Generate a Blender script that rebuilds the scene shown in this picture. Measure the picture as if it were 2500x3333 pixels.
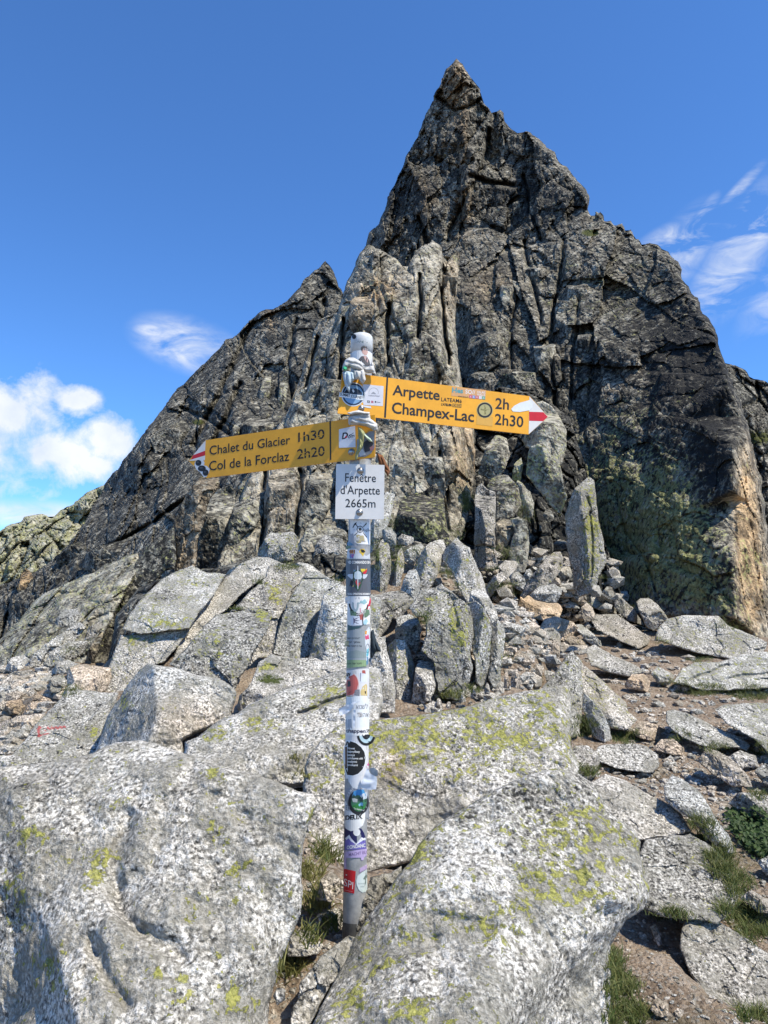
import bpy, math, random
import numpy as np
from mathutils import Vector
from mathutils.geometry import delaunay_2d_cdt

for o in list(bpy.data.objects):
    bpy.data.objects.remove(o, do_unlink=True)
SC = bpy.context.scene
COL = SC.collection
R = math.radians

# ------------------------------------------------------------------ camera
CAMZ = 1.6
PITCH = R(7.63)
IW, IH = 2500.0, 3333.0
FPX = IH * 26.0 / 36.0
cam_d = bpy.data.cameras.new('camera')
cam_d.sensor_fit = 'VERTICAL'
cam_d.sensor_height = 36.0
cam_d.lens = 26.0
cam_d.clip_start = 0.02
cam_d.clip_end = 3000.0
cam = bpy.data.objects.new('camera', cam_d)
cam.location = (0, 0, CAMZ)
cam.rotation_euler = (R(90) + PITCH, 0, 0)
COL.objects.link(cam)
SC.camera = cam

# ------------------------------------------------------------------ sun and sky
SUN_AZ = R(121)      # clockwise from straight ahead
SUN_EL = R(56)
sd_ = bpy.data.lights.new('sun', 'SUN')
sd_.energy = 5.0
sd_.angle = R(0.53)
sd_.color = (1.0, 0.93, 0.79)
sun = bpy.data.objects.new('sun', sd_)
sv = Vector((math.sin(SUN_AZ) * math.cos(SUN_EL), math.cos(SUN_AZ) * math.cos(SUN_EL), math.sin(SUN_EL)))
sun.rotation_euler = sv.to_track_quat('Z', 'Y').to_euler()
sun.location = sv * 60
COL.objects.link(sun)

W = bpy.data.worlds.new('World')
SC.world = W
W.use_nodes = True
SC.view_settings.view_transform = 'Standard'
SC.view_settings.look = 'None'
SC.view_settings.gamma = 1.0
SC.view_settings.use_curve_mapping = False
SC.view_settings.exposure = 0.42

CP, SP = math.cos(PITCH), math.sin(PITCH)
def rays(px, py):
    """source-photo pixel -> un-normalised world direction"""
    a = (np.asarray(px, float) - IW / 2) / FPX
    b = (IH / 2 - np.asarray(py, float)) / FPX
    return np.stack([a, CP - b * SP, SP + b * CP], -1)
def at(px, py, Y):
    r = rays(px, py)
    s = np.asarray(Y, float) / r[..., 1]
    return np.stack([r[..., 0] * s, r[..., 1] * s, CAMZ + r[..., 2] * s], -1)
def toD(x, y):           # working units used while reading the photograph
    return (x * 1.50693, y * 1.50693)

def build_world():
    nt = W.node_tree; N = nt.nodes; L = nt.links
    N.clear()
    out = N.new('ShaderNodeOutputWorld'); bg = N.new('ShaderNodeBackground')
    sky = N.new('ShaderNodeTexSky'); sky.sky_type = 'NISHITA'; sky.sun_disc = False
    sky.sun_elevation = SUN_EL; sky.sun_rotation = SUN_AZ
    sky.altitude = 2600; sky.air_density = 1.0; sky.dust_density = 0.3; sky.ozone_density = 1.6
    tc = N.new('ShaderNodeTexCoord')
    def math_(op, a, b=None, clamp=False):
        n = N.new('ShaderNodeMath'); n.operation = op; n.use_clamp = clamp
        for i, v in enumerate((a, b)):
            if v is None: continue
            if isinstance(v, (int, float)): n.inputs[i].default_value = v
            else: L.new(v, n.inputs[i])
        return n.outputs[0]
    def noise(scale, detail, rough, vec, dist=0.0):
        n = N.new('ShaderNodeTexNoise'); n.inputs['Scale'].default_value = scale
        n.inputs['Detail'].default_value = detail; n.inputs['Roughness'].default_value = rough
        n.inputs['Distortion'].default_value = dist
        L.new(vec, n.inputs['Vector']); return n.outputs['Fac']
    def window(x, y, rad, sx=1.0, sy=1.0, rot=0.0):
        c = rays(*toD(x, y)); c = c / np.linalg.norm(c)
        m = N.new('ShaderNodeMapping'); m.vector_type = 'TEXTURE'
        m.inputs['Location'].default_value = tuple(c)
        az = math.atan2(c[0], c[1])
        m.inputs['Rotation'].default_value = (0, rot, -az)
        m.inputs['Scale'].default_value = (rad / 1597. * sx, 0.6, rad / 1597. * sy)
        L.new(tc.outputs['Generated'], m.inputs['Vector'])
        ln = N.new('ShaderNodeVectorMath'); ln.operation = 'LENGTH'
        L.new(m.outputs[0], ln.inputs[0])
        return math_('SUBTRACT', 1.0, ln.outputs['Value'], True)
    def group(wins):
        v = wins[0]
        for w in wins[1:]:
            v = math_('MAXIMUM', v, w)
        return v
    # cumulus on the left
    cum = group([window(10, 890, 150, 1.1, .75), window(110, 985, 150, 1.2, .55), window(160, 868, 62, 1.1, .7),
                 window(238, 960, 95, .9, .9), window(210, 1010, 80, 1.3, .7), window(-150, 940, 260, 1.3, .8)])
    cn = noise(15.0, 12, .64, tc.outputs['Generated'], .2)
    cn2 = math_('MULTIPLY', math_('SUBTRACT', cn, .5), 3.4)
    d1 = math_('ADD', math_('MULTIPLY', cum, 1.7), cn2)
    d1 = math_('MULTIPLY', math_('SUBTRACT', d1, .54), 1.35, True)
    d1 = math_('MULTIPLY', math_('MULTIPLY', d1, math_('MULTIPLY', cum, 4.0, True)), .92)
    # thin veil left and wisps right
    vm = N.new('ShaderNodeMapping'); vm.inputs['Scale'].default_value = (14, 14, 34)
    vm.inputs['Rotation'].default_value = (0, R(12), 0)
    L.new(tc.outputs['Generated'], vm.inputs['Vector'])
    vn = noise(1.0, 8, .6, vm.outputs[0], .6)
    veil = group([window(405, 745, 112, 1.15, .55, R(10)), window(60, 1110, 120, 1.6, .3), window(330, 715, 40, 1.2, .5)])
    d2 = math_('MULTIPLY', math_('MULTIPLY', math_('SUBTRACT', vn, .30), 3.2, True), math_('POWER', math_('MULTIPLY', veil, 1.5, True), 1.5))
    wm = N.new('ShaderNodeMapping'); wm.inputs['Scale'].default_value = (14, 14, 36)
    wm.inputs['Rotation'].default_value = (0, R(-42), 0)
    L.new(tc.outputs['Generated'], wm.inputs['Vector'])
    wn = noise(1.0, 8, .62, wm.outputs[0], .8)
    wisp = group([window(1590, 560, 150, 1.2, .42, R(-52)), window(1470, 545, 110, 1.0, .5, R(-45)),
                  window(1605, 470, 70, 1.0, .28, R(-55)), window(1520, 462, 45, 1.0, .35, R(-45)),
                  window(1440, 515, 60, 1.2, .45, R(-15)), window(1595, 410, 60, 1.2, .2, R(-35)), window(1760, 540, 170, 1.2, .4, R(-45))])
    d3 = math_('MULTIPLY', math_('MULTIPLY', math_('SUBTRACT', wn, .41), 3.0, True), math_('POWER', math_('MULTIPLY', wisp, 1.5, True), 1.4))
    d3 = math_('MULTIPLY', d3, .85)
    # the same kind of scattered cloud goes on all round behind the viewer
    sep = N.new('ShaderNodeSeparateXYZ'); L.new(tc.outputs['Generated'], sep.inputs[0])
    behind = math_('MULTIPLY', math_('SUBTRACT', .45, sep.outputs['Y']), 2.0, True)
    low = math_('MULTIPLY', math_('SUBTRACT', .55, sep.outputs['Z']), 2.0, True)
    bn = noise(3.2, 8, .58, tc.outputs['Generated'], .3)
    d4 = math_('MULTIPLY', math_('MULTIPLY', math_('SUBTRACT', bn, .56), 5.0, True), math_('MULTIPLY', behind, low))
    dens = math_('MAXIMUM', math_('MAXIMUM', d1, d2), math_('MAXIMUM', d3, d4))
    shade = noise(14.0, 6, .6, tc.outputs['Generated'])
    cr = N.new('ShaderNodeValToRGB')
    cr.color_ramp.elements[0].position = .3; cr.color_ramp.elements[0].color = (4.2, 4.6, 5.2, 1)
    cr.color_ramp.elements[1].position = .62; cr.color_ramp.elements[1].color = (5.6, 5.7, 5.8, 1)
    L.new(shade, cr.inputs[0])
    gain = N.new('ShaderNodeMix'); gain.data_type = 'RGBA'; gain.blend_type = 'MULTIPLY'
    gain.inputs['Factor'].default_value = 1.0
    L.new(sky.outputs[0], gain.inputs['A']); gain.inputs['B'].default_value = SKY_TINT
    mx = N.new('ShaderNodeMix'); mx.data_type = 'RGBA'
    L.new(dens, mx.inputs['Factor']); L.new(gain.outputs['Result'], mx.inputs['A']); L.new(cr.outputs[0], mx.inputs['B'])
    L.new(mx.outputs['Result'], bg.inputs['Color'])
    bg.inputs['Strength'].default_value = 0.14
    L.new(bg.outputs[0], out.inputs['Surface'])
SKY_TINT = (.58, .98, 1.40, 1.0)
build_world()

# ------------------------------------------------------------------ numpy noise
def _hash(ix, iy, iz, seed):
    h = (ix.astype(np.uint32) * np.uint32(374761393) + iy.astype(np.uint32) * np.uint32(668265263)
         + iz.astype(np.uint32) * np.uint32(2246822519) + np.uint32((seed * 3266489917) & 0xffffffff))
    h = (h ^ (h >> np.uint32(13))) * np.uint32(1274126177)
    h = (h ^ (h >> np.uint32(16))) * np.uint32(2654435769)
    return h ^ (h >> np.uint32(15))
def vnoise(P, seed=0, linear=False):
    """smooth 3-D value noise in -1..1"""
    F = np.floor(P); f = P - F; I = F.astype(np.int64) & 0xffffffff
    u = f if linear else f * f * f * (f * (f * 6 - 15) + 10)
    r = np.zeros(len(P))
    for dx in (0, 1):
        wx = u[:, 0] if dx else 1 - u[:, 0]
        for dy in (0, 1):
            wy = u[:, 1] if dy else 1 - u[:, 1]
            for dz in (0, 1):
                wz = u[:, 2] if dz else 1 - u[:, 2]
                h = _hash(I[:, 0] + dx, I[:, 1] + dy, I[:, 2] + dz, seed)
                r += wx * wy * wz * (h / 2147483648.0 - 1.0)
    return r
def fbm(P, octaves=4, seed=0, gain=.5, ridged=False):
    a = 1.0; s = np.zeros(len(P)); t = 0
    for o in range(octaves):
        n = vnoise(P + 17.3 * o, seed + o)
        if ridged: n = 1 - 2 * np.abs(n)
        s += a * n; t += a
        a *= gain; P = P * 2.03
    return s / t
def worley(P, seed=0):
    """F1, F2, two random numbers of the nearest cell, vector from its centre"""
    F = np.floor(P); n = len(P)
    f1 = np.full(n, 9.0); f2 = np.full(n, 9.0)
    hid = np.zeros(n, np.uint32); vec = np.zeros((n, 3))
    for dx in (-1, 0, 1):
        for dy in (-1, 0, 1):
            for dz in (-1, 0, 1):
                C = F + np.array([dx, dy, dz])
                I = C.astype(np.int64) & 0xffffffff
                h = _hash(I[:, 0], I[:, 1], I[:, 2], seed)
                c = C + np.stack([(h & np.uint32(1023)) / 1023., ((h >> np.uint32(10)) & np.uint32(1023)) / 1023.,
                                  ((h >> np.uint32(20)) & np.uint32(1023)) / 1023.], -1)
                v = P - c
                d = np.sqrt((v * v).sum(1))
                near = d < f1
                f2 = np.where(near, f1, np.minimum(f2, d))
                f1 = np.where(near, d, f1)
                hid = np.where(near, h, hid)
                vec = np.where(near[:, None], v, vec)
    hid = (hid ^ (hid >> np.uint32(11))) * np.uint32(2654435769)
    return f1, f2, hid, vec
def rnd(h, k):
    g = (h ^ np.uint32(k * 40503 + 77)) * np.uint32(2246822519)
    g = (g ^ (g >> np.uint32(14))) * np.uint32(3266489917)
    return ((g >> np.uint32(8)) & np.uint32(65535)) / 65535.0

# ------------------------------------------------------------------ object helpers
def empty(name, loc):
    o = bpy.data.objects.new(name, None)
    o.location = loc; o.empty_display_size = .1
    COL.objects.link(o)
    return o
def tag(o, label=None, cat=None, group=None, kind=None):
    if label: o['label'] = label
    if cat: o['category'] = cat
    if group: o['group'] = group
    if kind: o['kind'] = kind
    return o
WLOC = {}
def put(o, wloc, parent=None):
    """remember world origins so that children can be parented without a depsgraph update"""
    WLOC[o.name] = np.array(wloc, float)
    if parent is None:
        o.location = tuple(wloc)
    else:
        o.parent = parent
        o.location = tuple(np.array(wloc, float) - WLOC[parent.name])
    return o
def build(name, V, Fc, mats, parent=None, smooth=False, matidx=None, attrs=None):
    """one mesh object from world-space vertices; faces: an (n,k) array or list of such arrays"""
    V = np.asarray(V, float)
    org = np.array([V[:, 0].mean(), V[:, 1].mean(), V[:, 2].min()])
    me = bpy.data.meshes.new(name)
    Fl = Fc if isinstance(Fc, list) else [Fc]
    Fl = [np.asarray(f, np.int32) for f in Fl if len(f)]
    me.vertices.add(len(V)); me.vertices.foreach_set('co', (V - org).astype(np.float32).ravel())
    nl = sum(f.size for f in Fl); npoly = sum(len(f) for f in Fl)
    me.loops.add(nl); me.loops.foreach_set('vertex_index', np.concatenate([f.ravel() for f in Fl]))
    me.polygons.add(npoly)
    tot = np.concatenate([np.full(len(f), f.shape[1], np.int32) for f in Fl])
    me.polygons.foreach_set('loop_start', np.concatenate([[0], np.cumsum(tot)[:-1]]).astype(np.int32))
    me.polygons.foreach_set('loop_total', tot)
    mats = mats if isinstance(mats, (list, tuple)) else [mats]
    for m in mats: me.materials.append(m)
    if matidx is not None: me.polygons.foreach_set('material_index', np.asarray(matidx, np.int32))
    me.polygons.foreach_set('use_smooth', np.full(npoly, smooth))
    me.update(calc_edges=True)
    me.validate()
    for k, v in (attrs or {}).items():
        a = me.attributes.new(k, 'FLOAT', 'POINT')
        v = np.broadcast_to(np.asarray(v, np.float32), (len(V),))
        if len(me.vertices) == len(V): a.data.foreach_set('value', np.ascontiguousarray(v))
    o = bpy.data.objects.new(name, me)
    COL.objects.link(o)
    put(o, org, parent)
    return o
# ------------------------------------------------------------------ materials
class NT:
    def __init__(self, name):
        self.m = bpy.data.materials.new(name); self.m.use_nodes = True
        self.nt = self.m.node_tree; self.N = self.nt.nodes; self.L = self.nt.links
        self.N.clear()
        self.out = self.N.new('ShaderNodeOutputMaterial')
        self.b = self.N.new('ShaderNodeBsdfPrincipled')
        self.L.new(self.b.outputs[0], self.out.inputs['Surface'])
    def set(self, k, v):
        if isinstance(v, (int, float, tuple)): self.b.inputs[k].default_value = v
        else: self.L.new(v, self.b.inputs[k])
    def math(self, op, a, b=None, clamp=False, c=None):
        n = self.N.new('ShaderNodeMath'); n.operation = op; n.use_clamp = clamp
        for i, v in enumerate((a, b, c)):
            if v is None: continue
            if isinstance(v, (int, float)): n.inputs[i].default_value = v
            else: self.L.new(v, n.inputs[i])
        return n.outputs[0]
    def noise(self, vec, scale, detail=4, rough=.6, dist=0.0):
        n = self.N.new('ShaderNodeTexNoise')
        n.inputs['Scale'].default_value = scale; n.inputs['Detail'].default_value = detail
        n.inputs['Roughness'].default_value = rough; n.inputs['Distortion'].default_value = dist
        if vec is not None: self.L.new(vec, n.inputs['Vector'])
        return n.outputs['Fac']
    def voronoi(self, vec, scale, feature='F1'):
        n = self.N.new('ShaderNodeTexVoronoi'); n.feature = feature
        n.inputs['Scale'].default_value = scale
        self.L.new(vec, n.inputs['Vector'])
        return n
    def ramp(self, fac, stops, interp='LINEAR'):
        n = self.N.new('ShaderNodeValToRGB'); cr = n.color_ramp; cr.interpolation = interp
        while len(cr.elements) < len(stops): cr.elements.new(.5)
        for e, (p, c) in zip(cr.elements, stops):
            e.position = p
            e.color = (c, c, c, 1) if isinstance(c, (int, float)) else (*c, 1)
        self.L.new(fac, n.inputs[0])
        return n.outputs[0]
    def mix(self, fac, a, b, mode='MIX'):
        n = self.N.new('ShaderNodeMix'); n.data_type = 'RGBA'; n.blend_type = mode
        for k, v in (('Factor', fac), ('A', a), ('B', b)):
            if isinstance(v, (int, float)): n.inputs[k].default_value = v
            elif isinstance(v, tuple): n.inputs[k].default_value = (*v, 1)[:4]
            else: self.L.new(v, n.inputs[k])
        return n.outputs['Result']
    def attr(self, name):
        n = self.N.new('ShaderNodeAttribute'); n.attribute_name = name
        return n.outputs['Fac']
    def pos(self):
        n = self.N.new('ShaderNodeNewGeometry'); return n.outputs['Position']
    def scale(self, vec, s):
        n = self.N.new('ShaderNodeVectorMath'); n.operation = 'SCALE'
        self.L.new(vec, n.inputs[0])
        if isinstance(s, (int, float)): n.inputs['Scale'].default_value = s
        else: self.L.new(s, n.inputs['Scale'])
        return n.outputs[0]
    def stretch(self, vec, sc, rot=(0, 0, 0)):
        n = self.N.new('ShaderNodeMapping'); n.inputs['Scale'].default_value = sc
        n.inputs['Rotation'].default_value = rot
        self.L.new(vec, n.inputs['Vector']); return n.outputs[0]
    def bump(self, h, strength, distance):
        n = self.N.new('ShaderNodeBump'); n.inputs['Strength'].default_value = strength
        if isinstance(distance, (int, float)): n.inputs['Distance'].default_value = distance
        else: self.L.new(distance, n.inputs['Distance'])
        self.L.new(h, n.inputs['Height']); self.L.new(n.outputs[0], self.b.inputs['Normal'])

def granite_material():
    t = NT('lichened_granite')
    P0 = t.pos(); grain = t.attr('grain')
    P = t.scale(P0, grain)
    lich, dark, warm, moss, paint = [t.attr(k) for k in ('lichen', 'dark', 'warm', 'moss', 'paint')]
    big = t.noise(P, 2.6, 5, .65)
    mid = t.noise(P, 88, 5, .68)
    patch = t.noise(P, 11, 5, .68)
    fine = t.noise(P, 170, 3, .6)
    v = t.voronoi(P, 150)
    vs = t.N.new('ShaderNodeSeparateColor'); t.L.new(v.outputs['Color'], vs.inputs[0])
    # feldspar, quartz and mica grains
    x = t.math('ADD', mid, t.math('MULTIPLY', t.math('SUBTRACT', vs.outputs[0], .5), .20))
    x = t.math('ADD', x, t.math('MULTIPLY', t.math('SUBTRACT', big, .5), .26))
    x = t.math('ADD', x, t.math('MULTIPLY', t.math('SUBTRACT', patch, .5), .26))
    x = t.math('SUBTRACT', x, t.math('MULTIPLY', dark, .10))
    col = t.ramp(x, [(.28, (.035, .034, .031)), (.35, (.12, .116, .103)), (.415, (.25, .243, .217)), (.485, (.38, .370, .332)), (.545, (.50, .487, .440)), (.59, (.72, .705, .65)), (.68, (.82, .805, .755))])
    mica = t.math('MULTIPLY', t.math('SUBTRACT', t.noise(P, 120, 4, .65), .60), 14, True)
    col = t.mix(t.math('MULTIPLY', mica, .8), col, (.035, .034, .032))
    # dull grey-brown crust lichens that hide the crystals in patches
    cr = t.noise(P, 7.0, 7, .68)
    crm = t.ramp(cr, [(.47, 0.0), (.56, .85)])
    crust = t.mix(t.noise(P, 75, 4, .65), (.13, .127, .105), (.37, .36, .305))
    col = t.mix(t.math('MULTIPLY', crm, .8), col, crust)
    # black crust lichen, thickened too wherever the dark attribute paints in shade
    bl = t.noise(P, 19, 7, .74, .4)
    blm = t.math('MULTIPLY', t.math('SUBTRACT', t.math('ADD', bl, t.math('MULTIPLY', dark, .15)), .625), 18, True)
    col = t.mix(blm, col, t.mix(fine, (.012, .012, .013), (.06, .06, .056)))
    # map lichen, yellow-green, breaking up into small thalli
    ln = t.noise(P, 7.0, 6, .66, .4)
    ln2 = t.noise(P, 44, 6, .72, .3)
    lm = t.math('ADD', t.math('MULTIPLY', t.math('SUBTRACT', ln, .5), .95), t.math('MULTIPLY', t.math('SUBTRACT', lich, .5), 1.05))
    lm = t.math('ADD', lm, t.math('MULTIPLY', t.math('SUBTRACT', ln2, .5), 2.9))
    rim = t.math('MULTIPLY', t.math('SUBTRACT', lm, .10), 9, True)
    col = t.mix(t.math('MULTIPLY', rim, .5), col, (.045, .046, .030))
    lm = t.math('MULTIPLY', t.math('SUBTRACT', lm, .19), 18, True)
    lcol = t.ramp(t.noise(P, 95, 4, .7), [(.3, (.10, .105, .018)), (.45, (.28, .29, .050)), (.64, (.52, .51, .14))])
    col = t.mix(t.math('MULTIPLY', lm, .82), col, lcol)
    # warm weathered rock
    wn = t.noise(P, 4.0, 5, .65)
    wm = t.math('MULTIPLY', warm, t.ramp(wn, [(.25, .55), (.6, 1.0)]))
    col = t.mix(wm, col, t.mix(1.0, col, (1.28, .92, .62), 'MULTIPLY'))
    # moss in damp joints
    mm = t.math('MULTIPLY', t.math('SUBTRACT', t.math('ADD', moss, t.math('MULTIPLY', t.math('SUBTRACT', ln2, .5), 1.3)), .5), 6, True)
    col = t.mix(mm, col, t.ramp(fine, [(.3, (.020, .032, .008)), (.7, (.10, .12, .025))]))
    pm = t.math('MULTIPLY', t.math('SUBTRACT', t.math('ADD', paint, t.math('MULTIPLY', t.math('SUBTRACT', mid, .5), 3.4)), .5), 5, True)
    pm = t.math('MULTIPLY', pm, t.math('MULTIPLY', paint, 1.6, True))
    col = t.mix(t.math('MULTIPLY', pm, .85), col, (.40, .055, .055))
    t.set('Base Color', col); t.set('Roughness', .88)
    t.set('Specular IOR Level', .25)
    h = t.math('ADD', t.math('MULTIPLY', mid, 1.0), t.math('MULTIPLY', fine, .35))
    h = t.math('ADD', h, t.math('MULTIPLY', lm, .10))
    t.bump(h, 1.0, t.math('DIVIDE', .013, grain))
    return t.m

def cliff_material():
    t = NT('weathered_cliff_rock')
    P0 = t.pos(); grain = t.attr('grain'); P = t.scale(P0, grain)
    lich, dark, warm, moss = [t.attr(k) for k in ('lichen', 'dark', 'warm', 'moss')]
    big = t.noise(P, .55, 5, .62)
    mid = t.noise(P, 4.5, 6, .66)
    fine = t.noise(P, 24, 5, .66)
    spk = t.noise(P, 17, 3, .60, .3)
    x = t.math('ADD', mid, t.math('MULTIPLY', t.math('SUBTRACT', big, .5), .40))
    x = t.math('ADD', x, t.math('MULTIPLY', t.math('SUBTRACT', fine, .5), .60))
    x = t.math('SUBTRACT', x, t.math('MULTIPLY', dark, .10))
    col = t.ramp(x, [(.31, (.026, .025, .021)), (.43, (.100, .094, .076)), (.51, (.190, .178, .144)), (.59, (.325, .306, .248)), (.69, (.54, .512, .425))])
    wn = t.noise(P, 1.1, 6, .68)
    base_w = t.math('MULTIPLY', t.math('SUBTRACT', wn, .52), 4.0, True)
    wf = t.math('ADD', t.math('MULTIPLY', base_w, .30), warm, True)
    col = t.mix(wf, col, t.mix(1.0, col, (1.36, 1.00, .68), 'MULTIPLY'))
    # grey-green lichens
    ln = t.noise(P, 2.6, 6, .70, .5)
    lm = t.math('ADD', t.math('MULTIPLY', t.math('SUBTRACT', ln, .5), 1.1), t.math('SUBTRACT', lich, .5))
    lm = t.math('ADD', lm, t.math('MULTIPLY', t.math('SUBTRACT', fine, .5), 1.7))
    lm = t.math('MULTIPLY', t.math('SUBTRACT', lm, .06), 8, True)
    col = t.mix(t.math('MULTIPLY', lm, .8), col, t.ramp(fine, [(.32, (.10, .105, .035)), (.65, (.40, .40, .15))]))
    # pale crust lichen flecks
    pf = t.math('MULTIPLY', t.math('SUBTRACT', t.math('SUBTRACT', spk, t.math('MULTIPLY', dark, .05)), .565), 16, True)
    col = t.mix(t.math('MULTIPLY', pf, t.math('SUBTRACT', .50, t.math('MULTIPLY', warm, .3))), col, (.52, .51, .43))
    # black lichen flecks, denser where the rock is dark and where shade is painted in
    bl = t.noise(P, 14.0, 4, .68, .5)
    blm = t.math('MULTIPLY', t.math('SUBTRACT', t.math('ADD', bl, t.math('MULTIPLY', dark, .13)), .545), 14, True)
    col = t.mix(t.math('MULTIPLY', blm, .92), col, (.016, .016, .016))
    mm = t.math('MULTIPLY', t.math('SUBTRACT', t.math('ADD', moss, t.math('MULTIPLY', t.math('SUBTRACT', fine, .5), 1.4)), .5), 6, True)
    col = t.mix(mm, col, t.ramp(fine, [(.3, (.025, .033, .010)), (.7, (.12, .125, .03))]))
    t.set('Base Color', col); t.set('Roughness', .92); t.set('Specular IOR Level', .2)
    h = t.math('ADD', mid, t.math('MULTIPLY', fine, .5))
    t.bump(h, .9, t.math('DIVIDE', .09, grain))
    return t.m

def soil_material():
    t = NT('trail_soil')
    P = t.pos()
    n1 = t.noise(P, 2.2, 6, .65); n2 = t.noise(P, 34, 6, .7); n3 = t.noise(P, 150, 3, .6)
    v = t.voronoi(P, 60)
    x = t.math('ADD', t.math('MULTIPLY', n1, .5), t.math('MULTIPLY', n2, .5))
    col = t.ramp(x, [(.34, (.095, .070, .048)), (.46, (.22, .162, .112)), (.55, (.35, .272, .198)), (.68, (.50, .42, .33))])
    vs = t.N.new('ShaderNodeSeparateColor'); t.L.new(v.outputs['Color'], vs.inputs[0])
    pm = t.math('MULTIPLY', t.math('SUBTRACT', vs.outputs[1], .72), 6, True)
    col = t.mix(t.math('MULTIPLY', pm, .6), col, (.42, .37, .31))
    gm = t.math('MULTIPLY', t.math('SUBTRACT', t.noise(P, 1.3, 6, .65), .60), 8, True)
    col = t.mix(t.math('MULTIPLY', gm, .6), col, (.06, .07, .022))
    t.set('Base Color', col); t.set('Roughness', .97); t.set('Specular IOR Level', .15)
    h = t.math('ADD', n2, t.math('MULTIPLY', n3, .5)); h = t.math('ADD', h, t.math('MULTIPLY', v.outputs['Distance'], -.6))
    t.bump(h, 1.0, .025)
    return t.m

def flat_material(name, color, rough=.5, metal=0.0, wear=0.0, bump=0.0, spec=.4, scale=60.0):
    t = NT(name)
    col = color
    if wear:
        n = t.noise(t.pos(), scale, 6, .7)
        d = tuple(c * (1 - wear) for c in color)
        col = t.mix(t.ramp(n, [(.35, 0.0), (.62, 1.0)]), d, color)
    t.set('Base Color', col if not isinstance(col, tuple) else (*col, 1))
    t.set('Roughness', rough); t.set('Metallic', metal); t.set('Specular IOR Level', spec)
    if bump: t.bump(t.noise(t.pos(), scale * 2, 5, .6), bump, .003)
    return t.m
_FM = {}
def paint_mat(color, rough=.45, wear=.12):
    key = (tuple(color), rough, wear)
    if key not in _FM:
        _FM[key] = flat_material('printed_colour', tuple(color), rough, wear=wear, scale=45)
    return _FM[key]
def leaf_material(name, a, b):
    t = NT(name)
    t.set('Base Color', t.mix(t.attr('tint'), a, b))
    t.set('Roughness', .6); t.set('Specular IOR Level', .3)
    tr = t.N.new('ShaderNodeBsdfTranslucent'); t.L.new(t.mix(t.attr('tint'), a, b), tr.inputs['Color'])
    ms = t.N.new('ShaderNodeMixShader'); ms.inputs[0].default_value = .25
    t.L.new(t.b.outputs[0], ms.inputs[1]); t.L.new(tr.outputs[0], ms.inputs[2])
    t.L.new(ms.outputs[0], t.out.inputs['Surface'])
    return t.m
M_GRAN = granite_material()
M_CLIFF = cliff_material()
M_SOIL = soil_material()
M_GRASS = leaf_material('grass_blades', (.045, .075, .014), (.20, .19, .06))
M_LEAF = leaf_material('dark_leaves', (.018, .040, .010), (.06, .10, .025))

# ------------------------------------------------------------------ crops of the photograph used for reading positions
CROPS = {'A': (0, 2300, 1250 / 1659), 'B': (1000, 2300, 1500 / 1659), 'C': (1500, 1500, 1000 / 1659), 'D': (0, 1500, 1250 / 1659),
         'E': (1000, 150, 1100 / 1659), 'F': (500, 750, 1200 / 1659), 'G': (1500, 600, 1000 / 1659), 'H': (0, 1000, 900 / 1659),
         'I': (1200, 1500, 800 / 1659), 'J': (300, 1700, 1000 / 1659), 'W': (0, 0, 1.50693), 'S': (0, 0, 1.0),
         's1': (600, 1050, 1250 / 1659), 's2': (1040, 1660, 280 / 1106), 's3': (1040, 2180, 280 / 1106),
         's4': (1040, 2560, 280 / 1106), 's5': (1080, 1050, 220 / 1081)}
def cp(crop, pts):
    x0, y0, s = CROPS[crop]
    a = np.array(pts, float)
    a[:, 0] = x0 + a[:, 0] * s; a[:, 1] = y0 + a[:, 1] * s
    return a

# ------------------------------------------------------------------ terrain height
FEET = []
def ground_z(x, y):
    x = np.asarray(x, float); y = np.asarray(y, float)
    z = .133 * np.minimum(y, 9.6) + 0 * x
    z = z - .30 * np.clip(y - 7.5, 0, 14) * np.clip((-x - 2.4) / 2.0, 0, 1)
    z = np.where(y < 0, .05 * y, z)
    z = np.broadcast_to(z, np.broadcast(x, y).shape).astype(float)
    if FEET:
        num = np.zeros(z.shape); den = np.full(z.shape, .06)
        for (fx, fy, fz, sg) in FEET:
            w = np.exp(-((x - fx) ** 2 + (y - fy) ** 2) / (2 * sg * sg))
            num += w * (fz - .133 * min(fy, 9.6)); den += w
        z = z + num / den
    P = np.stack([np.broadcast_to(x, np.broadcast(x, y).shape).ravel(), np.broadcast_to(y, np.broadcast(x, y).shape).ravel(), np.zeros(np.broadcast(x, y).size)], -1)
    n = fbm(P * 1.4, 4, 5).reshape(np.broadcast(x, y).shape)
    return z + .05 * n
def ground_hit(px, py):
    """where a view ray meets the terrain"""
    r = rays(px, py)
    lo, hi = .5, 30.0
    for Y in np.linspace(.8, 30, 400):
        p = at(px, py, Y)
        if p[2] < ground_z(p[0], p[1]):
            return float(Y)
    return 14.0

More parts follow.
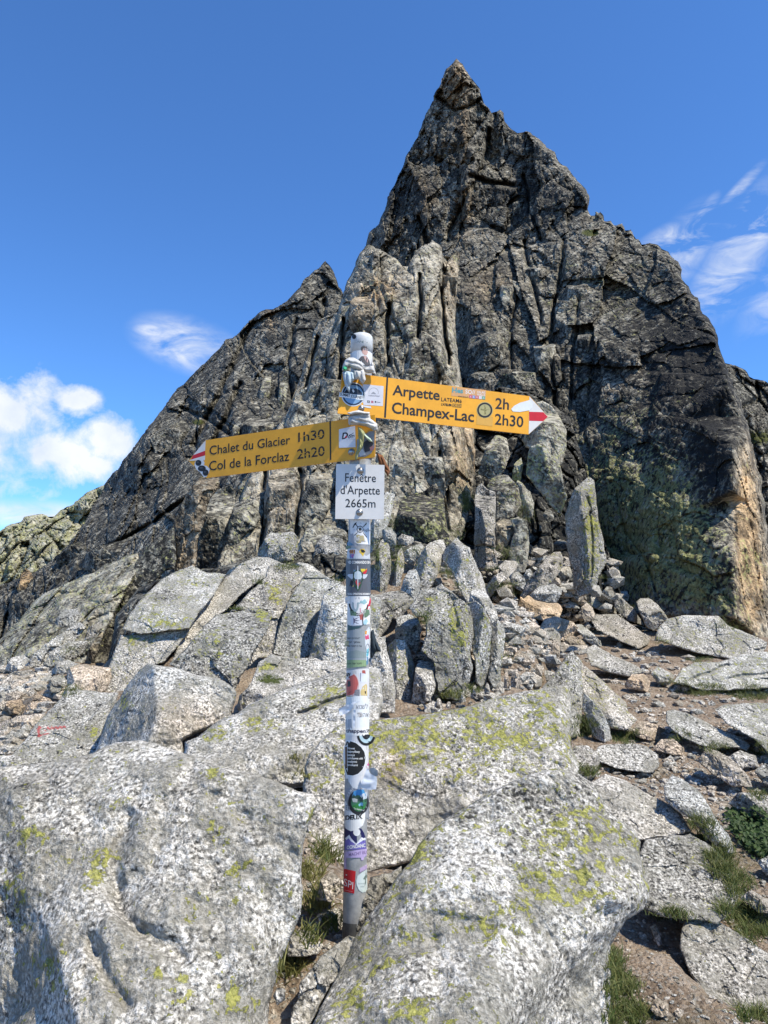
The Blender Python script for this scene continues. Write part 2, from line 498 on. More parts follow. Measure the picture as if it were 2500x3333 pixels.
# ------------------------------------------------------------------ rock relief builder
def seg_dist(P, Q):
    """distance and nearest point from points P to closed polygon Q, and inside test"""
    A = Q; B = np.roll(Q, -1, 0)
    best = np.full(len(P), 1e18); near = np.zeros_like(P)
    inside = np.zeros(len(P), bool)
    for a, b in zip(A, B):
        ab = b - a; l2 = (ab * ab).sum() + 1e-9
        t = np.clip(((P - a) @ ab) / l2, 0, 1)
        c = a + t[:, None] * ab
        d = ((P - c) ** 2).sum(1)
        m = d < best
        best = np.where(m, d, best); near[m] = c[m]
        if a[1] != b[1]:
            cr = ((a[1] > P[:, 1]) != (b[1] > P[:, 1])) & (P[:, 0] < (b[0] - a[0]) * (P[:, 1] - a[1]) / (b[1] - a[1]) + a[0])
            inside ^= cr
    return np.sqrt(best), near, inside
def rough_outline(poly, rng, jit, step):
    """subdivide the outline and roughen it"""
    out = []
    n = len(poly)
    for i in range(n):
        a, b = poly[i], poly[(i + 1) % n]
        L = np.hypot(*(b - a)); k = max(1, int(L / step))
        nv = np.array([-(b - a)[1], (b - a)[0]]) / (L + 1e-6)
        for j in range(k):
            t = j / k
            out.append(a + (b - a) * t)
    Q = np.array(out)
    # smooth corners a little, then add fractal jitter
    P3 = np.concatenate([Q, np.zeros((len(Q), 1))], 1)
    off = float(rng.uniform(0, 99))
    jx = fbm(P3 / 40 + off, 5, 3, .7); jy = fbm(P3 / 40 + off + 40, 5, 4, .7)
    return Q + np.stack([jx, jy], -1) * jit
def blur(a, r):
    if r < .6: return a
    k = int(max(1, round(r * 2)))
    x = np.arange(-k, k + 1); g = np.exp(-(x / r) ** 2 / 2); g /= g.sum()
    p = np.pad(a, k, mode='edge')
    p = np.apply_along_axis(lambda m: np.convolve(m, g, 'valid'), 0, p)
    return np.apply_along_axis(lambda m: np.convolve(m, g, 'valid'), 1, p)
def grid_patch(Q, s, fill):
    """grid clipped to the outline: positions, faces, signed distance; outside points are snapped on to it"""
    x0, y0 = Q.min(0) - s; x1, y1 = Q.max(0) + s
    nx = max(4, int((x1 - x0) / s) + 2); ny = max(4, int((y1 - y0) / s) + 2)
    gx = x0 + np.arange(nx) * s; gy = y0 + np.arange(ny) * s
    X, Yg = np.meshgrid(gx, gy)
    P = np.stack([X.ravel(), Yg.ravel()], -1)
    d, near, ins = seg_dist(P, Q)
    ok = ins | (d < s * .72)
    snap = (~ins & ok) | (ins & (d < .3 * s))
    P2 = np.where(snap[:, None], near, P)
    sd = np.where(ins & ~snap, d, 0.0)
    idx = np.arange(nx * ny).reshape(ny, nx)
    a, b, c, e = idx[:-1, :-1].ravel(), idx[:-1, 1:].ravel(), idx[1:, 1:].ravel(), idx[1:, :-1].ravel()
    good = ok[a] & ok[b] & ok[c] & ok[e] & (ins[a] | ins[b] | ins[c] | ins[e])
    Fq = np.stack([a, e, c, b], -1)[good]
    return P2, Fq, sd, (ny, nx), ok
def plane_w(px, py, x, y, Y, yaw, pitch):
    n = np.array([math.sin(R(yaw)) * math.cos(R(pitch)), -math.cos(R(yaw)) * math.cos(R(pitch)), math.sin(R(pitch))])
    P0 = at(x, y, Y) - np.array([0, 0, CAMZ])
    k = float(n @ P0)
    if k > -1e-3: k = -1e-3
    r = rays(px, py)
    return (r @ n) / k / r[..., 1]

def small_(q): return float(min(np.ptp(q[:, 0]), np.ptp(q[:, 1])))
RID = [0]
FACE = {}
def rock(name, crop, pts, Y=None, parent=None, planes=None, ctrl=None, label=None, cat=None, group=None, kind=None, mat=None,
         s=4.5, jit=5.0, th=None, roll=.12, grow=0.0, chip=1.0, rollm=None, nz=1.0, facets=5, lean=12, grain=1.0, lichen=.30, dark=.2, warm=0.0, moss=0.0,
         spots=(), cracks=(), soft=1.0, cell=None, upright=1.0, boulder=False, ang=1.0, topcut=(.24, .46), seed=None, smooth=False, tilt=0.0, bed=0.0):
    RID[0] += 1
    sid = seed if seed is not None else RID[0] * 7 + 3
    rng = np.random.RandomState(sid)
    poly = cp(crop, pts)
    w_px, h_px = np.ptp(poly, axis=0)
    if grow:
        cc = poly.mean(0); poly = cc + (poly - cc) * (1 + 2 * grow / np.array([w_px, h_px]))
    if ctrl is None and ang:
        poly = poly + rng.uniform(-1, 1, poly.shape) * min(.045 * small_(poly), 9) * ang
    Q = rough_outline(poly, rng, jit, 9.0)
    if Y is None:
        j = np.argmax(poly[:, 1])
        Y = ground_hit(poly[j, 0], poly[j, 1] - 2) + bed
    size = math.sqrt(w_px * h_px) * Y / FPX
    small = min(w_px, h_px)
    xc, yc = poly.mean(0)
    if th is None: th = .75 * size
    pl = None
    if planes is not None:
        cx0, cy0, cs = CROPS[crop]
        pl = [(cx0 + p[0] * cs, cy0 + p[1] * cs, p[2], p[3], p[4]) for p in planes]
    elif ctrl is None:
        # convex block: front face plus corner cuts
        pl = [(xc, yc, Y, rng.uniform(-16, 16) + tilt, lean + rng.uniform(-4, 4))]
        Pc = at(xc, yc, Y + .25 * size)
        hw, hh = w_px * Y / FPX / 2, h_px * Y / FPX / 2
        for i in range(facets):
            if i == 0: ya, pi_, h = rng.uniform(-20, 20), rng.uniform(56, 72), hh * rng.uniform(*topcut)
            elif i == 1: ya, pi_, h = rng.uniform(45, 68), rng.uniform(0, 30), hw * rng.uniform(.45, .75)
            elif i == 2: ya, pi_, h = -rng.uniform(45, 68), rng.uniform(0, 30), hw * rng.uniform(.45, .75)
            else: ya, pi_, h = rng.uniform(-60, 60), rng.uniform(-25, 60), min(hw, hh) * rng.uniform(.45, .8)
            n = np.array([math.sin(R(ya)) * math.cos(R(pi_)), -math.cos(R(ya)) * math.cos(R(pi_)), math.sin(R(pi_))])
            q = Pc + n * h
            # express as an anchor on that plane along the view ray through its own foot
            v = q - np.array([0, 0, CAMZ])
            ry = v[1]; b_ = v
            pxx = IW / 2 + FPX * v[0] / (v[1] * CP + v[2] * SP)
            pyy = IH / 2 - FPX * (-v[1] * SP + v[2] * CP) / (v[1] * CP + v[2] * SP)
            pl.append((pxx, pyy, ry, ya, pi_))
    def front(P, sd, shape=None):
        px, py = P[:, 0], P[:, 1]
        if ctrl is not None:
            c = np.array(ctrl, float); c[:, :2] = cp(crop, c[:, :2])
            r = interp_ctrl(c, P)
            w = r
        else:
            w = np.min(np.stack([plane_w(px, py, *p) for p in pl]), 0)
            w = np.maximum(w, 1.0 / (Y + 1.6 * max(size, .1)))
        return w
    def depth(P, sd, shape, sp):
        w = front(P, sd)
        w = blur(w.reshape(shape), min(soft * 1.1 * small / 260.0 * 4.5 / sp, (2.0 if ctrl is None else 2.5 if boulder else 1.2) * 4.5 / sp)).ravel()
        Yf = 1.0 / w
        Rr = max(roll * small * .5, 3.0)
        k = 1 - np.minimum(sd / Rr, 1)
        rm = rollm if rollm is not None else .05 * size
        return Yf + rm * (1 - np.sqrt(np.maximum(1 - k * k, 0)))
    P, Fq, sd, shape, ok = grid_patch(Q, s, True)
    Yf = depth(P, sd, shape, s)
    B = at(P[:, 0], P[:, 1], Yf)
    disp = np.zeros(len(P))
    o = rng.uniform(-50, 50, 3)
    if cell is not None:
        for (cs_, aniso, amp, crk, rot) in cell:
            S = np.array([cs_, cs_, cs_ * aniso])
            ca, sa = math.cos(R(rot)), math.sin(R(rot))
            Bq = np.stack([B[:, 0] * ca + B[:, 2] * sa, B[:, 1], -B[:, 0] * sa + B[:, 2] * ca], -1)
            q = Bq / np.array([S[0], S[1] * 7, S[2]]) + o
            wv = np.stack([fbm(q * .9 + 11, 3, 21), fbm(q * .9 + 37, 3, 22), fbm(q * .9 + 71, 3, 23)], -1)
            q = q + wv * .28
            f1, f2, hid, vec = worley(q, 9 + sid % 7)
            tl = (rnd(hid, 1) - .5)[:, None] * np.array([1, 0, 0]) + (rnd(hid, 2) - .5)[:, None] * np.array([0, 0, .8])
            sc_ = np.clip(Yf / Y, .25, 1.8)
            disp += sc_ * amp * ((rnd(hid, 3) - .5) * 1.0 + (vec * tl).sum(1) * 2.0)
            e = np.exp(-((f2 - f1) / .06) ** 2)
            disp += sc_ * crk * e * (.35 + .9 * rnd(hid, 4))
    base = max(size, .03)
    if ctrl is None or boulder:
        fq = 2.2 / base
        if chip and boulder:
            for (q_, a_) in ((.30, .040), (.13, .030), (.055, .018), (.024, .010)):
                q = (B + o) @ np.array([[.80, -.48, .36], [.60, .64, -.48], [0, .60, .80]]) / (q_ * base)
                q = q + .30 * np.stack([fbm(q + 5, 2, 61), fbm(q + 15, 2, 62), fbm(q + 25, 2, 63)], -1)
                disp += chip * base * a_ * vnoise(q, sid, True)
        elif chip:
            for (q_, a_) in ((.45, .085), (.18, .034), (.08, .013)):
                q = B / (q_ * base * np.array([1, 1, upright])) + o
                q = q + .22 * np.stack([fbm(q + 5, 2, 61), fbm(q + 15, 2, 62), fbm(q + 25, 2, 63)], -1)
                f1, f2, hid, vec = worley(q, sid % 11)
                tl = np.stack([rnd(hid, 1) - .5, (rnd(hid, 2) - .5) * .4, rnd(hid, 5) - .5], -1)
                disp += chip * base * a_ * ((rnd(hid, 3) - .5) * .24 + (vec * tl).sum(1) * 1.1)
        disp += nz * base * (.012 if boulder else .028) * fbm(B * fq + o, 4, sid, .5)
        disp += nz * base * .016 * fbm(B * fq * np.array([2.2, 2.2, 1.4]) + o + 9, 3, sid + 5, .55, True)
        disp += nz * .0075 * (Y / 2.0) ** .7 * fbm(B * 30 / Y * 2 + o, 3, sid + 9, .6)
        disp += nz * .0120 * min(1.0, size / .6) * (Y / 2.0) ** .5 * fbm(B * 16 / Y + o + 31, 3, sid + 13, .55, True)
    else:
        disp += nz * base * .010 * fbm(B * 6.0 / base + o, 5, sid, .58)
        disp += nz * .0055 * Yf * fbm(B * (42.0 / Yf[:, None]) + o, 4, sid + 4, .6, True)
    for ck in cracks:
        cpts = cp(crop, [c[:2] for c in ck[0]]); wd, dp = ck[1], ck[2]
        # wander
        t_ = np.linspace(0, 1, len(cpts)); tt = np.linspace(0, 1, max(8, len(cpts) * 6))
        cx_ = np.interp(tt, t_, cpts[:, 0]); cy_ = np.interp(tt, t_, cpts[:, 1])
        jj = fbm(np.stack([cx_, cy_, 0 * cx_], -1) / 30 + o, 3, 77) * 7
        cx_ = cx_ + jj; cy_ = cy_ + jj * .4
        best = np.full(len(P), 1e9)
        for i in range(len(cx_) - 1):
            a = np.array([cx_[i], cy_[i]]); b = np.array([cx_[i + 1], cy_[i + 1]]); ab = b - a
            t2 = np.clip(((P - a) @ ab) / ((ab * ab).sum() + 1e-9), 0, 1)
            best = np.minimum(best, ((P - a - t2[:, None] * ab) ** 2).sum(1))
        disp += dp * np.exp(-best / wd ** 2)
    edge = np.minimum(sd / (3 * s), 1)
    Yd = np.maximum(Yf + disp * (.35 + .65 * edge), .3)
    V = at(P[:, 0], P[:, 1], Yd)
    used = np.zeros(len(P), bool); used[Fq.ravel()] = True
    rm_ = np.cumsum(used) - 1
    Vf = V[used]; Ff = rm_[Fq]
    # coarse back
    sb = s * 4
    Pb, Fb, sdb, shb, okb = grid_patch(Q, sb, True)
    Yb = depth(Pb, sdb, shb, sb)
    kk = 1 - np.minimum(sdb / max(small * .45, 4), 1)
    Yb = Yb + .004 * size + th * np.sqrt(np.maximum(1 - kk * kk, 0)) * (1 + .12 * fbm(np.stack([Pb[:, 0], Pb[:, 1], 0 * Pb[:, 0]], -1) / (small * .3 + 1), 3, sid))
    Vb = at(Pb[:, 0], Pb[:, 1], Yb)
    ub = np.zeros(len(Pb), bool)
    if len(Fb): ub[Fb.ravel()] = True
    rb = np.cumsum(ub) - 1
    Fb2 = (rb[Fb][:, ::-1] + len(Vf)) if len(Fb) else np.zeros((0, 4), int)
    VV = np.concatenate([Vf, Vb[ub]])
    PP = np.concatenate([P[used], Pb[ub]])
    at_ = {'lichen': np.full(len(VV), lichen), 'dark': np.full(len(VV), dark), 'warm': np.full(len(VV), warm), 'moss': np.full(len(VV), moss), 'paint': np.zeros(len(VV))}
    for (k, x, y, rx, ry, v) in spots:
        c = cp(crop, [(x, y)])[0]; sc = CROPS[crop][2]
        g = np.exp(-(((PP[:, 0] - c[0]) / (rx * sc)) ** 2 + ((PP[:, 1] - c[1]) / (ry * sc)) ** 2) ** 1.2)
        at_[k] = at_[k] + v * g
    at_['grain'] = np.full(len(VV), grain)
    m = mat or (M_GRAN if ctrl is None or boulder else M_CLIFF)
    ob = build(name, VV, [Ff, Fb2], m, parent, smooth, None, at_)
    if ctrl is not None: FACE[ob.name] = (crop, ctrl)
    tag(ob, label, cat, group, kind)
    return ob
def interp_ctrl(c, P):
    """piecewise-planar 1/depth from control points (x, y, Y)"""
    co = [Vector((float(a), float(b))) for a, b in c[:, :2]]
    vs, es, fs, ov, oe, of = delaunay_2d_cdt(co, [], [], 0, 1e-6)
    wv = np.array([1.0 / c[o[0], 2] for o in ov])
    vv = np.array([[v.x, v.y] for v in vs])
    out = np.full(len(P), np.nan)
    for f in fs:
        for t in range(1, len(f) - 1):
            a, b, d = vv[f[0]], vv[f[t]], vv[f[t + 1]]
            den = (b[1] - d[1]) * (a[0] - d[0]) + (d[0] - b[0]) * (a[1] - d[1])
            if abs(den) < 1e-9: continue
            l1 = ((b[1] - d[1]) * (P[:, 0] - d[0]) + (d[0] - b[0]) * (P[:, 1] - d[1])) / den
            l2 = ((d[1] - a[1]) * (P[:, 0] - d[0]) + (a[0] - d[0]) * (P[:, 1] - d[1])) / den
            l3 = 1 - l1 - l2
            m = (l1 > -1e-6) & (l2 > -1e-6) & (l3 > -1e-6)
            out[m] = (l1 * wv[f[0]] + l2 * wv[f[t]] + l3 * wv[f[t + 1]])[m]
    bad = np.isnan(out)
    if bad.any():
        # outside the hull: distance-weighted
        Pb = P[bad]
        d = ((Pb[:, None, :] - c[None, :, :2]) ** 2).sum(2) + 1.0
        w = d ** -1.5
        out[bad] = (w * (1.0 / c[:, 2])).sum(1) / w.sum(1)
    return out
# ------------------------------------------------------------------ mountains
cl = dict(mat=M_CLIFF)
# far ridges
rock('distant_ridge', 'W', [(-60, 1160), (0, 1145), (15, 1138), (40, 1130), (52, 1116), (75, 1112), (98, 1108), (110, 1120), (135, 1098), (150, 1092), (170, 1080), (190, 1062), (205, 1055), (230, 1040), (300, 1010), (300, 1400), (-60, 1400)],
     Y=95, ctrl=[(-200, 1100, 122), (-60, 1300, 102), (-60, 1450, 92), (330, 980, 128), (100, 1100, 120), (330, 1450, 90), (120, 1220, 106), (330, 1200, 110), (-200, 1450, 92)],
     kind='structure', th=30, s=4, jit=12, grain=.20, lichen=.60, dark=-.5, roll=.05, rollm=2, nz=1.6,
     cell=[(7, 1.3, 4.5, 1.0, 20), (2.4, 1.3, 1.7, .5, 15), (1.0, 1.2, .6, .2, 0)])
rock('background_crag', 'W', [(1545, 770), (1565, 785), (1590, 790), (1612, 800), (1622, 818), (1648, 822), (1670, 830), (1730, 850), (1730, 1420), (1560, 1420)],
     Y=22, ctrl=[(1500, 700, 30), (1500, 1500, 24), (1800, 700, 30), (1800, 1500, 20), (1620, 900, 26)], kind='structure', th=8, s=4, jit=6, grain=.6, dark=.5, roll=.05, rollm=.5,
     cell=[(1.6, 2.2, .7, .35, -15), (.6, 2, .25, .12, 10)], spots=[('moss', 1640, 945, 60, 25, .7)])

# main peak with its right-hand wall
PK = [(700, 760), (740, 640), (770, 580), (790, 525), (800, 505), (822, 478), (840, 430), (855, 390), (868, 362), (880, 340), (893, 312), (905, 285), (915, 255), (928, 232), (935, 212), (940, 196), (950, 180), (958, 163), (966, 148), (976, 138), (988, 126), (1000, 138), (1006, 152), (1015, 165), (1027, 185), (1040, 202), (1046, 222), (1058, 238), (1063, 262), (1069, 268),
      (1072, 242), (1080, 238), (1086, 246), (1087, 264), (1096, 272), (1110, 284), (1128, 296), (1133, 284), (1148, 288), (1165, 304), (1180, 320), (1198, 332), (1208, 350), (1222, 362), (1240, 380), (1255, 396), (1268, 408), (1273, 440), (1273, 472), (1282, 474), (1288, 458), (1300, 464), (1305, 476), (1322, 478), (1330, 488), (1345, 486), (1352, 500), (1362, 496), (1370, 516), (1382, 520), (1385, 532), (1402, 524), (1420, 528), (1428, 542), (1443, 545), (1450, 556), (1466, 566), (1474, 580), (1472, 598), (1482, 612), (1490, 628), (1508, 642), (1514, 668), (1530, 690), (1545, 712), (1552, 738), (1556, 762), (1566, 785), (1574, 806), (1590, 845), (1606, 888), (1622, 940), (1636, 1000), (1648, 1060), (1656, 1120), (1664, 1200), (1690, 1300), (1700, 1420), (1560, 1390), (1420, 1360), (1250, 1330), (1120, 1300), (900, 1300), (700, 1200)]
PKC = [(640, 900, 42), (640, 500, 48), (760, 300, 48), (900, 60, 46), (988, 100, 43), (1080, 60, 44), (1250, 250, 37), (1420, 400, 29), (1560, 600, 20), (1640, 760, 15), (1720, 900, 13.5), (1740, 1200, 12.2), (1760, 1450, 11.5),
       (790, 525, 42), (880, 340, 42.5), (940, 200, 42), (988, 140, 41), (1010, 200, 39.8), (1062, 275, 39.6), (1000, 300, 38.3), (950, 470, 36.3), (905, 560, 36.4), (830, 600, 40), (965, 525, 35.0), (985, 500, 35.9), (1040, 350, 37.6), (1052, 345, 40.0), (1130, 300, 37.8), (1110, 420, 35.2), (1130, 520, 31.2), (1210, 360, 34.3), (1268, 420, 30.5), (1265, 480, 28.6), (1180, 500, 30), (1190, 545, 27.8),
       (1340, 495, 26), (1440, 555, 21.6), (1400, 640, 20), (1490, 640, 17.6), (1300, 600, 23), (1200, 620, 24.8), (1080, 560, 29.2), (1060, 620, 26.4), (1000, 640, 26.6), (1050, 760, 22.2), (1140, 740, 21.5), (1240, 740, 19.7), (1300, 800, 17.2), (1180, 800, 19.2), (1030, 900, 18.9), (1120, 900, 17.8),
       (1550, 745, 14.1), (1575, 830, 12.3), (1584, 960, 11.1), (1586, 1060, 10.5), (1584, 1200, 10.1), (1590, 1330, 9.75), (1640, 1380, 9.95), (1625, 1250, 10.5), (1612, 1080, 10.95), (1602, 900, 12.1), (1650, 1150, 11.1), (1480, 900, 12.9), (1400, 760, 16.2), (1380, 900, 14.6), (1300, 950, 15.4), (1240, 960, 16.3), (1230, 1000, 16.8), (1280, 1100, 14.4), (1400, 1100, 12.6), (1500, 1100, 11.4), (1420, 1330, 11.2), (1300, 1300, 13.5), (1220, 1100, 16), (1180, 1260, 15.7), (1060, 1100, 17), (1150, 1000, 17.2), (1060, 1300, 16.5), (900, 1300, 18.5), (700, 1200, 23), (800, 800, 36), (900, 750, 31)]
PKC = [(a, b, c if c < 16 else 16 + (c - 16) * .62) for a, b, c in PKC]
peak = rock('mountain_peak', 'W', PK, Y=20, ctrl=PKC, kind='structure', th=7, s=4.0, jit=13, grain=.6, lichen=.30, dark=.36, warm=0.08, roll=.03, rollm=.6, nz=1.15,
     cell=[(2.5, 3.0, .75, .10, -10), (.95, 3.0, .42, .08, 6), (.38, 2.4, .18, .045, -8), (.17, 2.0, .06, .02, 4)],
     spots=[('warm', 985, 190, 26, 70, .9), ('warm', 1000, 300, 12, 60, .6), ('warm', 1000, 450, 22, 60, .7), ('dark', 880, 430, 70, 110, .45), ('dark', 1160, 440, 90, 60, .5), ('warm', 915, 420, 25, 45, .45), ('warm', 1060, 620, 60, 40, .45),  # dark spots here paint the shade of the left-turned faces into the tone
            ('warm', 1612, 1110, 24, 130, 1.3), ('warm', 1625, 1260, 34, 120, 1.1), ('dark', 1612, 1110, 30, 180, -.8), ('dark', 1640, 1290, 40, 100, -.6),  # lowered dark paints sunlight on the right-turned orange face
            ('dark', 1480, 780, 120, 150, .8), ('dark', 1540, 980, 40, 130, .9), ('lichen', 1350, 1080, 140, 180, .42), ('lichen', 1450, 1190, 130, 130, .46), ('dark', 1400, 1150, 150, 160, -.3), ('lichen', 1560, 1300, 60, 80, .25), ('moss', 1275, 503, 24, 9, 1.0), ('lichen', 1300, 640, 160, 80, .12)],  # raised dark paints the shade of the left-facing wall
     cracks=[([(1290, 740), (1270, 850), (1262, 940), (1275, 1000), (1272, 1100), (1290, 1190), (1330, 1300)], 4.5, .16), ([(1330, 1060), (1350, 1150), (1400, 1220), (1420, 1290)], 4, .10),
             ([(1056, 280), (1050, 340), (1020, 400), (990, 460), (965, 520)], 6, .7), ([(1130, 380), (1150, 470), (1170, 520)], 6, .8), ([(1130, 520), (1155, 620), (1170, 700)], 6, .6), ([(1220, 520), (1205, 620), (1190, 720)], 6, .6), ([(1020, 380), (1060, 395), (1110, 400)], 7, .9),
             ([(1200, 640), (1190, 760), (1200, 900)], 6, .4), ([(1120, 640), (1100, 720), (1110, 820)], 6, .5), ([(1250, 620), (1240, 740), (1230, 880)], 5, .35), ([(1020, 760), (1075, 765), (1110, 740)], 6, .5), ([(905, 470), (930, 540)], 8, .9), ([(945, 210), (985, 240), (1040, 215)], 6, .5)])
def part(name, crop, pts, Y, parent, **k):
    d = dict(mat=M_CLIFF, grain=.75, facets=5, lean=10, nz=1.2, dark=.3, lichen=.34, s=4.2, jit=8, th=None, roll=.07, chip=1.5)
    d.update(k)
    out_ = d.pop('out', .22)
    if parent.name in FACE:
        c0, ct = FACE[parent.name]
        c = np.array(ct, float); c[:, :2] = cp(c0, c[:, :2])
        q = cp(crop, pts); wd = min(np.ptp(q[:, 0]), np.ptp(q[:, 1]))
        Y = 1.0 / float(interp_ctrl(c, q.mean(0)[None])[0])
        Y = Y - out_ * wd * Y / FPX
    return rock(name, crop, pts, Y, parent, **d)
# blocks standing out of the peak's face
part('pinnacle', 'E', [(922, 400), (926, 350), (932, 325), (950, 318), (966, 330), (966, 395), (960, 450), (940, 462), (925, 440)], 38.8, peak, grain=.4)
part('pinnacle', 'E', [(1410, 862), (1415, 835), (1436, 815), (1455, 832), (1458, 868), (1430, 880)], 28.5, peak, grain=.4)
part('rock_block', 'E', [(760, 1000), (770, 975), (850, 965), (930, 985), (968, 1030), (955, 1100), (930, 1170), (900, 1230), (850, 1260), (790, 1240), (750, 1180), (745, 1090)], 25.2, peak, grain=.5, warm=.1)
part('rock_block', 'E', [(945, 1230), (950, 1180), (985, 1140), (1015, 1180), (1030, 1220), (1000, 1260), (960, 1290)], 23.6, peak, grain=.5, dark=0.0)
part('rock_block', 'E', [(1005, 1150), (1040, 1160), (1066, 1210), (1050, 1250), (1030, 1220)], 23.8, peak, grain=.5, dark=0.0)
part('rock_block', 'E', [(790, 1480), (820, 1400), (880, 1370), (950, 1370), (1000, 1410), (1005, 1490), (960, 1560), (880, 1600), (800, 1570)], 19.6, peak, grain=.6)
part('rock_block', 'E', [(1110, 1480), (1120, 1420), (1180, 1380), (1225, 1430), (1215, 1520), (1225, 1620), (1160, 1650), (1120, 1560)], 19.0, peak, grain=.6, warm=.05)
part('rock_block', 'E', [(1215, 1290), (1240, 1210), (1300, 1150), (1350, 1200), (1330, 1300), (1290, 1380), (1240, 1420), (1215, 1370)], 20.2, peak, grain=.6)
part('rock_block', 'E', [(1070, 1090), (1090, 1060), (1160, 1045), (1220, 1050), (1235, 1090), (1200, 1160), (1130, 1180), (1080, 1160)], 21.6, peak, grain=.6)
part('rock_block', 'E', [(660, 860), (700, 800), (770, 790), (805, 850), (800, 930), (770, 985), (700, 1000), (655, 940)], 30.2, peak, grain=.5, warm=.25)
part('rock_block', 'E', [(1130, 740), (1160, 730), (1175, 780), (1160, 830), (1135, 810)], 29.8, peak, grain=.45)
part('rock_block', 'E', [(1090, 770), (1120, 760), (1135, 820), (1120, 860), (1090, 850)], 29.8, peak, grain=.45)
part('rock_block', 'E', [(1010, 770), (1040, 760), (1060, 810), (1040, 845), (1015, 830)], 30.0, peak, grain=.45)
part('rock_block', 'G', [(600, 500), (660, 490), (720, 540), (700, 620), (640, 700), (580, 680), (560, 590)], 19.2, peak, grain=.6)
part('rock_block', 'G', [(530, 640), (575, 590), (625, 680), (640, 800), (620, 920), (560, 960), (520, 880), (515, 740)], 17.0, peak, grain=.65)
part('rock_block', 'G', [(640, 760), (690, 720), (715, 830), (700, 920), (660, 970), (630, 900)], 16.0, peak, grain=.65)
part('rock_slab', 'G', [(390, 830), (440, 780), (500, 790), (520, 880), (520, 1000), (480, 1060), (420, 1040), (395, 940)], 17.0, peak, grain=.65, dark=-.1)
part('rock_slab', 'G', [(70, 870), (100, 770), (180, 745), (250, 780), (265, 870), (240, 960), (150, 1000), (80, 980)], 18.2, peak, grain=.65)
part('rock_block', 'G', [(175, 1100), (230, 1030), (300, 1000), (355, 955), (395, 943), (406, 1000), (402, 1080), (390, 1150), (300, 1150), (180, 1150)], 13.6, peak, lichen=.42, dark=.35)
part('rock_slab', 'G', [(45, 1035), (80, 1015), (150, 1012), (225, 1020), (205, 1052), (100, 1065)], 13.4, peak, dark=.1)
part('rock_slab', 'G', [(600, 1400), (620, 1300), (690, 1230), (730, 1260), (715, 1360), (700, 1500), (680, 1650), (630, 1640), (605, 1520)], 13.8, peak, lichen=.45, dark=.1, grain=.8)

# left ridge, in the shade, with its tooth
RG = [(-80, 1300), (0, 1262), (60, 1245), (90, 1228), (118, 1205), (150, 1172), (165, 1150), (182, 1128), (208, 1082), (226, 1046), (238, 1032), (262, 1000), (290, 960), (312, 935), (340, 898), (360, 870), (382, 842), (410, 815), (432, 790), (448, 780), (470, 758), (480, 748), (488, 735), (505, 728), (522, 712), (540, 690), (560, 672), (572, 668), (585, 670), (610, 655), (630, 640), (650, 618), (662, 600), (676, 588), (690, 576), (704, 562), (712, 572), (722, 592), (730, 612), (738, 632), (742, 700), (800, 800), (800, 1300), (500, 1350), (200, 1500), (-80, 1520)]
RGC = [(-150, 1200, 27), (-150, 1600, 19), (100, 1100, 29), (250, 900, 32), (450, 680, 35), (600, 560, 36), (704, 500, 37), (860, 600, 34), (860, 900, 25), (860, 1400, 12.5), (500, 1450, 10.5), (200, 1600, 14),
       (0, 1300, 23.5), (226, 1060, 28), (382, 850, 31), (505, 735, 32.5), (572, 675, 32.5), (704, 575, 34.2), (725, 640, 31.5), (640, 680, 30), (560, 760, 28.5), (470, 850, 26), (525, 800, 27.6), (400, 960, 23.8), (330, 1060, 22.4), (240, 1150, 22), (430, 1040, 19), (300, 1200, 17.8), (120, 1280, 21), (60, 1380, 21.5), (620, 900, 20.5), (650, 780, 24.5), (560, 960, 18.2), (500, 1150, 14.2), (700, 1150, 13.3), (390, 1190, 14.9), (280, 1350, 16)]
RGC = [(a, b, c if c < 13 else 13 + (c - 13) * .68) for a, b, c in RGC]
ridge = rock('mountain_ridge', 'W', RG, Y=20, ctrl=RGC, kind='structure', th=7, s=4.2, jit=11, grain=.6, lichen=.22, dark=.5, roll=.03, rollm=.6, nz=1.15,
     cell=[(2.4, 3.0, .75, .12, 28), (.9, 2.6, .40, .09, 32), (.36, 2.0, .17, .045, 26), (.16, 1.8, .06, .02, 20)],
     spots=[('warm', 585, 690, 14, 30, .7), ('lichen', 600, 1000, 80, 120, .2), ('moss', 428, 912, 16, 7, 1.0)],
     cracks=[([(545, 690), (500, 800), (450, 900), (420, 960)], 9, 1.0), ([(640, 690), (620, 800), (640, 900)], 7, .7), ([(520, 830), (470, 940), (430, 1010)], 9, .9), ([(220, 1190), (330, 1130), (440, 1050)], 8, .7), ([(390, 880), (440, 900), (500, 940)], 6, .6), ([(700, 650), (690, 740), (700, 820)], 8, .8)])
part('rock_fin', 'F', [(455, 850), (470, 760), (492, 680), (510, 640), (525, 636), (530, 680), (522, 760), (505, 830), (480, 885)], 18.6, ridge, dark=-.1, lichen=.4, grain=.6)
part('rock_fin', 'F', [(555, 860), (562, 760), (578, 660), (598, 596), (606, 640), (604, 740), (596, 830), (575, 880)], 18.2, ridge, dark=-.1, lichen=.4, grain=.6)
part('rock_fin', 'F', [(340, 930), (355, 880), (380, 860), (390, 890), (375, 940)], 17.8, ridge, dark=-.1, lichen=.42, grain=.6)
part('rock_block', 'F', [(395, 900), (420, 850), (470, 830), (540, 860), (560, 920), (520, 980), (430, 990)], 17.5, ridge, grain=.6)
part('rock_block', 'H', [(100, 1690), (118, 1610), (150, 1562), (190, 1590), (212, 1680), (180, 1735), (125, 1735)], 14.5, ridge, warm=1.1, dark=0.1)
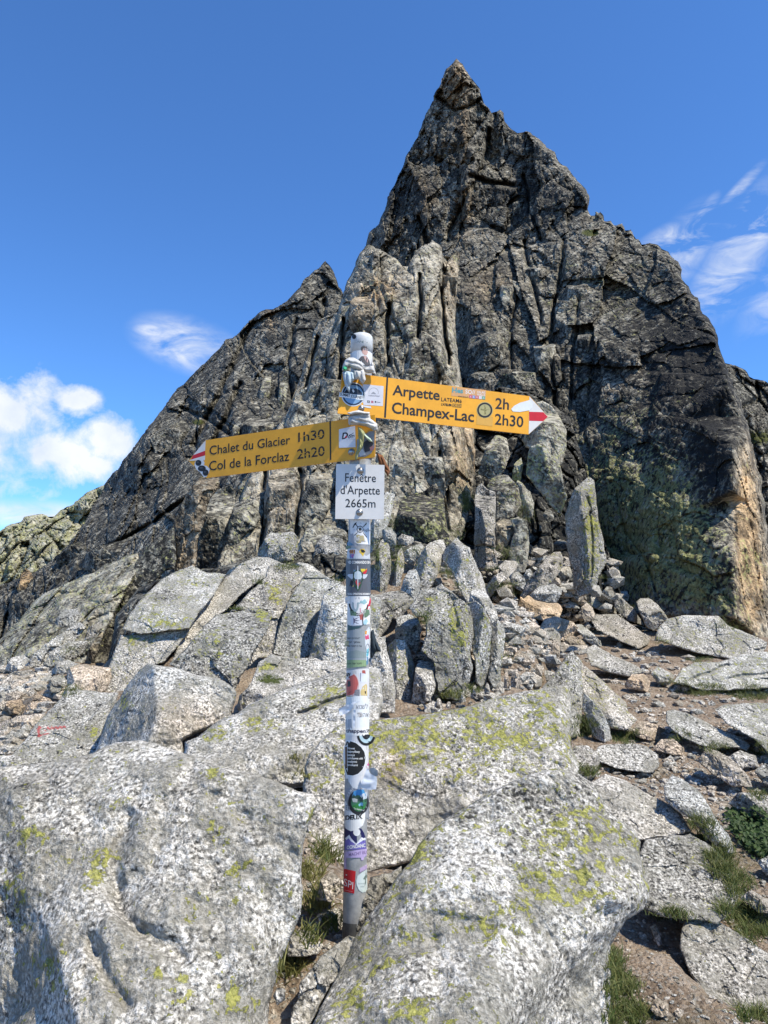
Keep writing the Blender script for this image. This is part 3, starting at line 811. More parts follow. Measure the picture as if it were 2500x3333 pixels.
part('rock_slab', 'H', [(470, 1560), (520, 1480), (640, 1420), (760, 1380), (880, 1350), (900, 1440), (840, 1520), (700, 1570), (560, 1610)], 13.2, ridge, dark=.45)
part('rock_slab', 'H', [(330, 1500), (420, 1430), (540, 1380), (590, 1390), (520, 1460), (440, 1530), (350, 1560)], 13.8, ridge, dark=.55)
part('rock_block', 'H', [(320, 1640), (350, 1590), (390, 1600), (400, 1650), (360, 1680)], 13.0, ridge, dark=.5)
part('rock_block', 'H', [(900, 800), (960, 700), (1060, 650), (1180, 720), (1160, 800), (1040, 860), (940, 880)], 23, ridge, dark=.4, lean=20, tilt=-20)
# speckled sunlit ramp at the ridge's foot
ramp = rock('rock_ramp', 'H', [(-80, 2060), (0, 1990), (60, 1930), (110, 1885), (160, 1820), (220, 1750), (270, 1715), (350, 1680), (420, 1650), (500, 1608), (560, 1590), (640, 1540), (700, 1520), (760, 1490), (832, 1472), (840, 1560), (790, 1640), (720, 1780), (640, 1940), (560, 2080), (480, 2190), (300, 2230), (100, 2250), (-80, 2260)],
     Y=9, ctrl=[(-200, 1900, 10.2), (300, 1600, 10.4), (830, 1380, 10.4), (1000, 1500, 9.6), (-200, 2350, 8.2), (300, 2330, 7.8), (700, 2250, 7.8), (220, 1770, 9.9), (640, 1560, 9.9), (420, 1850, 8.9), (650, 1750, 8.9), (200, 2050, 8.4)],
     kind='structure', th=3, s=4.2, jit=4, grain=.95, lichen=.46, dark=-.35, nz=1.3, rollm=.25, roll=.1, cell=[(.9, .7, .16, .10, 35), (.35, .8, .06, .035, 25)])
slab2 = rock('leaning_slab', 'H', [(500, 2170), (540, 2050), (600, 1930), (660, 1800), (740, 1660), (830, 1520), (900, 1440), (980, 1360), (1040, 1310), (1056, 1400), (1060, 1500), (1050, 1580), (1000, 1590), (930, 1640), (870, 1700), (800, 1780), (760, 1860), (740, 1920), (690, 1990), (660, 2080), (640, 2160), (560, 2200)],
     Y=8.2, planes=[(800, 1700, 8.6, -38, 32), (620, 2000, 7.6, -40, 30), (1020, 1450, 9.6, -20, 20)], mat=M_CLIFF, grain=1.0, lichen=.44, dark=.55, kind='structure', th=1.5, nz=.8)
part('rock_slab', 'H', [(500, 2150), (540, 2040), (600, 1940), (625, 1960), (600, 2040), (560, 2120), (530, 2170)], 7.3, slab2, grain=1.0, warm=.3, moss=.25, dark=0.0)

# front buttress
BT = [(640, 710), (690, 560), (720, 450), (740, 402), (792, 380), (830, 362), (850, 290), (870, 230), (900, 180), (915, 130), (930, 98), (965, 64), (985, 66), (1000, 80), (1030, 92), (1060, 110), (1085, 122), (1100, 132), (1125, 165), (1150, 190), (1156, 132), (1180, 100), (1200, 72), (1240, 58), (1255, 44), (1275, 55), (1294, 72), (1303, 130), (1300, 190), (1318, 150), (1340, 112), (1360, 86), (1376, 98), (1376, 180), (1368, 260), (1358, 400), (1362, 500), (1372, 600), (1388, 690), (1404, 760), (1425, 830), (1442, 900), (1446, 1000), (1446, 1100), (1436, 1180), (1424, 1260), (1380, 1400), (1330, 1520), (1000, 1600), (600, 1600), (260, 1600), (300, 1450), (350, 1300), (400, 1180), (450, 1050), (520, 940), (580, 850), (620, 780)]
BTC = [(150, 1700, 9.5), (600, 1750, 8.6), (1100, 1750, 8.8), (1550, 1700, 9.5), (1600, 1100, 15), (1500, 600, 20), (1450, 50, 23), (1250, -30, 23), (950, -20, 23), (750, 200, 22), (560, 600, 20.5), (250, 1150, 14),
       (965, 75, 20.5), (1255, 60, 20), (1360, 100, 20), (850, 330, 19.2), (1060, 180, 18.6), (1000, 400, 16.5), (1290, 330, 16.6), (1365, 330, 18.6), (1290, 600, 14.6), (1330, 850, 13.0), (1375, 700, 16.6), (1430, 1000, 14.6), (1345, 1050, 11.9), (1420, 1230, 12.8), (1310, 1350, 10.8), (1150, 700, 14.2), (1100, 900, 13.2), (1200, 1100, 11.6), (1050, 1200, 11.2), (900, 1300, 10.6), (700, 750, 16.5), (820, 600, 16.2), (800, 1000, 13.2), (600, 1000, 14), (640, 1200, 11.6), (420, 1250, 12), (500, 1450, 10), (800, 1450, 9.7), (1100, 1450, 9.6)]
BTC = [(a, b, c if c < 9.6 else 9.6 + (c - 9.6) * .52) for a, b, c in BTC]
but = rock('rock_buttress', 'F', BT, Y=13, ctrl=BTC, kind='structure', th=4, s=4.2, jit=6, grain=.8, lichen=.36, dark=-.25, warm=.12, roll=.03, rollm=.3, nz=1.15,
     cell=[(.95, 3.2, .40, .12, 3), (.38, 3.0, .16, .06, -4), (.16, 2.0, .05, .02, 5)],
     spots=[('warm', 1010, 270, 90, 70, .7), ('warm', 1380, 1000, 60, 240, .55), ('dark', 1380, 1000, 60, 300, -.4), ('dark', 1240, 560, 90, 130, .5), ('warm', 1340, 250, 50, 200, .4), ('dark', 1340, 420, 50, 300, -.35), ('dark', 980, 130, 90, 70, .4), ('dark', 780, 650, 120, 120, .35), ('warm', 590, 1200, 60, 120, .35), ('moss', 1400, 1230, 40, 70, .8)],  # warm and lowered dark along the right edge paint sunlight over its tan
     cracks=[([(1310, 160), (1300, 300), (1310, 450), (1330, 600)], 6, .8), ([(1060, 330), (1050, 480), (1060, 600), (1040, 700)], 6, .6), ([(1200, 200), (1200, 330), (1190, 480)], 6, .5), ([(860, 400), (840, 600), (830, 800)], 6, .5), ([(740, 480), (700, 640), (660, 800)], 6, .5), ([(660, 1080), (660, 1250), (640, 1380)], 7, .5), ([(500, 1080), (500, 1300), (480, 1450)], 7, .5), ([(1290, 1000), (1300, 1200), (1330, 1350)], 5, .3)])
def bp(*a, **k):
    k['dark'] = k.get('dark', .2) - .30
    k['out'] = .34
    return part('rock_column', *a, **k)
bp('F', [(1156, 150), (1180, 98), (1205, 70), (1240, 56), (1256, 43), (1290, 68), (1302, 130), (1296, 220), (1275, 310), (1250, 290), (1235, 230), (1200, 180), (1165, 185)], 19.0, but, grain=.7)
bp('F', [(1302, 200), (1328, 135), (1358, 84), (1378, 98), (1374, 190), (1360, 280), (1340, 335), (1318, 320), (1300, 260)], 18.6, but, grain=.7, warm=.35)
bp('F', [(1240, 270), (1265, 250), (1290, 320), (1280, 420), (1290, 520), (1260, 560), (1215, 480), (1205, 380)], 16.4, but, grain=.7)
bp('F', [(1060, 500), (1075, 430), (1105, 365), (1150, 345), (1190, 345), (1192, 430), (1180, 470), (1130, 475), (1100, 520)], 16.2, but, grain=.75, warm=.15)
bp('F', [(1055, 560), (1065, 480), (1095, 452), (1112, 470), (1108, 540), (1090, 580)], 15.0, but, dark=.05)
bp('F', [(1020, 700), (1035, 620), (1060, 560), (1085, 590), (1080, 660), (1060, 740)], 14.4, but)
bp('F', [(1090, 700), (1100, 600), (1140, 545), (1200, 540), (1235, 600), (1240, 720), (1200, 800), (1120, 800)], 13.9, but, dark=.35)
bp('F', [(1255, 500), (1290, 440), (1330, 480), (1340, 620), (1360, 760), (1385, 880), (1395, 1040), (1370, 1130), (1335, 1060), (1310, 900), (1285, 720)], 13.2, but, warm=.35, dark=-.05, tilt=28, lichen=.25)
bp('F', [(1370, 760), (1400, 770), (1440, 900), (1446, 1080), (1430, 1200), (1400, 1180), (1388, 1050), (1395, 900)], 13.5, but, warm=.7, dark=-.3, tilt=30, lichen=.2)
bp('F', [(1060, 1190), (1075, 1100), (1085, 1000), (1120, 958), (1170, 968), (1192, 1050), (1192, 1120), (1160, 1155), (1110, 1195)], 11.8, but, lichen=.42)
bp('F', [(1200, 1130), (1215, 1000), (1240, 920), (1290, 930), (1310, 1040), (1320, 1180), (1290, 1260), (1230, 1240)], 11.5, but, dark=.4)
bp('F', [(1330, 1180), (1345, 1080), (1380, 1100), (1395, 1240), (1370, 1390), (1330, 1400), (1310, 1290)], 11.3, but, warm=.2)
bp('F', [(190, 1490), (205, 1370), (225, 1270), (265, 1180), (335, 1152), (372, 1165), (368, 1260), (340, 1330), (310, 1470), (280, 1530), (205, 1535)], 10.4, but, lichen=.36, dark=.4, tilt=-10)
bp('F', [(295, 1540), (335, 1350), (365, 1260), (378, 1140), (430, 1095), (495, 1085), (505, 1190), (498, 1290), (450, 1340), (400, 1400), (370, 1480), (330, 1550)], 10.5, but, lichen=.36, dark=.35, tilt=-14)
bp('F', [(500, 1330), (502, 1200), (510, 1100), (560, 1075), (640, 1068), (662, 1170), (648, 1290), (600, 1345), (540, 1350)], 11.2, but, warm=.25, dark=.3, tilt=-12)
bp('F', [(650, 1330), (665, 1200), (690, 1090), (760, 1060), (820, 1090), (815, 1220), (760, 1320), (700, 1380)], 10.8, but, dark=.35)
bp('F', [(560, 1060), (575, 960), (620, 900), (680, 920), (690, 1010), (650, 1070)], 13.0, but)
bp('F', [(700, 1040), (715, 900), (760, 860), (820, 900), (815, 1040), (760, 1080)], 12.6, but, dark=.35)
bp('F', [(600, 880), (640, 740), (690, 700), (720, 780), (700, 880), (650, 920)], 14.8, but, dark=.3)
bp('F', [(740, 820), (760, 660), (800, 560), (850, 580), (870, 700), (840, 830), (790, 870)], 14.6, but, dark=.35)
bp('F', [(870, 420), (890, 330), (940, 270), (1010, 290), (1050, 350), (1040, 440), (960, 470), (900, 480)], 16.6, but, warm=.45)
bp('F', [(900, 300), (905, 200), (940, 120), (990, 110), (1030, 180), (1030, 270), (960, 300)], 18.6, but, warm=.15)
bp('F', [(1040, 290), (1050, 180), (1100, 150), (1140, 200), (1200, 220), (1210, 300), (1150, 340), (1080, 340)], 17.4, but, dark=.1)
bp('F', [(660, 1500), (690, 1380), (760, 1300), (830, 1290), (880, 1380), (870, 1520), (780, 1560), (700, 1560)], 9.2, but, dark=.25, lichen=.4)
bp('F', [(640, 1430), (690, 1330), (740, 1290), (770, 1330), (720, 1420), (680, 1480)], 9.6, but, dark=.15, lichen=.4)
# sunlit pillar at the left of the buttress
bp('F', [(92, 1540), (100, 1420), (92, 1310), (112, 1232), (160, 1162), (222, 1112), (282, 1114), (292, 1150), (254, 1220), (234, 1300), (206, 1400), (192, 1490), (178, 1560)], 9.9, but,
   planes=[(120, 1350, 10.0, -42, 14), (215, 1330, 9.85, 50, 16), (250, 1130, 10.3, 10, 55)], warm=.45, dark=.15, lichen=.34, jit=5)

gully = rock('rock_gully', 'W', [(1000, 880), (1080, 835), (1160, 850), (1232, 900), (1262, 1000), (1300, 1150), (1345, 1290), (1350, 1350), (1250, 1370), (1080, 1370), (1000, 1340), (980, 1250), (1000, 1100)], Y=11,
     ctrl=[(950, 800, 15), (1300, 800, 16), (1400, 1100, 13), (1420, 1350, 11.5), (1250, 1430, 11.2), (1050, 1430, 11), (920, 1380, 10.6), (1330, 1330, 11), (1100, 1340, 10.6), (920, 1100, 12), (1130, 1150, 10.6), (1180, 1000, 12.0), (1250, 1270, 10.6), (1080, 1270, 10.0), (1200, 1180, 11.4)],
     kind='structure', th=1.5, s=4.2, jit=5, grain=.9, lichen=.25, dark=.8, roll=.05, rollm=.2, nz=1.4, moss=.2, cell=[(.55, 1.2, .35, .25, 10), (.25, 1.2, .12, .08, -10)])  # very dark rock tone carries the alcove's shade
outc = rock('rock_outcrop', 'W', [(250, 1330), (300, 1270), (380, 1235), (470, 1225), (560, 1200), (660, 1190), (760, 1195), (850, 1140), (930, 1130), (1000, 1190), (1030, 1290), (1040, 1400), (1040, 1470), (1010, 1530), (900, 1560), (760, 1560), (560, 1560), (420, 1520), (300, 1480), (230, 1450)], Y=6,
     ctrl=[(200, 1200, 8.6), (600, 1100, 9.5), (900, 1080, 9.2), (1150, 1150, 8.6), (1180, 1450, 6.2), (1100, 1620, 5.2), (700, 1650, 5.0), (250, 1620, 5.8), (150, 1450, 7.0), (560, 1350, 6.5), (850, 1350, 6.3), (700, 1250, 7.6), (1000, 1300, 7.0), (850, 1480, 5.7), (500, 1470, 5.8)],
     kind='structure', th=.8, s=4.2, jit=5, grain=1.0, lichen=.3, dark=.5, roll=.05, rollm=.2, nz=1.2, moss=.1, cell=[(.4, 1.6, .16, .12, 15), (.16, 1.3, .06, .04, -10)])
# ------------------------------------------------------------------ boulders and stones
SPEC = []
SNAP = [False]
for (c_, x_, y_, Y_) in [('A', 1530, 1000, 1.96), ('A', 1420, 930, 1.98), ('A', 1350, 880, 1.95), ('A', 1300, 1080, 1.84), ('A', 1240, 1150, 1.74), ('A', 1210, 1300, 1.66), ('A', 1400, 700, 2.12), ('A', 1340, 620, 2.2), ('B', 240, 720, 2.08), ('B', 330, 560, 2.3), ('A', 1290, 330, 2.6), ('A', 1280, 1000, 1.88), ('B', 1330, 900, 2.70), ('B', 1355, 980, 2.62), ('B', 1400, 1060, 2.54), ('B', 1460, 1105, 2.48), ('B', 1300, 960, 2.66)]:
    q_ = cp(c_, [(x_, y_)])[0]; f_ = at(q_[0], q_[1], Y_); FEET.append((f_[0], f_[1], f_[2], .10))
def bo(label, crop, pts, Y=None, name='boulder', cat='boulder', group=None, **k):
    k.setdefault('grow', 2.0)
    r0 = random.Random(label)
    if Y is not None and Y > 8.3 and not SNAP[0] and name not in ('standing_slab', 'rock_pillar'):
        k['mat'] = M_CLIFF; k['grain'] = 1.0; k['dark'] = k.get('dark', .1) - .55; k['lichen'] = k.get('lichen', .3) - .02
    k['dark'] = k.get('dark', .2) + (-.30 if k.get("boulder") else r0.uniform(-.40, .35)); k['warm'] = k.get('warm', 0.0) + r0.uniform(0, .16); k['lichen'] = k.get('lichen', .3) + r0.uniform(-.01, .09)
    if k.pop('snap', SNAP[0]) and Y is not None:
        q = cp(crop, pts); j = np.argmax(q[:, 1]); r_ = rays(q[j, 0], min(q[j, 1], 3400.)); r_ = r_ / r_[1]
        Yn = -CAMZ / (r_[2] - .133)          # where its lowest edge meets the slope of the trail
        Yn = min(Yn, Y * 1.4) * 1.01
        if 'planes' in k: k['planes'] = [(a, b, c * Yn / Y, d, e) for a, b, c, d, e in k['planes']]
        Y = Yn
    SPEC.append((label, crop, pts, Y, name, cat, group, k))
    if Y is not None and 2.2 < Y < 7.05:
        q = cp(crop, pts); lo = q[:, 1].max(); h = np.ptp(q[:, 1])
        for x_, y_ in q[q[:, 1] > lo - .22 * h]:
            if y_ > 3330: continue
            f = at(x_, y_, Y)
            FEET.append((f[0], f[1] + .03, f[2] - .004 * Y, .035 * Y))
def st(label, crop, pts, Y=None, **k):
    k.setdefault('name', 'stone'); k.setdefault('cat', 'stone')
    k.setdefault('grain', .9); k.setdefault('lean', 30); k.setdefault('roll', .03); k.setdefault('chip', 2.0); k.setdefault('jit', 7); k.setdefault('lichen', .22); k.setdefault('s', 4.0)
    return bo(label, crop, pts, Y, **k)
def sl(label, crop, pts, Y=None, **k):
    k.setdefault('name', 'rock_slab'); k.setdefault('cat', 'rock slab')
    k.setdefault('grain', .8); k.setdefault('lean', 10); k.setdefault('topcut', (.62, .85)); k.setdefault('facets', 4); k.setdefault('upright', 2.2); k.setdefault('roll', .03); k.setdefault('chip', 1.1); k.setdefault('jit', 6); k.setdefault('grow', 4.5); k.setdefault('lichen', .38); k.setdefault('s', 4.0)
    return bo(label, crop, pts, Y, **k)
# --- the big ones round the post
bo('huge rounded pale granite boulder filling the lower left corner', 'A', [(-80, 285), (0, 263), (120, 250), (230, 236), (330, 222), (400, 205), (440, 178), (500, 156), (600, 147), (680, 158), (740, 184), (800, 206), (880, 222), (1000, 268), (1100, 290), (1200, 328), (1290, 368), (1350, 376), (1376, 420), (1345, 480), (1322, 540), (1306, 600), (1300, 700), (1306, 800), (1298, 900), (1272, 960), (1250, 1010), (1216, 1090), (1190, 1180), (1164, 1280), (1150, 1420), (-80, 1420)],
   2.0, boulder=True, ctrl=[(0, 263, 1.95), (230, 236, 1.971), (440, 178, 1.991), (600, 147, 2.003), (740, 184, 1.971), (880, 222, 1.938), (1100, 290, 1.881), (1290, 368, 1.817), (1376, 420, 1.788), (1322, 540, 1.752), (1300, 700, 1.727), (1306, 800, 1.723), (1250, 1010, 1.687), (1190, 1180, 1.64), (1150, 1420, 1.594), (100, 480, 1.808), (300, 420, 1.825), (560, 400, 1.82), (850, 400, 1.808), (1050, 450, 1.776), (1200, 560, 1.736), (640, 720, 1.695), (900, 780, 1.656), (1150, 800, 1.672), (620, 1000, 1.57), (900, 1100, 1.555), (1080, 1150, 1.562), (700, 1420, 1.438), (1050, 1420, 1.5), (500, 620, 1.752), (505, 780, 1.703), (535, 910, 1.648), (380, 700, 1.727), (400, 900, 1.625), (110, 650, 1.76), (170, 850, 1.695), (240, 1050, 1.594), (290, 1200, 1.531), (340, 1420, 1.453), (-80, 700, 1.8), (-80, 1000, 1.768), (-80, 1420, 1.727), (50, 1000, 1.731), (110, 1300, 1.648), (-200, 200, 2.011), (600, 0, 2.092), (1500, 300, 1.849), (1500, 900, 1.748), (1400, 1500, 1.578), (-200, 1500, 1.829), (500, 1560, 1.391)],
   s=3.6, nz=.9, chip=.6, th=.6, soft=1.5, roll=.03, rollm=.03, lichen=.30, dark=.12, grain=1.0,
   spots=[('lichen', 530, 430, 60, 50, .28), ('lichen', 410, 750, 50, 60, .42), ('lichen', 920, 300, 80, 40, .36), ('lichen', 930, 540, 50, 60, .36), ('lichen', 100, 540, 60, 50, .30), ('lichen', 780, 1240, 80, 70, .42), ('lichen', 1010, 1230, 60, 110, .42), ('lichen', 180, 570, 60, 60, .25), ('lichen', 1020, 700, 60, 50, .3), ('lichen', 250, 1150, 60, 140, .36), ('lichen', 60, 850, 60, 160, .28), ('lichen', 1350, 470, 30, 50, .42), ('lichen', 650, 1150, 50, 30, .35), ('lichen', 470, 660, 70, 40, .26),
          ('dark', 60, 1050, 160, 330, .5), ('dark', 150, 330, 240, 70, .35), ('dark', 1180, 520, 130, 60, .45), ('dark', 520, 880, 60, 60, .4), ('dark', 560, 950, 60, 60, .3)],  # some dark spots paint shade: left face, and the signs' shadow at right
   cracks=[([(560, 470), (500, 620), (500, 760), (530, 900), (610, 970)], 24, .020), ([(400, 1010), (450, 1150), (540, 1280)], 22, .020), ([(640, 980), (800, 1090)], 30, .012), ([(860, 340), (960, 420), (1120, 500)], 26, .012)])
bo('big sharp-edged boulder with bright yellow-green lichen right of the post', 'B', [(905, 224), (960, 234), (1000, 258), (1042, 290), (1062, 332), (1100, 388), (1142, 420), (1182, 452), (1200, 490), (1196, 530), (1216, 600), (1233, 650), (1226, 692), (1208, 732), (1150, 766), (1120, 812), (1092, 860), (1086, 905), (1092, 960), (1090, 1060), (1086, 1200), (10, 1200), (22, 1142), (62, 1060), (102, 980), (150, 890), (172, 832), (212, 768), (242, 730), (292, 660), (332, 600), (372, 560), (400, 500), (442, 452), (500, 404), (560, 370), (622, 330), (682, 298), (742, 268), (802, 240), (860, 228)],
   1.9, boulder=True, ctrl=[(905, 224, 1.981), (680, 298, 1.948), (500, 404, 1.907), (400, 500, 1.845), (332, 600, 1.804), (242, 730, 1.768), (150, 890, 1.713), (60, 1060, 1.598), (10, 1200, 1.5), (1062, 332, 1.973), (1182, 452, 1.928), (1216, 600, 1.874), (1233, 650, 1.849), (1208, 732, 1.825), (430, 600, 1.757), (520, 592, 1.749), (650, 612, 1.741), (760, 725, 1.676), (900, 712, 1.717), (1000, 725, 1.726), (1140, 690, 1.765), (700, 470, 1.848), (900, 480, 1.868), (1000, 600, 1.808), (820, 380, 1.917), (1150, 766, 1.784), (1000, 832, 1.697), (930, 867, 1.656), (830, 972, 1.59), (760, 1062, 1.525), (690, 1160, 1.467), (660, 1260, 1.434), (1092, 860, 1.792), (1090, 1060, 1.768), (1086, 1260, 1.743), (960, 1000, 1.721), (860, 1150, 1.639), (800, 1260, 1.582), (520, 800, 1.648), (600, 1000, 1.525), (400, 1000, 1.533), (300, 850, 1.648), (250, 1000, 1.566), (500, 1260, 1.402), (200, 1260, 1.434), (905, 100, 2.071), (1320, 400, 1.989), (1380, 700, 1.866), (1300, 1400, 1.804), (-120, 1400, 1.418), (80, 600, 1.825), (500, 1450, 1.336)],
   s=3.6, nz=.9, chip=.7, th=.55, soft=.75, roll=.06, rollm=.05, lichen=.42, dark=.2,
   spots=[('lichen', 1000, 640, 210, 90, 0.24), ('lichen', 960, 440, 150, 90, 0.22), ('lichen', 680, 440, 200, 80, 0.12), ('lichen', 690, 800, 70, 60, 0.24), ('lichen', 150, 1060, 60, 70, 0.29), ('lichen', 270, 970, 40, 40, 0.22), ('lichen', 420, 510, 40, 60, 0.26), ('lichen', 340, 830, 40, 50, 0.22), ('lichen', 360, 1090, 80, 40, 0.22), ('lichen', 850, 590, 110, 40, 0.18),
          ('dark', 250, 880, 130, 110, .45), ('dark', 860, 340, 80, 60, .9), ('dark', 740, 310, 110, 40, .8), ('dark', 560, 390, 90, 40, .7), ('dark', 440, 480, 40, 60, .6), ('dark', 990, 290, 60, 50, .5), ('dark', 900, 1000, 220, 160, .3), ('lichen', 900, 1000, 230, 170, -.3), ('dark', 550, 640, 120, 40, -.3), ('dark', 800, 840, 120, 90, -.3)])  # crest spots are black lichen; left flank and underside spots paint in shade
bo('broad lichen-covered boulder standing directly behind the post', 'W', [(655, 1700), (660, 1655), (676, 1625), (700, 1592), (735, 1566), (770, 1556), (830, 1552), (900, 1545), (1000, 1528), (1080, 1508), (1160, 1488), (1205, 1478), (1226, 1484), (1233, 1510), (1236, 1560), (1233, 1610), (1246, 1650), (1240, 1690), (1150, 1730), (1000, 1810), (880, 1862), (820, 1882), (790, 1880), (720, 1868), (676, 1830), (658, 1770)],
   2.7, boulder=True, planes=[(1000, 1590, 2.92, 0, 52), (950, 1760, 2.66, 0, 24), (690, 1700, 2.72, -52, 22), (1222, 1600, 2.90, 60, 20), (900, 1620, 2.84, -4, 38)], s=3.8, nz=.9, chip=.7, th=.6, soft=1.1, roll=.03, rollm=.03, lichen=.44, dark=.08, grain=.9,
   spots=[('lichen', 1000, 1600, 230, 75, .22), ('lichen', 950, 1780, 200, 70, -.35), ('lichen', 740, 1660, 50, 70, .14), ('dark', 668, 1690, 25, 80, .4), ('warm', 850, 1660, 30, 40, .4), ('dark', 1220, 1540, 20, 60, -.2)])
bo('long wedge-shaped slab sloping down to the left behind the post', 'J', [(485, 1250), (500, 1192), (560, 1150), (640, 1098), (700, 1052), (770, 1015), (832, 985), (920, 950), (1000, 920), (1130, 880), (1220, 848), (1300, 815), (1380, 788), (1470, 770), (1560, 800), (1580, 1000), (1500, 1250), (1380, 1340), (1250, 1420), (900, 1440), (600, 1380), (480, 1320)],
   3.3, boulder=True, planes=[(900, 1200, 3.25, -4, 34), (1000, 990, 3.6, -6, 62), (600, 1200, 3.3, -30, 30), (1400, 1050, 3.4, 10, 30)], s=3.8, nz=.8, lichen=.36, dark=.08, grain=.85, soft=.8, roll=.08, th=.7, rollm=.1,
   spots=[('lichen', 680, 1160, 90, 50, .35), ('lichen', 900, 1090, 150, 45, .34), ('lichen', 1200, 980, 90, 40, .3), ('lichen', 1310, 910, 70, 50, .34), ('lichen', 900, 1250, 280, 80, -.25), ('moss', 1090, 1290, 70, 40, .3)],
   cracks=[([(1120, 1030), (1240, 985), (1380, 930)], 6, .05)])
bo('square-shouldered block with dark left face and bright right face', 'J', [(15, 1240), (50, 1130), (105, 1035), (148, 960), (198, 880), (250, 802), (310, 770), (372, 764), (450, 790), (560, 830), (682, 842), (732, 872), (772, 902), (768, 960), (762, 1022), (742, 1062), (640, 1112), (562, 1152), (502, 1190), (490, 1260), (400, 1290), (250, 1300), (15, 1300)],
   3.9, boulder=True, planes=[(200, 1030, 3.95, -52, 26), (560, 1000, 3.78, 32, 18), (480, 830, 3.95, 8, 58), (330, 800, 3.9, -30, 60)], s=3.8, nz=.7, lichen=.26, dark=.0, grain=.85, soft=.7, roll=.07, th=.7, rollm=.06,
   spots=[('dark', 180, 1040, 130, 200, .55), ('lichen', 180, 970, 60, 60, .35), ('warm', 520, 1080, 200, 160, .35), ('lichen', 70, 1090, 40, 40, .3)])  # dark spot puts the left face's shade into the rock tone
bo('flat pale slab bearing faded red painted scrawl', 'D', [(55, 1268), (110, 1202), (160, 1142), (220, 1080), (288, 1012), (330, 994), (420, 994), (512, 1000), (505, 1040), (482, 1082), (452, 1122), (432, 1162), (412, 1232), (405, 1290), (55, 1310)],
   4.4, planes=[(280, 1130, 4.3, -6, 48), (400, 1020, 4.7, 4, 62), (100, 1230, 4.1, -30, 40)], s=3.0, nz=.5, lichen=.26, dark=.0, grain=.85, th=.5,
   spots=[('paint', 160 + 5.2 * i_ , 1160 - .45 * i_ + (13 if i_ < 8 else 5) * math.sin(i_ * 1.9), 6, 5.5, .62) for i_ in range(25)] + [('paint', 168, 1150 + 7 * i_, 6, 5, .62) for i_ in range(7)] + [('paint', 165 + 9 * i_, 1188 - 2 * i_, 8, 4.5, .6) for i_ in range(6)] + [('lichen', 410, 1180, 20, 30, .4)])
bo('low lichen-tinged rock poking in at the left edge above the huge boulder', 'D', [(-60, 1290), (0, 1279), (60, 1276), (105, 1288), (134, 1300), (140, 1320), (100, 1370), (-60, 1400)], 3.0, s=3.6, lean=45, lichen=.42, dark=-.1)
st('wedge stone jammed in the gap at the foot of the post', 'A', [(1262, 1300), (1275, 1262), (1300, 1200), (1380, 1092), (1440, 1032), (1500, 1002), (1530, 1010), (1512, 1070), (1470, 1150), (1440, 1205), (1400, 1272), (1350, 1342), (1310, 1420), (1250, 1420)], 1.66, planes=[(1400, 1150, 1.66, -20, 42), (1480, 1080, 1.74, 35, 40), (1300, 1300, 1.56, -30, 30)], grain=1.1, s=3.2, warm=.1, dark=.0)
st('small grey stone tucked against the huge boulder', 'A', [(1248, 1010), (1270, 975), (1300, 958), (1340, 970), (1370, 1005), (1392, 1032), (1372, 1066), (1310, 1082), (1240, 1075)], 1.82, grain=1.1, s=3.2)
st('upright splinter of rock leaning on the right of the post foot', 'B', [(160, 845), (186, 764), (212, 664), (230, 614), (268, 608), (294, 650), (262, 705), (240, 735), (212, 772), (180, 850)], 1.90, lean=25, dark=.5, grain=1.1, s=3.2)
st('pale stone in dry grass left of the post', 'A', [(1366, 830), (1388, 742), (1432, 716), (1470, 738), (1474, 800), (1430, 842)], 2.02, grain=1.1, s=3.2, warm=.3)
st('pale chip of stone beside the post base', 'A', [(1388, 935), (1410, 880), (1440, 865), (1474, 890), (1484, 950), (1430, 985)], 1.98, grain=1.1, s=3.2, warm=.1)
st('little stone low in the dark gap', 'A', [(1180, 1250), (1195, 1215), (1225, 1222), (1232, 1262), (1200, 1290)], 1.62, grain=1.1, s=3.2)
st('rock wedged right behind the post base under the broad boulder', 'B', [(215, 690), (235, 640), (270, 605), (300, 600), (330, 580), (330, 640), (290, 720), (240, 760)], 2.05, grain=1.0, s=3.4, dark=.2)

# --- slabs of the outcrop left of the post
sl('speckled upper slab with black lichen patch above a level crack', 'J', [(168, 566), (196, 498), (258, 420), (320, 360), (388, 312), (460, 266), (530, 252), (620, 264), (722, 284), (692, 330), (640, 402), (582, 482), (532, 552), (490, 566), (400, 576), (250, 586)], 6.2, planes=[(420, 430, 6.2, -12, 44), (560, 300, 6.7, 0, 62), (230, 520, 5.9, -30, 38)], spots=[('dark', 380, 400, 90, 50, .9), ('lichen', 370, 530, 100, 40, .28), ('lichen', 550, 320, 50, 40, .25)], lichen=.36)
sl('pale sloping slab below the level crack left of the outcrop', 'J', [(52, 915), (90, 812), (128, 692), (150, 604), (300, 588), (490, 574), (528, 562), (500, 610), (450, 680), (400, 768), (340, 772), (260, 796), (212, 872), (150, 945)], 5.9, planes=[(300, 680, 5.95, -8, 40), (120, 820, 5.7, -30, 34)], lichen=.34, spots=[('lichen', 220, 620, 40, 40, .3), ('lichen', 340, 600, 30, 40, .3)])
sl('pointed pale slab with a sharp upper right corner in the outcrop', 'J', [(428, 772), (520, 682), (600, 592), (680, 512), (722, 488), (800, 482), (860, 474), (920, 466), (945, 480), (958, 510), (930, 592), (882, 702), (842, 782), (792, 862), (772, 920), (732, 884), (682, 852), (560, 842)], 5.0, planes=[(680, 680, 5.0, 4, 40), (900, 640, 4.98, 62, 14), (820, 495, 5.4, 0, 66), (520, 720, 4.95, -22, 38)], lichen=.36, spots=[('lichen', 910, 500, 40, 40, .4), ('lichen', 680, 720, 40, 30, .35), ('lichen', 620, 620, 80, 40, .2)], soft=.6)
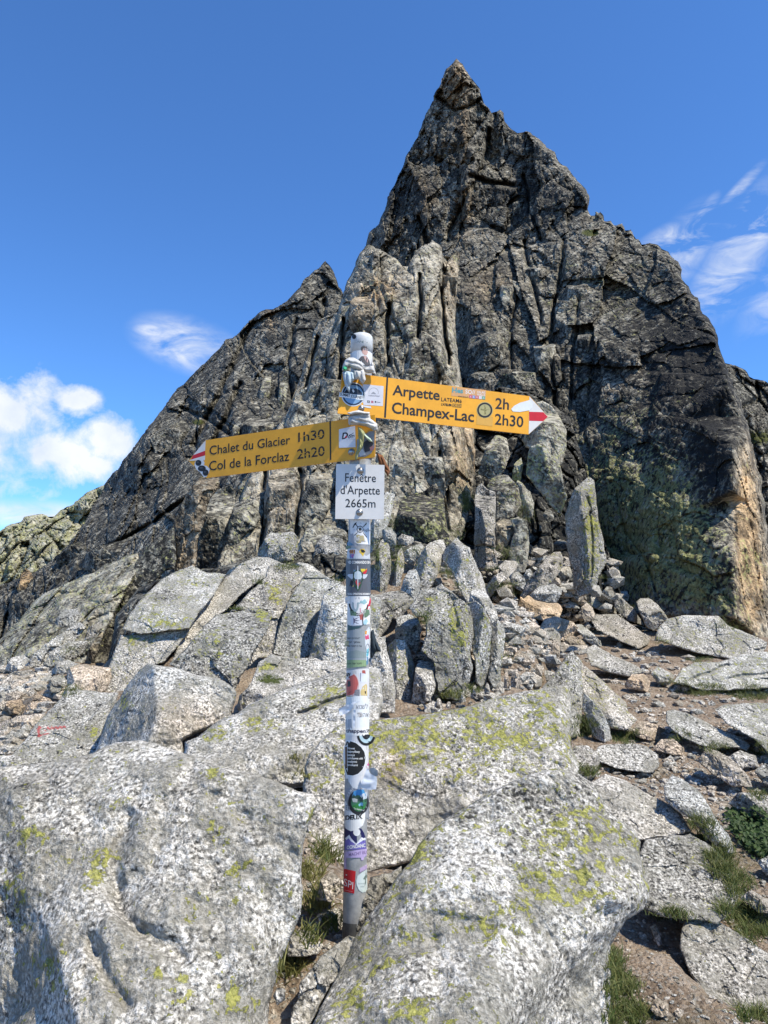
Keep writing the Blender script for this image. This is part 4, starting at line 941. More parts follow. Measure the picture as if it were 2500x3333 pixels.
sl('smooth grey ramp of rock between the speckled slab and the pointed slab', 'J', [(428, 775), (470, 652), (540, 556), (600, 470), (660, 380), (722, 290), (790, 240), (850, 214), (900, 190), (962, 240), (942, 292), (880, 332), (792, 402), (742, 472), (692, 502), (622, 572), (540, 662)], 6.4, planes=[(640, 500, 6.2, 0, 42), (850, 270, 6.9, 4, 54), (560, 600, 6.0, -16, 38)], lichen=.26, dark=.1)
sl('inclined slab with mossy notch above the pointed slab', 'J', [(742, 478), (832, 382), (932, 288), (960, 250), (1050, 262), (1130, 248), (1160, 286), (1096, 350), (1052, 440), (1012, 562), (988, 702), (960, 720), (900, 725), (852, 775), (930, 602), (962, 506), (936, 472), (850, 474)], 6.0, planes=[(960, 420, 5.9, -14, 36), (1080, 300, 6.3, 10, 52), (940, 640, 5.5, -20, 20)], spots=[('moss', 900, 320, 30, 30, .8), ('moss', 780, 466, 40, 12, .8), ('lichen', 980, 380, 40, 60, .3)], lichen=.34)
sl('rounded grey slab with a vertical crack left of the grey sticker', 'J', [(986, 705), (1012, 562), (1052, 442), (1096, 352), (1160, 286), (1222, 282), (1290, 308), (1346, 326), (1262, 376), (1232, 450), (1202, 562), (1192, 722), (1120, 735), (1060, 730)], 5.8, planes=[(1110, 520, 5.7, -10, 32), (1220, 320, 6.1, 4, 58), (1200, 500, 5.75, 40, 20)], lichen=.36, dark=.2)
sl('pale rounded slab immediately left of the post, below its grey sticker', 'J', [(1188, 745), (1204, 562), (1234, 452), (1266, 374), (1350, 334), (1400, 350), (1480, 382), (1540, 430), (1530, 700), (1490, 770), (1370, 780)], 5.4, planes=[(1350, 580, 5.35, 0, 26), (1360, 380, 5.6, 0, 56), (1230, 600, 5.4, -48, 20)], lichen=.36)
bo('boulder with bright moss on its shaded front below the outcrop slabs', 'J', [(792, 1000), (804, 940), (850, 870), (880, 802), (900, 742), (960, 708), (1032, 724), (1100, 746), (1180, 720), (1240, 755), (1340, 770), (1400, 782), (1400, 830), (1250, 870), (1120, 905), (1000, 950), (880, 1005), (812, 1030)], 4.4, planes=[(950, 880, 4.35, -26, 8), (1050, 770, 4.6, 0, 58), (1250, 810, 4.4, 24, 40)], lichen=.34, dark=.1, grain=.94, spots=[('moss', 960, 850, 110, 40, .75), ('lichen', 940, 780, 50, 20, .4), ('dark', 880, 920, 80, 70, .3)])
bo('rounded boulder perched on top of the outcrop', 'J', [(904, 170), (914, 120), (932, 88), (962, 60), (1012, 54), (1080, 56), (1106, 82), (1106, 150), (1090, 202), (1030, 220), (950, 208)], 7.9, lean=16, lichen=.4, grain=.68, s=3.6, roll=.3)
st('flat broken slab under the perched boulder', 'J', [(716, 290), (760, 242), (830, 214), (900, 184), (960, 196), (1050, 232), (1110, 252), (1000, 268), (950, 256), (850, 232)], 7.3, lean=45, grain=.68, lichen=.34)
st('small stone behind the perched boulder, right side', 'J', [(1104, 190), (1120, 130), (1150, 100), (1190, 110), (1200, 180), (1160, 220)], 8.4, grain=.68, dark=.2)
st('dark rock between the perched boulder and the post', 'J', [(1190, 220), (1210, 120), (1270, 70), (1340, 90), (1390, 150), (1390, 280), (1330, 300), (1260, 290)], 8.0, grain=.68, dark=.5, lean=8)
st('tilted stone at the right foot of the perched boulder', 'J', [(1050, 235), (1120, 215), (1190, 235), (1230, 262), (1180, 282), (1110, 262)], 7.4, grain=.68, lean=40)
# --- far left scree
st('mossy tilted slab in the shaded scree at far left', 'D', [(95, 880), (150, 822), (205, 775), (270, 735), (340, 698), (374, 718), (338, 762), (258, 832), (190, 880), (130, 900)], 7.4, lean=30, grain=.74, moss=.32, dark=.3)
st('grey tilted slab just below the mossy slab', 'D', [(186, 880), (240, 808), (300, 782), (384, 788), (356, 832), (290, 872), (220, 890)], 7.0, lean=38, grain=.74, dark=.15)
st('dark angular stone right of the mossy slab', 'D', [(368, 772), (382, 722), (430, 688), (450, 712), (410, 760)], 7.5, grain=.74, dark=.45)
st('long flat ledge stone at the left edge', 'D', [(-50, 1010), (0, 950), (60, 912), (132, 905), (200, 960), (218, 992), (150, 1004), (60, 990), (0, 1012)], 6.2, lean=40, grain=.81, warm=.15)
st('tan stone beneath the long ledge stone', 'D', [(98, 1098), (108, 1035), (160, 1008), (222, 1030), (242, 1062), (200, 1092), (150, 1104)], 5.7, grain=.81, warm=.6)
st('brownish boulder beside the tan stone at the left edge', 'D', [(5, 1095), (38, 1040), (88, 1028), (104, 1062), (74, 1095)], 5.7, grain=.81, warm=.7)
bo('squarish brown-grey boulder above the painted slab', 'D', [(290, 990), (296, 905), (340, 884), (470, 894), (478, 935), (456, 992), (400, 1004), (340, 998)], 5.4, lean=14, grain=.81, warm=.4, dark=.1, s=3.8)
st('thin flat stone on the bare earth at the left edge', 'D', [(-20, 1140), (70, 1108), (180, 1094), (206, 1110), (150, 1142), (60, 1164), (-20, 1166)], 5.1, lean=55, grain=.81, warm=.3)
st('dark-mossed stone left of the brown-grey boulder', 'D', [(265, 1025), (285, 985), (310, 960), (340, 985), (330, 1020), (290, 1040)], 5.3, grain=.81, moss=.3, dark=.2)
st('rubble piece under the grey tilted slab', 'D', [(215, 912), (250, 872), (300, 862), (345, 880), (320, 915), (270, 925)], 6.5, grain=.81, lean=30)
st('rubble piece beside the brown-grey boulder top', 'D', [(200, 975), (230, 930), (275, 925), (292, 960), (262, 990), (225, 1000)], 6.0, grain=.81, lean=25, dark=.2)
st('grey scree stone above the mossy slab', 'D', [(240, 702), (270, 650), (330, 640), (352, 672), (320, 706), (270, 724)], 8.2, grain=.68, dark=.3, lean=25)
st('pale scree flake left of the mossy slab', 'D', [(20, 905), (50, 860), (100, 838), (128, 860), (90, 900), (50, 918)], 7.0, grain=.74, lean=40)

# --- upright slabs right of the post
sl('big rounded tombstone-like slab with a yellow-green lichen streak', 'I', [(298, 1000), (325, 935), (368, 872), (430, 850), (500, 848), (562, 880), (622, 930), (662, 992), (690, 1092), (690, 1182), (674, 1300), (682, 1402), (662, 1502), (642, 1595), (590, 1620), (500, 1610), (470, 1562), (456, 1362), (372, 1282), (382, 1182), (402, 1062), (340, 1056)], 5.2, planes=[(540, 1250, 5.15, -4, 16), (470, 900, 5.45, -6, 52), (340, 1000, 5.3, -44, 30), (670, 1200, 5.2, 58, 14)], lichen=.34, spots=[('lichen', 560, 1060, 60, 120, .3), ('lichen', 640, 1200, 50, 80, .4), ('dark', 370, 960, 50, 60, .5), ('lichen', 430, 950, 30, 60, .3), ('moss', 370, 1070, 50, 50, .7)], cracks=[([(560, 930), (580, 1020), (600, 1120)], 6, .03)])
sl('narrow upright slab leaning on the right of the tombstone-like slab', 'I', [(668, 965), (720, 950), (762, 980), (802, 1052), (822, 1150), (814, 1300), (802, 1402), (792, 1492), (762, 1530), (722, 1490), (718, 1352), (692, 1232), (688, 1082)], 5.25, lean=14, lichen=.38, tilt=14)
sl('rightmost thin upright slab of the row, toothed lower edge', 'I', [(828, 1110), (868, 1080), (902, 1110), (914, 1172), (902, 1302), (892, 1422), (888, 1510), (850, 1520), (820, 1482), (808, 1352), (822, 1202)], 5.35, lean=14, tilt=18)
st('cracked block above the narrow upright slab', 'I', [(668, 956), (700, 872), (770, 868), (802, 902), (850, 992), (872, 1062), (850, 1098), (822, 1106), (790, 1026), (740, 958)], 5.7, grain=.74)
sl('large sunlit tapering slab higher up behind the tombstone-like slab', 'I', [(498, 650), (530, 592), (590, 535), (632, 540), (682, 592), (722, 662), (762, 752), (786, 832), (804, 905), (770, 885), (700, 885), (668, 965), (638, 920), (600, 802), (560, 722)], 6.4, lean=14, tilt=12, lichen=.4, spots=[('dark', 560, 600, 30, 50, .6)])
sl('narrow tilted slab left of the sunlit tapering slab', 'I', [(308, 715), (350, 622), (400, 560), (440, 530), (500, 548), (512, 602), (492, 682), (452, 792), (412, 862), (370, 890), (350, 852), (330, 772)], 6.6, lean=12, lichen=.4)
st('stubby pale stone left of the narrow tilted slab', 'I', [(213, 875), (240, 782), (270, 740), (320, 738), (342, 802), (347, 902), (322, 965), (280, 950), (230, 910)], 6.2, grain=.74, lean=20)
bo('hummocky pale boulder just right of the grey sticker', 'I', [(-70, 960), (0, 915), (60, 890), (150, 878), (222, 890), (282, 940), (302, 972), (262, 1022), (202, 1052), (152, 1072), (132, 1152), (62, 1210), (0, 1150), (-70, 1070)], 5.9, lean=30, grain=.74, lichen=.36, s=3.8)
st('cracked angular block below the hummocky boulder', 'I', [(173, 1130), (200, 1060), (270, 1038), (332, 1070), (352, 1122), (347, 1202), (332, 1302), (310, 1300), (230, 1212), (180, 1200)], 5.6, grain=.74)
sl('tall narrow slab two right of the post, beside the dark stone', 'I', [(128, 1258), (180, 1212), (242, 1220), (272, 1292), (302, 1402), (292, 1502), (272, 1632), (220, 1655), (190, 1602), (160, 1452), (132, 1352)], 5.2, lean=12)
st('dark upright stone at the foot of the tombstone-like slab', 'I', [(290, 1640), (300, 1482), (310, 1402), (340, 1354), (402, 1350), (452, 1370), (462, 1452), (442, 1562), (402, 1610), (370, 1640), (330, 1660)], 5.0, grain=.74, dark=.4, lean=8)
sl('pale slab standing right against the post, lower half', 'I', [(-60, 1250), (0, 1225), (60, 1198), (112, 1200), (126, 1292), (142, 1402), (166, 1562), (168, 1680), (80, 1700), (-60, 1700), (-60, 1500)], 4.7, lean=16, lichen=.34)
sl('thin upright slab beside the white plate', 'I', [(-10, 610), (-4, 500), (20, 402), (60, 302), (110, 228), (172, 236), (152, 322), (132, 422), (92, 482), (62, 562), (20, 620)], 7.2, lean=8)
sl('pale slab edged with moss just right of the post', 'I', [(8, 890), (30, 762), (58, 642), (80, 542), (110, 508), (142, 592), (152, 682), (132, 782), (112, 885), (70, 890)], 6.6, lean=14, spots=[('moss', 60, 640, 20, 90, .8)])
st('knobbly stone capping the mossy slabs', 'I', [(88, 480), (118, 455), (160, 458), (187, 500), (182, 572), (160, 625), (130, 572), (100, 522)], 6.9, grain=.74, lean=10)
sl('thin dark-edged slab beyond the moss strip', 'I', [(136, 890), (170, 802), (200, 622), (220, 590), (237, 642), (232, 742), (212, 832), (190, 888)], 6.7, lean=10, spots=[('moss', 180, 660, 24, 110, .8)])
bo('black-spotted lichen block at the foot of the buttress', 'I', [(145, 470), (198, 382), (228, 292), (290, 240), (380, 222), (430, 180), (470, 168), (502, 232), (522, 332), (522, 432), (545, 545), (512, 570), (470, 540), (402, 555), (360, 592), (300, 572), (240, 612), (208, 572), (186, 502)], 8.1, lean=12, mat=M_CLIFF, grain=1.0, lichen=.48, dark=.45, s=3.8, spots=[('lichen', 400, 460, 90, 60, .25)])
st('small flat stone below the black-spotted block', 'I', [(198, 522), (222, 498), (300, 514), (304, 548), (250, 570), (210, 555)], 7.0, grain=.74)
st('mossy stone below the black-spotted block', 'I', [(228, 615), (300, 580), (350, 558), (384, 590), (342, 642), (300, 705), (240, 665)], 6.9, grain=.74, moss=.4, dark=.2)
bo('squared stone pillar with tan base at the edge of the dark alcove', 'I', [(718, 715), (718, 502), (725, 352), (718, 272), (733, 182), (760, 158), (800, 188), (852, 208), (862, 262), (857, 402), (852, 542), (873, 702), (850, 725), (770, 728)], 8.6, name='rock_pillar', cat='rock pillar', lean=4, tilt=6, grain=.68, warm=.15, lichen=.32, s=3.6, cracks=[([(720, 580), (780, 575), (850, 590)], 4, .06)], spots=[('warm', 790, 620, 90, 120, .5), ('dark', 800, 280, 60, 80, .5)])
st('stone with tan belly wedged beside the stone pillar', 'I', [(853, 600), (850, 462), (858, 412), (900, 390), (960, 394), (982, 442), (977, 502), (942, 562), (900, 608)], 9.0, grain=.68, warm=.2, lichen=.36, lean=2)
sl('upright slab with a white edge facing the dark alcove', 'I', [(958, 620), (985, 482), (968, 396), (1020, 388), (1062, 418), (1078, 482), (1072, 602), (1067, 702), (1050, 750), (988, 740)], 8.8, lean=2, tilt=-12)
bo('rounded grey boulder above the wedged stone', 'I', [(788, 190), (830, 112), (880, 88), (932, 110), (982, 160), (1022, 210), (1037, 292), (1002, 352), (960, 398), (900, 400), (858, 400), (858, 262)], 9.6, grain=.68, lichen=.42, dark=.2, s=3.6, lean=10)
sl('small curved slab right of the rounded grey boulder', 'I', [(978, 172), (1010, 138), (1052, 160), (1092, 210), (1107, 292), (1092, 370), (1040, 380), (1030, 292), (1010, 212)], 9.7, lichen=.46, dark=.2, lean=8)
bo('lens-shaped boulder hanging point-down in the alcove', 'G', [(352, 1500), (378, 1420), (408, 1398), (442, 1410), (492, 1470), (532, 1530), (557, 1602), (567, 1682), (562, 1742), (530, 1784), (500, 1752), (440, 1692), (390, 1622), (358, 1562)], 10.4, planes=[(460, 1580, 10.3, 18, 12), (390, 1560, 10.5, -40, 0), (480, 1720, 10.5, -10, -25)], grain=.68, lichen=.5, dark=.15, s=3.6)
bo('block behind the right-hand arrow tip', 'G', [(330, 1390), (370, 1300), (400, 1230), (415, 1168), (440, 1160), (492, 1200), (542, 1260), (577, 1340), (577, 1422), (552, 1502), (520, 1526), (470, 1480), (420, 1440), (360, 1420)], 11.6, grain=.68, lichen=.44, dark=.15, s=3.8, lean=10)
st('dark rock left of the hanging lens-shaped boulder', 'G', [(100, 1560), (130, 1430), (180, 1350), (250, 1380), (262, 1460), (230, 1560), (160, 1590)], 10.6, grain=.68, lichen=.4, dark=.3, lean=8)
st('narrow green rock between the dark rock and the hanging boulder', 'G', [(275, 1590), (290, 1510), (325, 1480), (340, 1520), (325, 1590), (300, 1620)], 10.6, grain=.68, lichen=.55, dark=.2, lean=8)
sl('tall standing slab, tan left side and lichen-green right side', 'I', [(1343, 490), (1343, 372), (1368, 272), (1400, 192), (1450, 135), (1490, 120), (1517, 150), (1522, 252), (1552, 402), (1582, 552), (1592, 682), (1562, 782), (1532, 832), (1502, 900), (1420, 910), (1393, 862), (1378, 722), (1358, 602)], 8.8, name='standing_slab', planes=[(1400, 500, 8.85, -48, 4), (1500, 550, 8.75, 22, 10), (1480, 150, 9.0, 0, 50)], lichen=.36, grain=.68, spots=[('warm', 1390, 600, 50, 320, .6), ('lichen', 1390, 600, 50, 320, -.3), ('lichen', 1500, 520, 70, 300, .32), ('dark', 1510, 350, 40, 120, .5)], cracks=[([(1480, 250), (1500, 420), (1510, 600), (1500, 780)], 4, .05)], roll=.12)
bo('leaning oval boulder with a hole-like dark spot by the alcove', 'I', [(1030, 900), (1078, 802), (1120, 732), (1180, 672), (1250, 630), (1290, 624), (1312, 660), (1302, 722), (1262, 792), (1222, 832), (1150, 866), (1100, 900), (1045, 925)], 7.9, grain=.68, warm=.25, lichen=.32, s=3.6, lean=12, tilt=-10, spots=[('dark', 1246, 696, 9, 9, 2.5)])
st('grey stone in front of the leaning oval boulder', 'I', [(1085, 915), (1150, 852), (1200, 838), (1260, 830), (1297, 860), (1302, 902), (1270, 945), (1200, 958), (1120, 942)], 7.5, grain=.68, dark=.2)
sl('tilted slab with pale top over a dark hollow', 'I', [(788, 895), (810, 832), (850, 782), (888, 742), (872, 722), (920, 690), (980, 688), (1007, 710), (982, 752), (932, 792), (890, 832), (850, 892), (820, 940)], 7.2, lean=25, lichen=.25, warm=.15)
st('angular stone right of the tilted slab', 'I', [(938, 775), (1000, 748), (1042, 790), (1062, 832), (1030, 876), (980, 846)], 7.5, grain=.68)
st('pale stone at the foot of the white-edged slab', 'I', [(1040, 790), (1060, 742), (1090, 730), (1108, 765), (1080, 800)], 8.0, grain=.68)
st('half-hidden stone under the standing slab', 'I', [(1255, 610), (1250, 560), (1290, 530), (1340, 550), (1330, 590), (1290, 616)], 9.4, grain=.68, dark=.3)
st('dark stone inside the alcove', 'I', [(1180, 370), (1200, 330), (1240, 340), (1250, 390), (1210, 410)], 10.2, grain=.68, dark=.3)
st('grey stone left of the foot of the standing slab', 'I', [(1280, 760), (1310, 715), (1355, 720), (1368, 770), (1330, 805), (1295, 800)], 8.4, grain=.68)
st('rounded stone at the right foot of the standing slab', 'I', [(1500, 885), (1520, 845), (1555, 845), (1575, 880), (1560, 910), (1515, 912)], 8.3, grain=.68)
st('pale round stone under the dark wall', 'I', [(1580, 890), (1605, 855), (1650, 860), (1670, 895), (1640, 920)], 8.4, grain=.68)

# --- stones along the trail on the right
SNAP[0] = True
st('tan-orange stained slab at the head of the trail', 'C', [(288, 815), (328, 730), (380, 724), (440, 758), (520, 768), (550, 800), (532, 845), (470, 868), (400, 850), (310, 842)], 6.9, grain=.81, warm=.8, dark=-.1, name='rock_slab', cat='rock slab', lichen=.1)
st('tan flake below the orange stained slab', 'C', [(256, 870), (300, 838), (380, 848), (412, 880), (402, 915), (330, 912), (278, 898)], 6.5, grain=.81, warm=.6, lichen=.1)
st('tan block in the middle of the trail head', 'C', [(426, 908), (450, 850), (520, 838), (602, 868), (644, 902), (622, 945), (560, 978), (528, 968), (498, 938)], 6.4, grain=.81, warm=.6, lichen=.15)
sl('thin slab leaning below the standing slab', 'C', [(628, 722), (700, 711), (782, 728), (834, 768), (844, 802), (780, 816), (720, 796), (660, 756)], 7.8, lean=40, grain=.68)
st('long flat stone lying against the dark wall', 'C', [(803, 718), (830, 703), (960, 706), (988, 724), (972, 748), (880, 756), (830, 746)], 8.6, grain=.68, lean=35)
st('small egg-shaped upright stone on the trail', 'C', [(652, 795), (680, 763), (712, 788), (723, 832), (702, 868), (668, 874), (652, 832)], 7.2, grain=.81, warm=.3, lean=14)
sl('sloping slab between the thin slab and the grey pointed stone', 'C', [(833, 750), (870, 738), (932, 798), (972, 850), (980, 884), (920, 868), (860, 828), (838, 794)], 7.6, lean=35, grain=.68)
st('grey pointed stone under the dark wall', 'C', [(948, 764), (975, 738), (1022, 744), (1062, 788), (1102, 838), (1113, 858), (1072, 894), (1040, 916), (1000, 886), (968, 836)], 7.4, grain=.68, lean=25)
bo('thick pale slab pointing down the trail', 'C', [(708, 872), (728, 836), (770, 824), (832, 828), (902, 868), (962, 908), (1024, 948), (1014, 984), (960, 1006), (900, 990), (820, 948), (730, 912)], 6.9, planes=[(850, 950, 6.75, -10, 10), (830, 870, 7.1, 8, 58), (980, 970, 6.85, 50, 25)], grain=.74, lichen=.18, warm=.15, name='rock_slab', cat='rock slab', s=3.6, soft=.6)
st('splinter of stone left of the thick pale slab', 'C', [(622, 888), (650, 886), (702, 928), (752, 968), (774, 1004), (720, 998), (660, 960), (628, 926)], 6.6, grain=.81, lean=35)
st('flat brown stone below the splinter', 'C', [(552, 978), (590, 948), (640, 958), (684, 990), (662, 1006), (590, 1002)], 6.3, grain=.81, warm=.5, lean=45)
bo('long grey slab tapering to the right over the trail', 'C', [(678, 1010), (718, 997), (802, 1036), (882, 1076), (952, 1106), (970, 1130), (942, 1162), (860, 1160), (780, 1132), (708, 1110), (678, 1058)], 5.9, planes=[(800, 1100, 5.85, -8, 16), (800, 1050, 6.0, 6, 60), (690, 1050, 5.9, -40, 20)], grain=.81, lichen=.25, name='rock_slab', cat='rock slab', s=3.6, soft=.6)
bo('large flat greenish slab under the foot of the dark wall', 'C', [(1043, 970), (1068, 902), (1108, 850), (1200, 828), (1300, 828), (1382, 848), (1452, 898), (1562, 948), (1642, 978), (1654, 1012), (1600, 1056), (1500, 1068), (1400, 1068), (1300, 1048), (1200, 1010), (1100, 982)], 6.9, planes=[(1300, 930, 7.0, -6, 44), (1500, 1030, 6.5, 6, 20), (1100, 930, 7.0, -30, 30)], grain=.74, lichen=.4, name='rock_slab', cat='rock slab', s=3.6)
st('thin flake lying above the large flat greenish slab', 'C', [(1178, 812), (1240, 798), (1330, 812), (1376, 836), (1300, 838), (1200, 834)], 8.2, grain=.68, lean=50)
bo('layered pale slab at the right edge above the grass', 'C', [(1148, 1185), (1200, 1128), (1260, 1098), (1380, 1086), (1450, 1076), (1520, 1053), (1600, 1042), (1760, 1036), (1760, 1210), (1600, 1240), (1500, 1234), (1400, 1232), (1300, 1234), (1220, 1212)], 5.7, planes=[(1400, 1160, 5.6, -4, 22), (1500, 1090, 5.9, 0, 58), (1200, 1170, 5.6, -34, 24)], grain=.81, lichen=.36, dark=.15, name='rock_slab', cat='rock slab', s=3.6, cracks=[([(1240, 1180), (1330, 1150), (1440, 1100)], 5, .05), ([(1420, 1180), (1520, 1160), (1660, 1150)], 5, .05)])
bo('broad tilted slab cut off by the right edge beside the trail', 'C', [(1378, 1350), (1420, 1308), (1520, 1302), (1640, 1298), (1780, 1310), (1780, 1600), (1659, 1560), (1580, 1512), (1500, 1452), (1430, 1402)], 4.6, planes=[(1560, 1400, 4.6, -10, 48), (1450, 1390, 4.5, -24, 22), (1640, 1330, 4.9, 0, 64)], grain=.94, lichen=.36, name='rock_slab', cat='rock slab', s=3.6)
bo('long pale slab lying across the trail', 'C', [(1106, 1420), (1113, 1360), (1150, 1348), (1232, 1376), (1322, 1416), (1422, 1456), (1502, 1486), (1556, 1534), (1548, 1562), (1500, 1550), (1430, 1544), (1370, 1562), (1300, 1534), (1200, 1492), (1138, 1462)], 4.5, planes=[(1300, 1490, 4.42, -10, 20), (1300, 1430, 4.6, 4, 62), (1130, 1410, 4.5, -36, 26)], grain=.94, lichen=.18, dark=-.05, name='rock_slab', cat='rock slab', s=3.6, soft=.7)
bo('pale brick-shaped stone lying on the trail', 'C', [(716, 1572), (748, 1533), (830, 1528), (932, 1532), (1012, 1548), (1058, 1588), (1064, 1645), (1030, 1675), (950, 1676), (830, 1652), (748, 1622)], 4.1, planes=[(900, 1620, 4.02, -4, 12), (880, 1560, 4.2, 0, 62), (1030, 1620, 4.1, 45, 20)], grain=.75, lichen=.16, dark=.0, s=3.6, soft=.7)
bo('left half of a split pyramid-shaped rock by the trail', 'C', [(436, 1225), (520, 1128), (570, 1038), (602, 1032), (642, 1090), (652, 1190), (662, 1330), (644, 1472), (600, 1500), (560, 1460), (540, 1380), (500, 1280)], 4.5, planes=[(570, 1250, 4.5, -8, 30), (480, 1210, 4.6, -34, 40), (640, 1300, 4.55, 40, 20)], grain=.88, lichen=.38, s=3.6)
bo('right half of a split pyramid-shaped rock, dark front', 'C', [(600, 1034), (650, 1088), (722, 1148), (802, 1228), (872, 1298), (912, 1358), (940, 1402), (900, 1442), (830, 1454), (788, 1424), (738, 1352), (688, 1280), (638, 1190)], 4.7, planes=[(760, 1340, 4.6, -34, 4), (760, 1220, 4.75, 16, 48)], grain=.88, lichen=.36, warm=.1, s=3.6, soft=.6)
sl('lens-shaped slab tucked under the split rock', 'C', [(646, 1300), (670, 1258), (722, 1308), (772, 1368), (804, 1440), (808, 1502), (770, 1514), (718, 1482), (688, 1412)], 4.35, lean=25, grain=.88, dark=.2)
bo('small cubic boulder with shaded front above the split rock', 'C', [(326, 1165), (358, 1100), (410, 1078), (472, 1088), (488, 1132), (484, 1190), (450, 1224), (400, 1226), (350, 1206)], 5.0, planes=[(400, 1180, 4.95, -20, 0), (410, 1105, 5.2, 0, 60), (470, 1150, 5.0, 45, 15)], grain=.88, s=3.4, soft=.6)
st('rounded stone left of the two-tone stone', 'C', [(296, 1040), (328, 968), (370, 978), (402, 1030), (408, 1086), (380, 1112), (330, 1112), (302, 1070)], 5.5, grain=.81, lean=22)
st('two-tone stone with a grey cap and tan body', 'C', [(406, 1060), (428, 958), (450, 908), (500, 903), (532, 938), (538, 1010), (532, 1088), (510, 1130), (480, 1142), (430, 1092)], 5.6, grain=.81, warm=.45, lean=14, spots=[('warm', 480, 925, 70, 40, -.5), ('dark', 480, 925, 60, 30, .3)])
st('tan cracked stone on the trail under the long grey slab', 'C', [(886, 1205), (930, 1150), (982, 1148), (1018, 1190), (1014, 1244), (960, 1242), (898, 1224)], 5.3, grain=.88, warm=.8, lichen=.05)
st('grey-green stone left of the layered slab', 'C', [(1026, 1145), (1060, 1108), (1120, 1136), (1156, 1162), (1124, 1210), (1060, 1196)], 5.6, grain=.81, lichen=.4)
st('tan stone beside the grass tuft below the split rock', 'C', [(926, 1455), (970, 1408), (1060, 1426), (1104, 1450), (1094, 1510), (1020, 1514), (948, 1494)], 4.5, grain=.94, warm=.5)
st('low tan stone left of the long pale slab', 'C', [(1040, 1560), (1080, 1508), (1150, 1508), (1202, 1550), (1226, 1588), (1150, 1588)], 4.3, grain=.94, warm=.5, lean=40)
bo('rounded grey boulder behind the lichened boulder ridge', 'C', [(570, 1590), (620, 1533), (692, 1538), (742, 1580), (754, 1645), (734, 1710), (650, 1730), (580, 1690)], 3.7, grain=.8, s=3.6, lean=25)
bo('flat pale slab running right from the lichened boulder', 'B', [(1020, 275), (1080, 248), (1152, 268), (1242, 318), (1332, 368), (1378, 430), (1384, 456), (1300, 470), (1200, 480), (1140, 470), (1060, 400)], 2.95, planes=[(1220, 380, 2.95, 2, 58), (1300, 450, 2.8, 12, 24)], grain=.9, lichen=.2, dark=.05, name='rock_slab', cat='rock slab', s=3.6)
bo('rounded cracked boulder right of the big lichened boulder', 'B', [(1190, 520), (1220, 472), (1300, 461), (1382, 465), (1442, 490), (1492, 540), (1524, 610), (1540, 690), (1524, 750), (1470, 775), (1400, 760), (1330, 770), (1260, 760), (1210, 740), (1200, 640)], 2.6, planes=[(1400, 600, 2.5, 14, 40), (1260, 600, 2.55, -20, 34), (1340, 490, 2.75, 0, 64), (1450, 730, 2.42, 10, 20)], grain=.9, lichen=.28, dark=.1, s=3.6, cracks=[([(1270, 470), (1290, 530), (1280, 600), (1300, 660)], 14, .012)])
bo('grey boulder in the lower right corner beside bare soil', 'B', [(1336, 815), (1370, 745), (1422, 748), (1502, 788), (1582, 838), (1662, 898), (1760, 960), (1760, 1200), (1640, 1130), (1560, 1125), (1480, 1096), (1420, 1054), (1378, 970), (1346, 880)], 2.7, snap=False, planes=[(1520, 950, 2.64, -14, 46), (1400, 880, 2.72, -46, 28), (1480, 800, 2.92, 6, 64)], grain=1.0, lichen=.28, dark=.1, s=3.6)
bo('long humped slab along the right side of the trail', 'B', [(1276, 292), (1310, 253), (1362, 258), (1422, 318), (1472, 388), (1522, 458), (1540, 528), (1500, 522), (1440, 464), (1390, 414), (1330, 364), (1288, 332)], 3.2, grain=.85, lean=44, lichen=.24, name='rock_slab', cat='rock slab', s=3.6)
bo('pale rock overhanging the dark leafy plant', 'B', [(1512, 350), (1550, 313), (1620, 308), (1662, 328), (1740, 350), (1740, 420), (1640, 402), (1570, 388)], 3.2, grain=.85, lean=42, lichen=.2, s=3.6)
st('half-buried tan stone across the trail', 'B', [(1404, 195), (1440, 148), (1522, 186), (1592, 246), (1606, 286), (1530, 282), (1450, 242)], 3.7, grain=.8, warm=.3, lean=45)
st('low grey stone right of the half-buried tan stone', 'B', [(1516, 178), (1560, 158), (1612, 178), (1626, 214), (1560, 220)], 3.9, grain=.8, lean=45)
st('thin finger-like stone on the bare soil', 'B', [(1238, 794), (1254, 788), (1270, 820), (1276, 855), (1264, 864), (1246, 828)], None, grain=1.0, warm=.2, s=3.2)
st('small tan stone on the soil at the bottom edge', 'B', [(1234, 1085), (1262, 1050), (1300, 1074), (1300, 1112), (1256, 1118)], None, grain=1.0, warm=.5, s=3.2)
st('small stone beside the tan stone at the bottom edge', 'B', [(1310, 1110), (1330, 1085), (1362, 1098), (1360, 1125), (1325, 1130)], None, grain=1.0, warm=.3, s=3.2)
st('pale stone at the lower left of the corner boulder', 'B', [(1560, 690), (1600, 660), (1659, 690), (1720, 720), (1720, 760), (1620, 740)], 2.75, grain=.9, warm=.2, lean=45)
st('grey stone at the right edge above the grass patch', 'B', [(1620, 560), (1659, 540), (1720, 560), (1720, 620), (1650, 610)], 3.0, grain=.9, lean=40)
st('pale stone at the right edge near the half-buried stone', 'B', [(1610, 230), (1650, 205), (1720, 230), (1720, 290), (1640, 280)], 3.7, grain=.8, lean=40)
SNAP[0] = False
